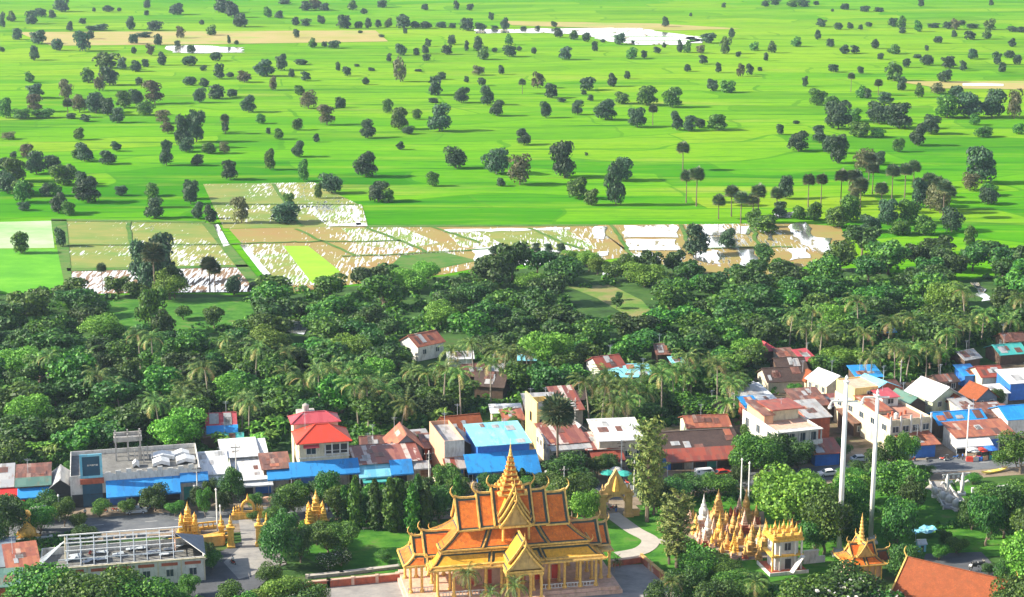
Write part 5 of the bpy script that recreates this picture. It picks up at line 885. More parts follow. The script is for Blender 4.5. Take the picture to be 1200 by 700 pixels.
# cross gable towards the viewer at the crossing, nested
for k, (yo, ze, zr, hw) in enumerate(((YC-5.1, 13.2, 17.6, 2.9), (YC-4.2, 14.0, 18.8, 2.9), (YC-3.2, 14.8, 20.0, 2.9))): gable_run(tmp, yo, YC+(YC-yo), 15.1, hw, ze, zr, 'tile_yellow', axis='y', ends=(1, 1), tymp='ochre', horn=.8)
for x in (12.7, 17.5): m = MB(); m.lathe([(.25, 10.6), (.22, 13.1), (.35, 13.3)], 8, x, 1.95); m.build('column', 'gold_pale', tmp)
m = MB(); m.box(12.2, 18.0, 1.8, 2.2, 13.0, 13.4); m.build('lintel', 'gold_pale', tmp)
# spire
m = MB(); z = 18.2; rr = 2.5
for k in range(8):
    m.lathe([(rr, z), (rr*1.08, z+.12), (rr*1.08, z+.28), (rr*.82, z+.42), (rr*.8, z+.75)], sq=True, cx=15.1, cy=YC)
    for q in range(4):
        for o_ in (-.9, 0, .9):
            a = q*math.pi/2; px_, py_ = math.cos(a)*rr*1.0-math.sin(a)*rr*o_, math.sin(a)*rr*1.0+math.cos(a)*rr*o_; m.lathe([(.2*rr/2+.05, z+.28), (.17*rr/2+.05, z+.6), (.01, z+.28+.8*max(.5, rr/2.2))], 5, 15.1+px_, YC+py_)
    z += .86; rr *= .79
m.lathe([(.42, z), (.46, z+.2), (.3, z+.4), (.36, z+.6), (.22, z+.9), (.26, z+1.1), (.12, z+1.6), (.14, z+1.8), (.05, z+2.4), (.01, z+3.6)], 8, 15.1, YC); m.build('spire', 'gold_pale', tmp)
m = MB(); z = 18.2; rr = 2.5
for k in range(8): m.lathe([(rr*.84, z+.30), (rr*.84, z+.8)], sq=True, cx=15.1, cy=YC); z += .86; rr *= .79
m.build('spire_bands', 'tile_orange', tmp)
# wings left and right
gable_run(tmp, -1.6, 3.6, YC, 3.6, 8.1, 11.6, 'tile_orange', ends=(1, 0), tymp='ochre', horn=.9); gable_run(tmp, -3.6, -1.0, YC, 3.3, 7.7, 10.9, 'tile_orange', ends=(1, 0), tymp='ochre', horn=.8); panel(tmp, (-3.4, YC+3, 8.3), (-3.4, YC-3, 8.3), (-5.6, YC-4.2, 6.7), (-5.6, YC+4.2, 6.7), 'tile_orange'); panel(tmp, (-3.4, YC-3, 8.3), (-1.2, YC-3.4, 8.3), (-1.2, YC-4.6, 6.8), (-5.6, YC-4.4, 6.7), 'tile_orange')
m = MB(); m.box(-5.0, 0, 3.1, 10.9, 6.5, 6.8); m.build('porch_ceiling', 'gold_pale', tmp)
gable_run(tmp, LX-3.6, LX+1.6, YC, 3.6, 8.1, 11.6, 'tile_orange', ends=(0, 1), tymp='ochre', horn=.9, edge='ochre'); gable_run(tmp, LX+1.0, LX+3.4, YC, 3.3, 7.7, 10.9, 'tile_orange', ends=(0, 1), tymp='ochre', horn=.8, edge='ochre')  # darker ochre edges put the shaded side of this wing into the colour
m = MB(); m.box(LX, LX+4.0, 3.1, 10.9, 6.5, 6.8); m.build('porch_ceiling', 'gold_pale', tmp)
# front porch
gable_run(tmp, -4.6, 2.2, 15.5, 3.4, 7.1, 11.4, 'tile_yellow', axis='y', ends=(1, 0), tymp='ochre', horn=.8); gable_run(tmp, -3.6, 2.2, 15.5, 2.9, 8.4, 12.4, 'tile_yellow', axis='y', ends=(1, 0), tymp='ochre', horn=.7)
m = MB(); m.box(12.0, 19.0, -4.4, -1.3, 6.2, 6.6); m.box(12.2, 18.8, -4.5, -4.41, 6.7, 7.1); m.build('porch_lintel', 'gold_pale', tmp)

# low red walls round the courtyard
def low_wall(label, P, h=1.1, t=.5, mats=('brick_red', 'pinkish'), name='boundary_wall'):
    P = [G(*p) for p in P]; o = P[0].copy(); r = empty(name, o, 0, label, 'wall'); a = MB(); b = MB()
    for p, q in zip(P, P[1:]):
        a.bar(p-o+Vector((0, 0, h/2)), q-o+Vector((0, 0, h/2)), t, h); b.bar(p-o+Vector((0, 0, h+.08)), q-o+Vector((0, 0, h+.08)), t+.2, .15)
        n = max(1, int((q-p).length/4))
        for i in range(n+1): c = (p-o).lerp(q-o, i/n); b.box(c.x-.32, c.x+.32, c.y-.32, c.y+.32, 0, h+.3)
    a.build('panels', mats[0], r); b.build('coping_and_piers', mats[1], r); return r
low_wall('long low red wall along the lawn, left of the temple', [(330, 694), (385, 689), (470, 681)], 1.5)
low_wall('short low red wall along the path, right of the temple', [(716, 665), (752, 660)], 1.3); low_wall('low bright red wall slanting down beside the courtyard, right of temple', [(752, 660), (787, 690)], 1.6, mats=('t_orange', 'ochre'))
def tiered(m, cx, cy, r, z, n, h, taper=.82, sq=True):
    for k in range(n): m.lathe([(r, z), (r*1.06, z+h*.12), (r*1.06, z+h*.3), (r*.86, z+h*.45), (r*.84, z+h)], 8, cx, cy, sq=sq); z += h; r *= taper
    return r, z
def spirelet(m, cx, cy, r, z, h): m.lathe([(r, z), (r*1.1, z+h*.08), (r*.8, z+h*.14), (r*1.0, z+h*.22), (r*.95, z+h*.34), (r*.55, z+h*.48), (r*.6, z+h*.52), (r*.3, z+h*.62), (r*.34, z+h*.66), (r*.14, z+h*.8), (.01, z+h)], 10, cx, cy)
# golden prang shrines on the boundary wall
def prang(label, px, py, s, base_w=1.0, rot=10):
    r = empty('golden_shrine', G(px, py), R(rot), label, 'shrine', ); m = MB(); rr, z = tiered(m, 0, 0, 2.5*s, 0, 3, .55*s, .9); m.build('pedestal', 'gold', r)
    m = MB(); rr, z2 = tiered(m, 0, 0, 1.35*s, z, 4, .85*s, .84); spirelet(m, 0, 0, rr*1.05, z2, 3.0*s); m.build('central_tower', 'gold', r)
    for a, b in ((-1, -1), (1, -1), (-1, 1), (1, 1)):
        m = MB(); q, z3 = tiered(m, a*1.45*s, b*1.45*s, .62*s, z, 3, .7*s, .9); spirelet(m, a*1.45*s, b*1.45*s, q, z3, 1.3*s); m.build('corner_tower', 'gold', r)
    for a in (-1, 0, 1): m = MB(); m.lathe([(.32*s, z), (.3*s, z+.9*s), (.12*s, z+1.05*s), (.2*s, z+1.3*s), (.02*s, z+1.6*s)], 7, a*.8*s, -1.75*s); m.build('figurine', 'gold', r)
    return r
prang('five-towered golden shrine on the terrace left of the driveway', 221, 628, .92); prang('five-towered golden shrine standing among dark bushes and lawn', 371, 616, .98)
def bar_wall(label, P, h, mat='gold', name='balustrade', cat='balustrade'):
    P = [G(*p) for p in P]; o = P[0].copy(); r = empty(name, o, 0, label, cat); m = MB(); b = MB()
    for p, q in zip(P, P[1:]):
        n = max(1, int((q-p).length/.9)); m.bar(p-o+Vector((0, 0, .25)), q-o+Vector((0, 0, .25)), .6, .5); m.bar(p-o+Vector((0, 0, h)), q-o+Vector((0, 0, h)), .35, .25)
        for i in range(n+1): c = (p-o).lerp(q-o, i/n); b.lathe([(.14, .5), (.2, h*.45), (.1, h*.7), (.16, h-.1)], 6, c.x, c.y)
    m.build('rail', mat, r); b.build('balusters', mat, r); return r
bar_wall('golden balustrade between the left shrine and the gate piers', [(205, 640), (240, 636), (268, 630)], 1.5); bar_wall('golden balustrade running behind the left shrine terrace', [(226, 622), (262, 618)], 1.4)
low_wall('ochre terrace wall under the left golden shrine', [(200, 644), (262, 638)], 2.0, 1.4, ('ochre', 'gold'), 'terrace_wall')
def pier(label, px, py, h, s=1.0, fig=True):
    r = empty('gate_pier', G(px, py), R(10), label, 'gate pier'); m = MB(); m.lathe([(.8*s, 0), (.8*s, .5), (.62*s, .7), (.6*s, h-.7), (.85*s, h-.4), (.85*s, h-.1), (.6*s, h)], sq=True); m.build('shaft', 'gold', r)
    m = MB(); m.lathe([(.5*s, h), (.55*s, h+.3), (.3*s, h+.5), (.42*s, h+.9), (.2*s, h+1.3), (.24*s, h+1.5), (.02, h+2.3)], 8); m.build('lotus_bud', 'gold', r); return r
pier('golden gate pier immediately left of the driveway entrance', 271, 642, 4.6); pier('smaller golden gate pier left of the driveway pier', 260, 634, 3.4, .8); pier('golden gate pier immediately right of the driveway entrance', 304, 640, 4.6); pier('lower golden gate pier right of the driveway, against bushes', 313, 632, 3.4, .8)
# small golden arch shrine beside the road
r = empty('arch_shrine', G(291, 608), R(10), 'golden arched wall shrine at the driveway mouth by the road', 'shrine'); m = MB(); m.box(-3.4, 3.4, -.7, .7, 0, 1.2); m.box(-3.0, 3.0, -.55, .55, 1.2, 1.6); m.build('base', 'gold', r)
m = MB(); pts = [(1.15*math.cos(t), 1.6+1.15*math.sin(t)*1.15) for t in [math.pi*i/10 for i in range(11)]]
for (a, b), (c, d) in zip(pts, pts[1:]): m.bar((a, 0, b+1), (c, 0, d+1), .8, .5)
m.box(-1.45, -.95, -.45, .45, 1.6, 2.8); m.box(.95, 1.45, -.45, .45, 1.6, 2.8); m.lathe([(.4, 4.0), (.3, 4.5), (.01, 5.5)], 6); m.build('arch', 'gold', r)
for sx in (-1, 1):
    for k in range(3): m = MB(); x = sx*(1.9+k*.5); m.lathe([(.3, 1.6), (.28, 2.3-.15*k), (.12, 2.5-.15*k), (.18, 2.8-.15*k), (.01, 3.3-.2*k)], 7, x, 0); m.build('figurine', 'gold', r)
# golden archway with tall crown
r = empty('archway', G(721, 606), R(8), 'ochre ornamental archway with pointed crown spanning the garden path', 'archway')
for sx in (-1, 1): m = MB(); m.lathe([(.95, 0), (.95, .7), (.7, .9), (.68, 4.6), (.95, 4.9), (.95, 5.4)], sq=True, cx=sx*2.75); m.lathe([(.45, 5.4), (.4, 6.1), (.2, 6.3), (.25, 6.6), (.02, 7.3)], 7, sx*2.75, 0); m.build('pier', 'ochre', r)
m = MB(); prof = [(-3.4, 5.0), (3.4, 5.0), (3.2, 5.9), (2.4, 6.2), (2.1, 7.1), (1.6, 7.4), (1.35, 8.3), (.7, 9.3), (0, 10.6), (-.7, 9.3), (-1.35, 8.3), (-1.6, 7.4), (-2.1, 7.1), (-2.4, 6.2), (-3.2, 5.9)]
n = len(prof); m.add([(x, -.5, z) for x, z in prof]+[(x, .5, z) for x, z in prof], [tuple(range(n)), tuple(range(2*n-1, n-1, -1))]+[(i, i+n, (i+1) % n+n, (i+1) % n) for i in range(n)]); m.build('crown', 'ochre', r)
m = MB()
for i in range(10):
    t0, t1 = math.pi*i/10, math.pi*(i+1)/10; m.bar((1.95*math.cos(t0), 0, 3.5+1.3*math.sin(t0)), (1.95*math.cos(t1), 0, 3.5+1.3*math.sin(t1)), .9, .45)
m.build('arch', 'ochre', r); m = MB(); m.lathe([(.9, 5.9), (.7, 7.2), (.4, 8.3), (.02, 9.4)], 6, 0, -.45); m.build('relief', 'gold', r)
for sx in (-1, 1): m = MB(); m.box(sx*3.5-.9, sx*3.5+.9, -.4, .4, 0, 2.0) if False else m.box(sx*4.3-.75, sx*4.3+.75, -.35, .35, 0, 1.5); m.build('side_wall', 'ochre', r)
# golden kneeling figure on the left
r = empty('golden_statue', G(33, 634), R(-10), 'golden crouching figure statue with tall neck at far left', 'statue'); m = MB(); rr, z = tiered(m, 0, 0, 2.1, 0, 2, .6, .9); m.build('pedestal', 'gold', r)
m = MB(); m.lathe([(1.5, z), (1.75, z+.5), (1.5, z+1.3), (.9, z+1.9), (.72, z+2.6), (.78, z+3.6), (.6, z+4.3), (.3, z+4.7)], 14); m.tube([(.9, -.6, z+.6), (1.5, -.9, z+1.0), (1.9, -1, z+.3)], [.5, .4, .3], 8); m.tube([(-.9, -.6, z+.6), (-1.4, -.9, z+1.0), (-1.7, -1, z+.3)], [.5, .4, .3], 8)
m.tube([(.1, -.2, z+4.2), (.5, -.5, z+5.1), (1.0, -.9, z+5.0), (1.4, -1.1, z+4.7)], [.5, .55, .38, .15], 8); m.build('figure', 'gold', r, smooth=True)
r = empty('white_statue', G(44, 622), R(0), 'small white winged statue right of the golden crouching figure', 'statue'); m = MB(); m.lathe([(.8, 0), (.8, 3.2), (.5, 3.4)], sq=True); m.build('pedestal', 'concrete', r); m = MB(); m.lathe([(.6, 3.4), (.8, 4), (.5, 4.8), (.2, 5.3)], 10); m.tube([(0, 0, 4.3), (1.1, 0, 5.0), (2.0, 0, 5.4)], [.5, .5, .1], 8); m.tube([(0, 0, 4.3), (-.8, 0, 4.6), (-1.2, 0, 5.0)], [.5, .4, .1], 8); m.build('figure', 'white', r, smooth=True)

# ---- the crowded field of small stupas
srnd = random.Random(21)
def stupa(px, py, hpx, mat, base=None, fat=1.0, style=0):
    p = G(px, py); s = S(px, py); h = hpx/s/.95; r = empty('stupa', p, R(srnd.uniform(0, 20))); b = MB(); R_ = h*.15*fat+.25; rr, z = tiered(b, 0, 0, R_, 0, 3, h*.11, .88); b.build('base', base or mat, r)
    m = MB()
    if style == 0: spirelet(m, 0, 0, rr*.85, z, h-z)
    elif style == 1: q, z2 = tiered(m, 0, 0, rr*.8, z, 4, h*.09, .82); spirelet(m, 0, 0, q, z2, h-z2)
    else: m.lathe([(rr*.7, z), (rr*.62, z+h*.25), (rr*.8, z+h*.27), (rr*.5, z+h*.4), (rr*.25, z+h*.5), (.01, h)], 8)
    m.build('spire', mat, r)
    for a, c in ((-1, -1), (1, -1), (1, 1), (-1, 1)): k = MB(); k.lathe([(R_*.2, z*.66), (R_*.16, z*.66+h*.09), (.01, z*.66+h*.18)], 6, a*R_*.72, c*R_*.72); k.build('corner_spirelet', mat, r)
    r['category'] = 'stupa'; return r
ST = [(824,622,44,'white','pinkish',1.2,0),(841,616,44,'old_gold','ochre',1.5,1),(874,612,42,'old_gold','ochre',1.0,0),(808,618,24,'pinkish',None,1,2),(815,626,26,'gold_pale',None,.9,2),(829,632,34,'white','concrete',.9,0),(843,634,36,'gold','ochre',1,0),(859,628,32,'old_gold',None,1,0),
      (872,624,28,'pinkish','brick_red',1.2,1),(852,644,22,'old_gold',None,1,2),(860,646,26,'gold',None,1,1),(868,638,24,'old_gold','ochre',1,0),(880,650,40,'old_gold',None,1,0),(834,642,16,'gold','pinkish',1,2),(846,648,14,'old_gold',None,1,1),(873,655,16,'old_gold','brick_red',1,1),(866,604,24,'pinkish','brick_red',1.2,1),(856,612,20,'brick_red','pinkish',1.2,2),
      (882,634,20,'gold','brick_red',1,2),(890,640,26,'gold_pale','concrete',1,0),(820,636,16,'pinkish',None,1,2),(896,645,38,'old_gold','gold_pale',1,0),(889,656,18,'old_gold',None,1,1),(804,610,14,'gold','pinkish',1,2),(875,640,14,'gold',None,1,2),(812,612,18,'old_gold',None,1,1),(818,630,18,'old_gold','pinkish',1,0),(836,627,22,'pinkish','brick_red',1,1),(850,622,24,'gold_pale','pinkish',1,0),(866,620,20,'gold',None,1,2),(845,640,24,'old_gold',None,.9,0),(852,632,20,'pinkish',None,1,1),(864,632,26,'old_gold','pinkish',.9,0),(838,638,20,'gold_pale','pinkish',1,1),(826,640,20,'pinkish','brick_red',1,1),(860,654,20,'gold','pinkish',1,0),(884,626,22,'pinkish','old_gold',1,1),(886,614,26,'old_gold','brick_red',1,0)]
STL = ['tall white bell stupa on pink base at the back left of the cluster', 'broad stepped golden stupa at the back of the cluster', 'slim golden spire stupa rising by the two thin poles', None, None, 'slender bone-white stupa in the middle of the cluster']
for i, t in enumerate(ST):
    o = stupa(*t[:6], style=t[6]); o['group'] = 'small stupas crowded right of the temple'; nm = {'old_gold': 'small weathered golden stupa', 'white': 'small white stupa', 'gold': 'small golden stupa', 'pinkish': 'small pinkish stupa', 'brick_red': 'small brick-red stupa', 'gold_pale': 'small pale gold stupa'}[t[3]]
    if i < len(STL) and STL[i]: o['label'] = STL[i]
    else: TREES.append((o, nm, t[0], t[1], 'cluster'))
# white two-storey shrine with golden spirelets
p = G(908, 672); r = empty('shrine_pavilion', p, R(14), 'white two-storey shrine topped with rows of golden spirelets', 'shrine')
m = MB(); m.box(-1.5, 6.0, -1.5, 5.0, 0, .6); m.build('base', 'brick_red', r); m = MB(); m.box(-1.7, 6.2, -1.7, -1.52, 0, .8); m.box(-1.7, -1.52, -1.5, 5, 0, .8); m.build('low_kerb', 'white', r)
m = MB(); m.box(0, 4.6, 0, 4, .6, 3.4); m.box(0, 4.6, 0, 4, 3.7, 6.5); m.build('wall', 'white', r); m = MB(); m.box(-1.0, 5.4, -.7, 4.4, 3.4, 3.7); m.box(-.9, 5.4, -.8, 4.6, 6.5, 7.0); m.box(-.5, 5.0, -.4, 4.2, 7.0, 7.4); m.build('cornice', 'gold', r)
for x in (-.7, .8, 3.8, 5.1): m = MB(); m.box(x-.16, x+.16, -.6, -.3, .6, 3.4); m.box(x-.16, x+.16, -.6, -.3, 3.7, 6.5); m.build('column', 'gold_pale' if x < 0 else 'white', r)
win(r, 'f', 2.4, 5.2, 1.3, 1.5, 0, 'white', 'dark'); m = MB(); m.box(2.0, 3.2, -.05, -.01, .7, 2.7); m.build('doorway', 'dark', r)
m = MB(); m.bar((2.4, -2.4, .8), (5.2, -1.2, 3.6), 1.0, .22); m.build('stair', 'white', r)
for i in range(4):
    for j in range(3): m = MB(); spirelet(m, -.4+i*1.75, -.3+j*2.1, .38, 7.3, 2.0+(.6 if (i in (1, 2) and j == 1) else 0)); m.build('spirelet', 'gold', r)
r = empty('white_wall_block', G(942, 662), R(14), 'short white stepped wall right of the two-storey shrine', 'wall'); m = MB(); m.box(0, 3.0, 0, .4, 0, 2.6); m.box(3.0, 4.4, 0, .4, 0, 1.4); m.build('panel', 'white', r); m = MB(); m.box(-.15, 3.1, -.1, .5, 2.6, 2.8); m.build('coping', 'white', r)
# small spired temple, lower right
p = G(996, 684); sv_ = tmp; tmp = empty('small_temple', p, R(12), 'small orange-roofed temple with pale spire beside the tall poles', 'temple'); tmp.scale = (.68, .68, .74)
m = MB(); m.box(0, 9, 0, 8, 0, 5.0); m.build('wall', 'pinkish', tmp)
for i in range(6): temple_col(.1+i*1.76, -.5, 5.0, 0, .2)
skirt(-1.2, 10.2, -1.2, 9.2, 4.9, 1.4, 7.6, 1.4, 6.6, 6.6, 'tile_orange', (.5,)); gable_run(tmp, .8, 8.2, 4, 2.8, 6.6, 9.4, 'tile_orange', horn=.8, tymp='ochre'); gable_run(tmp, .4, 7.6, 4.5, 2.4, 6.8, 10.0, 'tile_orange', axis='y', horn=.8, tymp='ochre')
gable_run(tmp, 9.0, 12.5, 4, 2.6, 4.6, 7.0, 'tile_old', ends=(0, 1), tymp='ochre', horn=.8)
m = MB(); z = 9.0; rr = 1.25
for k in range(7): m.lathe([(rr, z), (rr*1.12, z+.15), (rr*1.1, z+.4), (rr*.78, z+.55), (rr*.76, z+.95)], 8, 4.5, 4); z += .95; rr *= .82
m.lathe([(rr, z), (rr*.6, z+.6), (.01, z+1.8)], 8, 4.5, 4); m.build('spire', 'gold_pale', tmp); tmp = sv_
# orange tiled roof at the bottom right
p = G(1052, 716); r = empty('tiled_hall', p, R(-36), 'hall with large weathered orange tile roof at bottom right', 'building'); m = MB(); m.box(0, 18, 0, 11, 0, 3.6); m.build('wall', 'pinkish', r)
for i in range(6): m = MB(); m.lathe([(.3, 0), (.22, .4), (.2, 3.2), (.32, 3.6)], 8, .3+3.4*i, -.7); m.build('column', 'gold_pale', r)
roof_part(r, 'gx', -.4, 18.4, -.6, 11.6, 3.8, 4.6, 'tile_old', .7); m = MB(); m.add([(-.35, -.2, 3.7), (-.35, 11.2, 3.7), (-.35, 5.5, 8.0)], [(0, 1, 2)]); m.build('tympanum', 'gold_pale', r)
m = MB()
for x, s_ in ((-1.1, -1), (19.1, 1)): finial(m, (x, 5.5, 8.5), s_*.8, 0, .9); [m.bar((x, 5.5, 8.55), (x, y_, 3.4), .25, .25) for y_ in (-1.3, 12.3)]
m.build('bargeboards', 'gold_pale', r)
# ================================================================ POLES, VEHICLES, STALLS
def mast(label, px, py, ytop, r0, r1, arm=None, name='flag_pole'):
    s = S(px, py); h = (py-ytop)/s/.93; r = empty(name, G(px, py), 0, label, 'pole'); m = MB(); m.tube([(0, 0, 0), (0, 0, h*.5), (0, 0, h)], [r0, (r0+r1)/2, r1], 14); m.build('shaft', 'pole_white', r, smooth=True)
    m = MB(); m.lathe([(r0*2.4, 0), (r0*2.4, .5), (r0*1.8, .6), (r0*1.8, 1.2), (r0*1.1, 1.4)], sq=True); m.build('base', 'white', r)
    m = MB(); m.lathe([(r1*1.3, h), (r1*1.5, h+.25), (r1*.5, h+.5), (r1*.9, h+.9), (.02, h+1.5)], 10); m.build('finial', 'pole_white', r)
    if arm:
        z = (py-arm)/s/.93; m = MB(); m.bar((-2.6, 0, z), (2.3, 0, z), .3, .3); m.bar((-2.6, 0, z), (-3.0, 0, z-.9), .3, .3); m.lathe([(.3, z-1.5), (.4, z-1.2), (.2, z-.8)], 8, -3.0, 0); m.build('cross_arm', 'pole_white', r)
mast('taller of the two tall white masts, its top over the white roof', 983, 651, 455, .56, .42, 476); mast('shorter tall white mast, right of its twin, beside the leafy tree', 1020, 636, 470, .52, .36, 471)
for lb, x, y, yt, r_ in [('thin white post, left of the close pair behind the stupas', 868, 592, 540, .16), ('thin white post, right of the close pair behind the stupas', 877, 590, 544, .16), ('thin white flagstaff beside the left golden shrine', 255, 624, 575, .14), ('short white flagstaff by the driveway gate', 259, 622, 594, .12),
                        ('thin white mast rising above the right-hand market hall', 1132, 540, 478, .17), ('white roadside post near the roofless building', 70, 612, 582, .14)]: 
    s = S(x, y); h = (y-yt)/s/.94; r = empty('white_post', G(x, y), 0, lb, 'post'); m = MB(); m.tube([(0, 0, 0), (0, 0, h)], [r_*1.2, r_*.8], 8); m.build('shaft', 'pole_white', r); m = MB(); m.lathe([(r_*1.6, h), (r_*1.6, h+.15), (.02, h+.5)], 8); m.build('cap', 'pole_white', r)
def upole(label, px, py, h, lamp=False, grp='concrete utility poles'):
    r = empty('utility_pole', G(px, py), R(12), label, 'utility pole'); r['group'] = grp; m = MB(); m.tube([(0, 0, 0), (0, 0, h)], [.17, .11], 8); m.build('shaft', 'white', r)
    m = MB(); m.box(-1, 1, -.06, .06, h-.9, h-.75); m.box(-.7, .7, -.06, .06, h-1.7, h-1.57); m.build('crossarm', 'dark_wood', r)
    m = MB()
    for x in (-.9, -.3, .3, .9): m.lathe([(.05, h-.75), (.08, h-.65), (.03, h-.5)], 6, x, 0)
    m.build('insulators', 'white', r)
UP = [('utility pole in front of the narrow orange shophouse', 503, 572, 8.5), ('utility pole before the white-roofed hall', 728, 558, 8.5), ('utility pole left of the white sheds', 232, 590, 8.5), ('utility pole beside the rust awning stall', 1057, 548, 5.5), ('utility pole in front of the white sheds, above round tree', 278, 583, 12), ('utility pole between temple and arcaded house', 661, 578, 6), ('utility pole behind the tall masts', 1055, 452, 7), ('white utility pole by the casuarina tree', 743, 578, 7.5), ('utility pole above the slate-blue house', 674, 504, 8)]
for t in UP: upole(*t)
for lb, x, y in [('white pillar pair beneath the big blue awnings, left', 562, 565), ('white pillar pair beneath the big blue awnings, right', 640, 570)]:
    r = empty('pillar_pair', G(x, y), R(12), lb, 'pillars')
    for k in (0, 1): m = MB(); m.lathe([(.35, 0), (.28, .3), (.26, 3.2-.5*k), (.36, 3.5-.5*k)], 8, k*1.1, 0); m.build('pillar', 'white', r)
def wheel(r, x, y, rad, w_=.2, name='wheel'):
    m = MB(); n = 14; m.add([(x+rad*math.cos(2*math.pi*i/n), y-w_/2, rad+rad*math.sin(2*math.pi*i/n)) for i in range(n)]+[(x+rad*math.cos(2*math.pi*i/n), y+w_/2, rad+rad*math.sin(2*math.pi*i/n)) for i in range(n)], [tuple(range(n)), tuple(range(2*n-1, n-1, -1))]+[(i, i+n, (i+1) % n+n, (i+1) % n) for i in range(n)])
    o = m.build(name, 'rubber', r); h = MB(); h.add([(x+rad*.55*math.cos(2*math.pi*i/n), y-w_/2-.01, rad+rad*.55*math.sin(2*math.pi*i/n)) for i in range(n)], [tuple(range(n))]); h.add([(x+rad*.55*math.cos(2*math.pi*i/n), y+w_/2+.01, rad+rad*.55*math.sin(2*math.pi*i/n)) for i in range(n)], [tuple(range(n-1, -1, -1))]); h.build('rim', 'steel', o); return o
def car(label, px, py, rz, paint, cat='car', van=False):
    r = empty('parked_van' if van else 'parked_car', G(px, py), rz, label, cat); L = 4.5; r.location.z = .1
    prof = [(-2.2, .35), (2.2, .35), (2.25, .7), (2.1, .85), (1.25, .95), (.65, 1.42), (-1.0, 1.45), (-1.75, .98), (-2.2, .9)] if not van else [(-2.3, .35), (2.3, .35), (2.35, .9), (2.1, 1.1), (1.5, 1.85), (-2.2, 1.95), (-2.35, 1.0)]
    m = MB(); n = len(prof); W_ = .85; m.add([(x, -W_*(1 if z < 1.0 else .82), z) for x, z in prof]+[(x, W_*(1 if z < 1.0 else .82), z) for x, z in prof], [tuple(range(n)), tuple(range(2*n-1, n-1, -1))]+[(i, i+n, (i+1) % n+n, (i+1) % n) for i in range(n)]); m.build('body', paint, r)
    if not van:
        for s_ in (-1, 1): m = MB(); q = [(1.05, .97), (.6, 1.34), (-.95, 1.37), (-1.5, 1.0)]; m.add([(x, s_*(.86 if z < 1.01 else .745), z) for x, z in q], [(0, 1, 2, 3)]); m.build('side_window', 'glass', r)
        m = MB(); m.add([(1.24, -.72, .98), (1.24, .72, .98), (.70, .62, 1.4), (.70, -.62, 1.4)], [(0, 1, 2, 3)]); m.build('windscreen', 'glass', r); m = MB(); m.add([(-1.76, -.7, 1.0), (-1.76, .7, 1.0), (-1.06, .62, 1.43), (-1.06, -.62, 1.43)], [(0, 3, 2, 1)]); m.build('rear_window', 'glass', r)
    else:
        for s_ in (-1, 1): m = MB(); m.box(-1.9, 1.2, s_*.71-.01, s_*.71+.01, 1.25, 1.7); m.build('side_window', 'glass', r)
        m = MB(); m.add([(2.05, -.66, 1.2), (2.05, .66, 1.2), (1.6, .6, 1.75), (1.6, -.6, 1.75)], [(0, 1, 2, 3)]); m.build('windscreen', 'glass', r)
    for x in (-1.4, 1.4):
        for y in (-.78, .78): wheel(r, x, y, .33)
    for y in (-.6, .6): m = MB(); m.box(2.18, 2.27, y-.16, y+.16, .58, .74); m.build('headlight', 'glass', r)
rd = math.atan2((ROAD[8]-ROAD[6]).y, (ROAD[8]-ROAD[6]).x)
car('white car parked at the roadside left of the tall masts', 970, 558, rd+math.pi, 'car_white'); car('dark red car under the long market roof awning', 846, 558, rd+.2, 'red_paint'); car('white van parked beneath the market awning', 826, 559, rd+.1, 'car_white', 'van', True); car('grey car beneath the flat-roofed building awning', 160, 602, rd, 'steel'); car('grey car parked behind the tall masts, right of the red stall', 1008, 541, rd, 'steel')
def moto(label, px, py, rz, paint):
    r = empty('motorbike', G(px, py), rz, label, 'motorbike', 'motorbikes parked along the shops'); r.location.z = .1; wheel(r, -.6, 0, .3, .1); wheel(r, .6, 0, .3, .1)
    m = MB(); m.tube([(-.6, 0, .5), (-.2, 0, .55), (.15, 0, .45), (.45, 0, .8)], [.13, .17, .15, .1], 8); m.tube([(.6, 0, .32), (.42, 0, .95)], [.05, .05], 6); m.build('body', paint, r); m = MB(); m.box(-.65, .05, -.13, .13, .68, .78); m.build('seat', 'rubber', r); m = MB(); m.bar((.42, -.33, .98), (.42, .33, .98), .05); m.build('handlebar', 'steel', r)
MT = [('red motorbike beside the earth yard right of the masts', 1104, 540, 'red_paint'), ('black motorbike right of the red one in the earth yard', 1110, 539, 'rubber'), ('blue motorbike under the rust market awning', 1168, 534, 'blue_paint'), ('black motorbike nearest the market hall corner', 1158, 535, 'rubber'), ('red motorbike under the wide blue awnings', 135, 600, 'red_paint'), ('black motorbike in front of the dark blue shutter', 112, 602, 'rubber'),
      ('blue motorbike near the round street tree', 205, 597, 'blue_paint'), ('black motorbike outside the cyan awning shop', 440, 585, 'rubber'), ('red motorbike outside the long market building', 800, 563, 'red_paint'), ('black motorbike outside the long market building', 812, 562, 'rubber'), ('red motorbike beneath the temple archway path', 717, 598, 'red_paint')]
MT += [(['red', 'black', 'blue', 'white'][k % 4]+' motorbike, number '[:-9]+' '+w_, x, y, ['red_paint', 'rubber', 'blue_paint', 'car_white'][k % 4]) for k, (x, y, w_) in enumerate([(122, 601, 'before the blue awning, left part'), (145, 600, 'before the blue awning, centre part'), (175, 598, 'before the blue awning, near the round tree'), (238, 592, 'outside the low white shed'), (262, 590, 'outside the long white warehouse'), (345, 587, 'below the red-roofed tall house'), (362, 586, 'at the corner of the tall cream house'), (640, 574, 'behind the temple, by the arcade'), (735, 568, 'beside the green umbrellas'), (788, 564, 'under the left end of the market awning'), (858, 557, 'under the right end of the market awning'), (900, 556, 'below the white two-storey house'), (1070, 541, 'under the rust awning stall'), (1086, 541, 'on the earth yard, left side'), (1120, 538, 'on the earth yard, right side'), (1186, 533, 'beyond the last crate')])]
for lb, x, y, c in MT: moto(lb, x, y, srnd.uniform(0, 6.28), c)
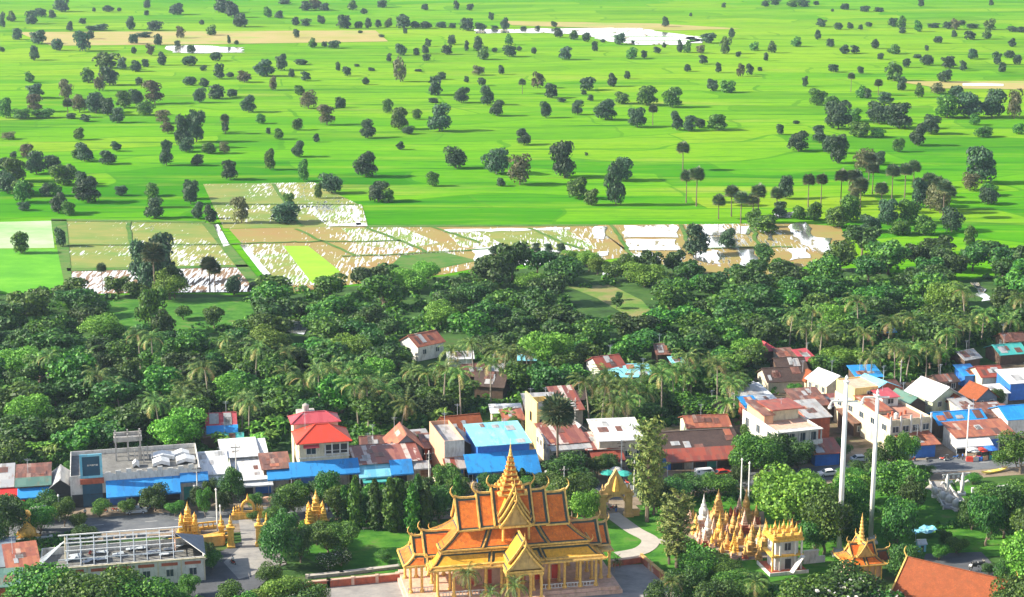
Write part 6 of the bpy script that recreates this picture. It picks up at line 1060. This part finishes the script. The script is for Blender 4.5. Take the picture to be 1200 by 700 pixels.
# ---- people
def person(label, px, py, rz, shirt, trousers, pose='stand', hat=False, z=0):
    p = G(px, py); r = empty('person', (p.x, p.y, .15+z), rz, label, 'person')
    if pose == 'sit': J = [((0, 0, .86), .15), ((0, 0, 1.12), .16), ((0, .02, 1.38), .15), ((0, .03, 1.5), .06), ((0, .04, 1.68), .1), ((-.1, .02, .8), .1), ((-.14, .42, .82), .075), ((-.14, .42, .42), .05), ((.1, .02, .8), .1), ((.14, .42, .82), .075), ((.14, .42, .42), .05), ((-.2, .02, 1.36), .06), ((-.26, .2, 1.15), .045), ((-.2, .42, 1.12), .035), ((.2, .02, 1.36), .06), ((.26, .2, 1.15), .045), ((.2, .42, 1.12), .035), ((-.14, .52, .38), .045), ((.14, .52, .38), .045)]
    elif pose == 'crouch': J = [((0, 0, .35), .15), ((0, .18, .6), .16), ((0, .32, .85), .15), ((0, .38, .95), .06), ((0, .44, 1.1), .1), ((-.1, .02, .32), .1), ((-.15, .4, .5), .075), ((-.15, .2, .1), .05), ((.1, .02, .32), .1), ((.15, .4, .5), .075), ((.15, .2, .1), .05), ((-.2, .32, .82), .06), ((-.26, .5, .6), .045), ((-.2, .7, .5), .035), ((.2, .32, .82), .06), ((.26, .5, .6), .045), ((.2, .7, .5), .035), ((-.15, .32, .05), .045), ((.15, .32, .05), .045)]
    else: J = [((0, 0, .92), .14), ((0, 0, 1.15), .14), ((0, 0, 1.38), .15), ((0, 0, 1.48), .055), ((0, .01, 1.62), .095), ((-.09, 0, .86), .095), ((-.11, .06, .48), .065), ((-.12, 0, .09), .045), ((.09, 0, .86), .095), ((.11, -.04, .48), .065), ((.12, -.08, .09), .045), ((-.19, 0, 1.38), .06), ((-.25, 0, 1.1), .045), ((-.24, .12, .86), .035), ((.19, 0, 1.38), .06), ((.26, 0, 1.1), .045), ((.25, .1, .86), .035), ((-.12, .12, .05), .04), ((.12, .04, .05), .04)]
    E = [(0, 1), (1, 2), (2, 3), (3, 4), (0, 5), (5, 6), (6, 7), (7, 17), (0, 8), (8, 9), (9, 10), (10, 18), (2, 11), (11, 12), (12, 13), (2, 14), (14, 15), (15, 16)]
    me = bpy.data.meshes.new('body'); me.from_pydata([j[0] for j in J], E, []); o = bpy.data.objects.new('body', me); COL.objects.link(o); o.parent = r; md = o.modifiers.new('skin', 'SKIN'); md.use_smooth_shade = True
    for i, j in enumerate(J): me.skin_vertices[0].data[i].radius = (j[1], j[1])
    me.skin_vertices[0].data[0].use_root = True; ss = o.modifiers.new('sub', 'SUBSURF'); ss.levels = 1; ss.render_levels = 1; me.materials.append(M('skin'))
    def garment(nm, idx, mat, grow):
        P = [Vector(J[i][0]) for i in idx]; m = MB(); m.tube(P, [J[i][1]*grow for i in idx], 10); return m
    g = garment('shirt', (0, 1, 2), shirt, 1.22); 
    for a in ((11, 12), (14, 15)): g.tube([J[a[0]][0], J[a[1]][0]], [.085, .075], 8)
    g.tube([J[11][0], J[2][0], J[14][0]], [.08, .15, .08], 8); g.build('shirt', shirt, r, smooth=True); g = MB()
    for a in ((5, 6, 7), (8, 9, 10)): g.tube([J[0][0]]+[J[i][0] for i in a], [.15, .125, .095, .075], 8)
    g.build('trousers', trousers, r, smooth=True); hd = Vector(J[4][0]); m = MB()
    if hat: m.lathe([(.42, hd.z-.0), (.4, hd.z+.05), (.16, hd.z+.12), (.02, hd.z+.24)], 12, hd.x, hd.y); m.build('hat', 'white', r)
    else: m.lathe([(.1, hd.z), (.125, hd.z+.06), (.1, hd.z+.13), (.02, hd.z+.16)], 10, hd.x, hd.y-.02); m.build('hair', 'rubber', r)
plain('skin', (.32, .18, .11), .6, .1)
moto('scooter carrying a rider across the dark plaza', 273, 662, 2.4, 'red_paint'); q = person('person in white riding a scooter across the dark plaza', 273, 662, 2.4-math.pi/2, 'white', 'dark')
PP = [('person in red standing under the wide blue awnings', 152, 600, 'red_paint', 'dark'), ('person in white standing before the dark blue shutter', 100, 606, 'white', 'dark_wood'), ('person in white beneath the blue awnings, near the round tree', 163, 599, 'white', 'blue_paint'), ('person in blue walking along the earth yard at right', 1128, 540, 'blue_paint', 'dark'), ('person in red beside the market stall goods', 1176, 534, 'red_paint', 'dark'), ('person in white shirt walking near the temple archway', 712, 592, 'white', 'dark'), ('person in dark clothes walking through the archway', 722, 601, 'dark', 'blue_paint')]
for lb, x, y, a, b in PP: person(lb, x, y, srnd.uniform(0, 6), a, b)
person('worker in red shirt and wide white hat on the roofless building', 106, 672, -.4, 'red_paint', 'dark_wood', 'crouch', True, 3.4)
# ---- umbrellas, stall goods
def umbrella(label, px, py, mat, rad=1.5):
    r = empty('market_umbrella', G(px, py), 0, label, 'umbrella', 'umbrellas shading roadside stalls'); m = MB(); m.tube([(0, 0, 0), (0, 0, 2.7)], .04, 6); m.build('pole', 'steel', r); m = MB(); m.lathe([(rad, 2.1), (rad*.62, 2.5), (.05, 2.78)], 8); m.build('canopy', mat, r)
for t in [('green umbrella left in the row behind the archway', 712, 565, 'teal_paint', 1.8), ('white umbrella in the middle behind the archway', 722, 561, 'white', 1.5), ('green umbrella right in the row behind the archway', 731, 566, 'teal_paint', 1.9), ('faded orange umbrella beside the arch shrine', 314, 597, 'orange_wall', 1.7), ('pale cream umbrella in front of the white warehouse', 302, 596, 'cream', 1.6), ('small teal umbrella under trees below the grey awning', 483, 583, 'teal_paint', 1.5), ('tan umbrella below the narrow orange shophouse', 512, 574, 'cream', 2.2), ('green umbrella beside the market awning', 762, 561, 'teal_paint', 1.5), ('red umbrella beside the market hall goods', 1150, 538, 'red_paint', 1.4), ('blue umbrella among the market hall goods', 1160, 536, 'blue_paint', 1.8), ('white umbrella at the corner of the market hall', 1140, 538, 'white', 1.7)]: umbrella(*t)
def crate(label, px, py, mat, w_=1.0, d=.8, h=.7, n=1):
    r = empty('crate', G(px, py), srnd.uniform(-.3, .6), label, 'crate', 'crates and goods of the roadside stalls'); r.location.z = .1; m = MB()
    for k in range(n): z = k*(h+.04); m.box(-w_/2, w_/2, -d/2, d/2, z, z+.08); m.box(-w_/2, w_/2, -d/2, -d/2+.06, z+.08, z+h); m.box(-w_/2, w_/2, d/2-.06, d/2, z+.08, z+h); m.box(-w_/2, -w_/2+.06, -d/2+.06, d/2-.06, z+.08, z+h); m.box(w_/2-.06, w_/2, -d/2+.06, d/2-.06, z+.08, z+h)
    m.build('box', mat, r); m = MB()
    for k in range(6): m.lathe([(.05, h-.3), (.2, h-.1), (.14, h+.08), (.02, h+.14)], 6, srnd.uniform(-w_*.3, w_*.3), srnd.uniform(-d*.25, d*.25))
    m.build('goods', srnd.choice(['tile_yellow', 'red_paint', 'leaf_lime', 'orange_wall']), r)
CR = [('red crate', 1136), ('white crate', 1142), ('blue crate', 1147), ('orange crate', 1153), ('teal crate', 1163), ('white crate', 1172), ('red crate', 1180)]
for i, (c, x) in enumerate(CR): crate(c+' of goods, '+['leftmost', 'second', 'third', 'fourth', 'fifth', 'sixth', 'last'][i]+' from the left before the market hall', x, 541-(x-1136)*.1, {'red': 'red_paint', 'white': 'white', 'blue': 'blue_paint', 'orange': 'orange_wall', 'teal': 'teal_paint'}[c.split()[0]], 1.5, 1.1, 1.0)
# ---- naga bridge with white statues, right
r = empty('footbridge', G(1116, 598), R(0), 'small white-edged footbridge between white statues, right of the lawn tree', 'bridge'); a, b = G(1098, 566)-G(1116, 598), Vector((3, -2, 0)); m = MB(); m.bar(Vector((0, 0, .25)), a+Vector((0, 0, .25)), 3.4, .3); m.build('deck', 'paving', r)
for s_ in (-1, 1):
    n_ = Vector((-a.y, a.x, 0)).normalized()*1.9*s_; m = MB(); m.bar(n_+Vector((0, 0, .9)), a+n_+Vector((0, 0, .9)), .25, .25)
    for k in range(9): c = n_+a*k/8; m.box(c.x-.12, c.x+.12, c.y-.12, c.y+.12, 0, .85)
    m.build('railing', 'white', r)
for i, (lb, x, y, h, st) in enumerate([('tall white guardian statue left of the footbridge head', 1109, 582, 5.0, 1), ('tall white guardian statue right of the footbridge head', 1127, 580, 5.0, 1), ('lowest of four round white statues beside the footbridge', 1120, 597, 2.2, 0), ('second lowest of four round white statues beside the footbridge', 1112, 592, 2.2, 0), ('third lowest of four round white statues beside the footbridge', 1104, 588, 2.2, 0), ('uppermost of four round white statues beside the footbridge', 1096, 583, 2.2, 0)]):
    r = empty('white_statue', G(x, y), R(srnd.uniform(-20, 20)), lb, 'statue'); m = MB(); m.lathe([(.85, 0), (.85, .5), (.65, .6)], sq=True); m.build('pedestal', 'white', r); m = MB()
    if st: m.lathe([(.45, .6), (.4, 1.8), (.55, 2.8), (.3, 3.3), (.36, 3.8), (.1, h)], 10); m.tube([(-.2, 0, 2.8), (-1.1, 0, 3.3), (-1.5, 0, 2.7)], [.25, .3, .08], 8); m.tube([(.2, 0, 2.8), (1.1, 0, 3.3), (1.6, 0, 2.8)], [.25, .3, .08], 8)
    else: m.lathe([(.6, .6), (.85, 1.2), (.7, 1.9), (.3, 2.3)], 10); m.tube([(.4, -.3, 1.7), (.9, -.6, 1.9), (1.1, -.8, 1.2)], [.35, .4, .15], 8)
    m.build('figure', 'white', r, smooth=True)
r = empty('roadside_rail', G(1104, 562), rd, 'low white balustrade along the road above the footbridge', 'balustrade'); m = MB(); m.box(0, 6.6, -.15, .15, .9, 1.15); m.build('rail', 'white', r)
for k in range(6): m = MB(); m.lathe([(.22, 0), (.3, .4), (.16, .7), (.22, .9)], 8, .3+1.2*k, 0); m.build('baluster', 'white', r)
# yellow long boat lying on the verge
r = empty('long_boat', G(1150, 557), rd+.25, 'long yellow boat lying on the grass verge by the road', 'boat'); m = MB(); n = 12; L = 7.4; sec = []
for i in range(n+1):
    t = i/n; wv_ = .55*math.sin(math.pi*min(1, max(0, t)))**.5+.02; zz = .55+.5*(2*t-1)**4; sec.append([(L*t, -wv_, zz), (L*t, -wv_*.6, zz-.4), (L*t, wv_*.6, zz-.4), (L*t, wv_, zz)])
m.add([p for s_ in sec for p in s_], [(i*4+j, i*4+j+1, i*4+j+5, i*4+j+4) for i in range(n) for j in range(3)]); m.add([p for s_ in sec for p in (s_[0], s_[3])], [(2*i, 2*i+1, 2*i+3, 2*i+2) for i in range(n)]); m.build('hull', 'boat_yellow' if 'boat_yellow' in MC else plain('boat_yellow', (.80, .62, .12), .5, .1), r)
for k in (2, 5): m = MB(); m.bar((L*k/7+.3, -.5, .62), (L*k/7+.3, .5, .62), .25, .06); m.build('thwart', 'cream', r)
# blue tarpaulin and small tank
r = empty('tarpaulin_shelter', G(1076, 636), R(35), 'pale blue tarpaulin stretched over poles on the lawn', 'tarpaulin'); m = MB(); g = 5
vv = [(6*i/g, 3.4*j/g-(i-2.5)*.3, 1.5+.35*math.sin(i*1.9+j*1.3)) for i in range(g+1) for j in range(g+1)]; m.add(vv, [(i*(g+1)+j, (i+1)*(g+1)+j, (i+1)*(g+1)+j+1, i*(g+1)+j+1) for i in range(g) for j in range(g)]); m.build('sheet', 't_cyan', r)
for q in (0, g, (g+1)*g, (g+1)**2-1): m = MB(); m.tube([(vv[q][0], vv[q][1], 0), vv[q]], .05, 6); m.build('pole', 'steel', r)
r = empty('garden_hut', G(1076, 648), R(10), 'tiny pale blue hut with dark opening on the lawn', 'hut'); m = MB(); m.box(0, 1.6, 0, 1.4, 0, 1.9); m.build('wall', 't_cyan', r); m = MB(); m.box(.5, 1.1, -.05, .02, .1, 1.4); m.build('doorway', 'dark', r); roof_part(r, 'gx', 0, 1.6, 0, 1.4, 1.9, .5, 't_white', .2)
# white and black cow at the bottom right
p = G(1141, 671); r = empty('cow', p, R(8), 'black and white cow standing on the dark yard', 'cow'); r.location.z = .2; r.scale = (1.25, 1.25, 1.25)
J = [((0, 0, 1.2), .36), ((.5, 0, 1.22), .36), ((.95, 0, 1.2), .33), ((1.25, 0, 1.35), .2), ((1.5, 0, 1.5), .15), ((1.78, 0, 1.35), .1), ((-.5, 0, 1.25), .33), ((-.75, 0, 1.1), .08), ((-.8, 0, .6), .04),
     ((.85, .22, .9), .13), ((.88, .22, .5), .075), ((.84, .22, .06), .06), ((.85, -.22, .9), .13), ((.92, -.22, .5), .075), ((.98, -.22, .06), .06), ((-.5, .22, .95), .16), ((-.42, .22, .68), .09), ((-.6, .22, .42), .06), ((-.55, .22, .06), .06), ((-.5, -.22, .95), .16), ((-.35, -.22, .68), .09), ((-.52, -.22, .42), .06), ((-.46, -.22, .06), .06)]
E = [(0, 1), (1, 2), (2, 3), (3, 4), (4, 5), (0, 6), (6, 7), (7, 8), (2, 9), (9, 10), (10, 11), (2, 12), (12, 13), (13, 14), (6, 15), (15, 16), (16, 17), (17, 18), (6, 19), (19, 20), (20, 21), (21, 22)]
me = bpy.data.meshes.new('body'); me.from_pydata([j[0] for j in J], E, []); o = bpy.data.objects.new('body', me); COL.objects.link(o); o.parent = r; md = o.modifiers.new('skin', 'SKIN')
for i, j in enumerate(J): me.skin_vertices[0].data[i].radius = (j[1], j[1])
me.skin_vertices[0].data[0].use_root = True; o.modifiers.new('sub', 'SUBSURF').render_levels = 2
b = NB('cow_hide'); f = b.noise(b.coords(), 1.1, 1); b.l(b.ramp(f, [(.47, (.02, .02, .02)), (.5, (.75, .74, .7))]), b.b.inputs['Base Color']); me.materials.append(b.m)
m = MB(); m.tube([(1.45, .1, 1.62), (1.45, .28, 1.78), (1.52, .3, 1.95)], [.04, .03, .01], 6); m.tube([(1.45, -.1, 1.62), (1.45, -.28, 1.78), (1.52, -.3, 1.95)], [.04, .03, .01], 6); m.build('horns', 'cream', r)
def bench(label, px, py, w_, mat='concrete'):
    r = empty('concrete_bench', G(px, py), R(12), label, 'bench'); m = MB(); m.box(0, w_, 0, .6, .4, .52); m.build('seat', mat, r)
    for x in (.1, w_-.3): m = MB(); m.box(x, x+.2, .05, .55, 0, .4); m.build('leg', mat, r)
bench('pale concrete bench on the lawn among columnar trees', 425, 622, 4.6, 'cream'); bench('pale bench on the lawn left of the mast trees', 398, 632, 3.0, 'cream')
low_wall('long grey kerb wall along the temple lawn', [(360, 678), (400, 674), (468, 666)], .5, .9, ('concrete', 'path')); low_wall('low pale boundary wall along the road verge, left side', [(0, 640), (60, 634)], .9, .4, ('concrete', 'white'))
low_wall('low dark boundary wall between road and garden, middle', [(560, 604), (690, 596)], .9, .4, ('concrete', 'concrete')); low_wall('low pale wall at the far right roadside garden', [(1140, 578), (1200, 572), (1260, 566)], .9, .4, ('white', 'white'))
for i, (x, y) in enumerate([(395, 672), (410, 671), (424, 669), (437, 668)]):
    pass
# ================================================================ GARDEN AND FOREGROUND TREES
fg = [('garden',60,738,110,72),('garden',110,745,110,78),('garden',160,742,100,70),('garden',205,738,60,44),('lime',300,735,60,46),('lime',330,722,70,48),('garden',365,722,46,40),('garden',285,745,50,50),('gdark',345,752,90,60),('lime',250,752,60,40),('garden',250,668,26,22),('gdark',244,652,20,18),('garden',316,690,34,30),('gdark',228,648,24,18),('garden',268,712,40,30),('garden',296,612,16,12),('gdark',262,600,26,26),('gdark',1150,722,50,40),('garden',1118,742,46,34),('gdark',1158,676,20,18),('garden',1100,658,26,20),('garden',1092,700,0.5,0.5) if False else ('gdark',1178,690,34,40),('garden',118,606,30,20),('gdark',60,610,44,36),('garden',30,612,30,26),('gdark',100,640,40,24),('gdark',8,612,40,34),('garden',205,606,26,18),('garden',248,588,24,26),('gdark',335,590,30,24),('garden',455,545,22,20),('gdark',492,532,26,24),('garden',602,508,18,20),('gdark',652,474,22,24),('gdark',764,522,26,26),('garden',878,524,26,28),('gdark',1094,474,28,26),('garden',1006,470,20,20),('gdark',1168,478,22,24),('garden',1122,512,18,16),('gdark',985,536,30,22),('garden',576,512,20,20),('gdark',425,548,22,18),('garden',930,470,24,20),('gdark',955,508,20,20),('garden',1056,476,18,18),('gdark',352,560,20,18),('gdark',298,562,22,22),('garden',86,560,24,20),('gdark',330,606,34,30),('gdark',205,690,0.1,0.1) if False else ('garden',222,700,30,26),('garden',1085,560,24,14),('garden',1000,566,40,16),('garden',25,752,70,56),('gdark',330,668,54,66),('gdark',318,655,34,44),('gdark',352,660,40,44),('garden',383,648,46,34),('gdark',372,640,40,28),('gdark',335,635,36,40),('garden',322,628,30,34),('garden',345,604,40,36),('garden',300,600,24,22),
      ('gdark',272,590,34,46),('gdark',182,600,42,34),('garden',150,604,26,18),('gdark',235,596,30,26),('garden',240,606,20,34),('gdark',10,634,60,54),('garden',48,628,44,34),('garden',76,618,30,34),('gdark',-10,655,50,60),('gdark',25,655,30,26),('garden',92,622,26,20),('gdark',385,600,40,50),('garden',400,610,40,40),('gdark',430,615,40,40),('gdark',372,590,30,28),('gdark',350,592,34,30),
      ('gdark',415,606,34,42),('garden',440,606,32,40),('gdark',490,610,44,50),('gdark',515,614,40,48),('garden',470,608,36,46),('gdark',500,592,30,36),('garden',525,580,34,36),('garden',540,588,36,30),('gdark',575,584,40,28),('garden',610,584,40,24),('garden',645,582,36,28),('gdark',620,574,30,20),('gdark',690,582,34,28),('garden',670,606,56,50),('lime',685,616,44,46),('garden',655,598,40,34),('gdark',664,566,70,34),('garden',700,560,26,24),('gdark',715,556,30,24),
      ('garden',745,556,26,20),('gdark',765,592,48,34),('garden',770,602,30,26),('gdark',790,588,50,28),('gdark',820,580,50,26),('garden',845,584,50,28),('gdark',865,572,30,28),('gdark',800,568,30,14),('garden',890,560,66,46),('gdark',910,552,60,44),('garden',870,558,44,50),('gdark',935,552,40,40),
      ('lime',928,630,112,88),('lime',905,602,60,50),('lime',948,600,60,46),('garden',965,650,70,76),('garden',955,630,60,60),('gdark',955,652,50,50),('garden',992,620,60,60),('lime',1000,604,50,54),('gdark',1000,650,40,50),('garden',1055,604,70,62),('garden',1052,640,50,56),('gdark',1050,652,50,70),('garden',1045,590,50,48),('lime',1060,580,40,36),('gdark',1066,616,40,60),('gdark',1058,682,50,46),
      ('garden',1050,560,36,52),('garden',1062,548,30,40),('gdark',1028,560,36,42),('gdark',1010,560,40,20),('garden',1196,556,60,50),('garden',1175,552,30,26),('gdark',1156,640,52,66),('gdark',1175,630,66,66),('gdark',1140,622,40,40),('garden',1160,600,50,32),('garden',1195,600,50,36),('lime',1206,700,84,78),('garden',1215,660,80,70),('garden',1196,748,80,70),('gdark',1108,640,20,20),('garden',1120,650,30,20),
      ('gdark',1000,722,84,64),('frangi',975,742,104,78),('frangi',1032,742,80,62),('garden',940,740,90,64),('gdark',905,745,70,50),('garden',880,720,60,36),('frangi',385,668,34,26),('frangi',400,664,30,26),('garden',405,650,40,38),('garden',815,678,60,28),('garden',850,682,50,24),('lime',832,668,46,20),('gdark',800,712,60,50),('gdark',840,730,60,56),('gdark',770,730,40,50),('garden',860,700,60,30),('gdark',885,692,40,22),('garden',480,668,30,16),('garden',505,640,40,26) if False else ('garden',450,660,26,14),
      ('garden',1010,590,40,26),('gdark',640,596,30,26),('garden',745,575,20,20),('garden',1130,600,16,12),('garden',1140,568,24,12),('gdark',210,676,30,24) if False else ('garden',238,740,40,36)]
for k, x, y, w_, h_ in fg: tree(k, x, y, w_, h_)
for x, y, w_, h_, v in [(417,620,15,64,0),(440,622,15,62,1),(458,624,18,66,0),(470,622,16,62,1),(484,626,17,60,0),(500,624,16,60,1),(405,612,14,44,1),(490,620,15,66,1),(395,606,14,40,1),(515,600,14,44,0),(536,600,14,44,0),(602,574,12,28,0),(612,574,10,26,1)]: tree('mast', x, y, w_, h_, var=v)
for x, y, w_, h_, v in [(758,612,40,124,0),(793,666,40,92,1),(766,604,26,96,1),(784,662,26,74,0)]: tree('feather', x, y, w_, h_, var=v)
for x, y, s in [(552,716,.78),(578,722,.62),(607,722,.8),(720,672,.38),(785,722,.7),(835,732,.75),(880,728,.8),(108,744,.9),(1000,745,.7)]: tree('coco', x, y, sc=s)
tree('sugar', 653, 562, sc=1.28, var=1, label='solitary slender palm with a tall bare trunk behind the temple spire')
for x, y, s in [(716,520,1.05),(705,516,1),(730,518,1.1),(845,505,1)]: tree('coco', x, y, sc=s)
# low clumps of planting along the verge
ur = np.random.default_rng(8); C, D = [], []
def hedge(x0, y0, x1, y1, wdt, h, n):
    a, b = G(x0, y0), G(x1, y1)
    for k in range(n):
        t = ur.random(); c = np.array(a.lerp(b, t))+np.array([ur.normal(0, wdt*.4), ur.normal(0, wdt*.5), 0]); d = ur.normal(0, 1, (22, 3)); d /= np.linalg.norm(d, axis=1)[:, None]; d[:, 2] = abs(d[:, 2]); C.append(c+d*np.array([.8, .8, h])*ur.uniform(.5, 1.1)); D.append(d)
hedge(330, 622, 470, 612, 3, 1.3, 160); hedge(560, 606, 700, 598, 2.5, 1.4, 140); hedge(760, 592, 960, 576, 3, 1.3, 220); hedge(800, 640, 860, 672, 4, 1.0, 120); hedge(940, 576, 1080, 564, 3, 1.2, 140); hedge(0, 640, 90, 632, 3, 1.4, 80); hedge(880, 700, 1000, 712, 6, 1.2, 160); hedge(1090, 622, 1140, 616, 2, 1.0, 30); hedge(100, 742, 260, 712, 6, 1.5, 160)
o = bpy.data.objects.new('shrubbery', leaf_mesh('shrubbery', np.concatenate(C), np.concatenate(D), .42, ur, ['leaf_mid'])); COL.objects.link(o); tag(o, 'low mixed green shrubbery along the garden walls and road verge', 'shrubbery', kind='stuff')

# ================================================================ WORDING OF THE MANY TREES
def vphrase(y):
    for lim, ph in ((22, 'along top edge'), (40, 'in the farthest paddies'), (60, 'by far water'), (85, 'below the far water'), (115, 'in the upper paddies'), (145, 'in the middle paddies'), (180, 'in lower-mid paddies'), (218, 'in the near green paddies'), (258, 'by the wet field rim'), (306, 'beside the wet fields'), (352, 'where woods meet fields'), (392, 'in the rear woods'), (432, 'in the middle woods'), (480, 'in woods behind houses'), (535, 'behind the street houses'), (585, 'along the village street'), (640, 'in the temple garden'), (690, 'around the courtyard'), (900, 'in the bottom foreground')):
        if y < lim: return ph
def hphrase(x): return ['at left edge', 'far left', 'left', 'left of centre', 'right of centre', 'right', 'far right', 'at right edge'][max(0, min(7, int(x//150)))]
ORD = ['leftmost', 'second from left', 'third from left', 'fourth from left', 'fifth from left', 'sixth from left', 'seventh from left', 'eighth from left', 'ninth from left', 'tenth from left', 'eleventh from left', 'twelfth from left', 'thirteenth from left', 'fourteenth from left', 'fifteenth from left', 'sixteenth from left', 'seventeenth from left', 'eighteenth from left', 'nineteenth from left', 'twentieth from left', 'twenty-first from left', 'twenty-second from left', 'twenty-third from left', 'twenty-fourth from left']
from collections import defaultdict
cells = defaultdict(list)
for o, wd, x, y, c in TREES: cells[(wd, 'in the stupa cluster' if c == 'cluster' else vphrase(y), '' if c == 'cluster' else hphrase(x))].append((x, o))
for (wd, v, h), L in cells.items():
    L.sort(key=lambda t: t[0]); n = len(L)
    for i, (x, o) in enumerate(L):
        q = '' if n == 1 else (', ' + ('rightmost' if i == n-1 else ORD[min(i, 23)]))
        o['label'] = (wd+' '+v+(', '+h if h else '')+q); 
        if 'group' not in o: o['group'] = {'tree': wd+'s', 'palm': wd+'s', 'plant': wd+'s'}.get(o['category'], wd+'s')
# ---- the air
mb = MB(); mb.box(-9000, 9000, -300, 14000, -2.0, 150); hz = mb.build('haze', 'white'); tag(hz, 'thin pale blue haze lying over the whole plain', 'haze', kind='stuff')
hm = bpy.data.materials.new('haze_air'); hm.use_nodes = True; t = hm.node_tree; t.nodes.remove(t.nodes['Principled BSDF']); pv = t.nodes.new('ShaderNodeVolumePrincipled'); pv.inputs['Color'].default_value = (.60, .80, 1, 1); pv.inputs['Density'].default_value = .00007; pv.inputs['Anisotropy'].default_value = .3
t.links.new(pv.outputs[0], t.nodes['Material Output'].inputs['Volume']); hz.data.materials.clear(); hz.data.materials.append(hm)
for o in COL.objects:
    if 'W' in o: del o['W']
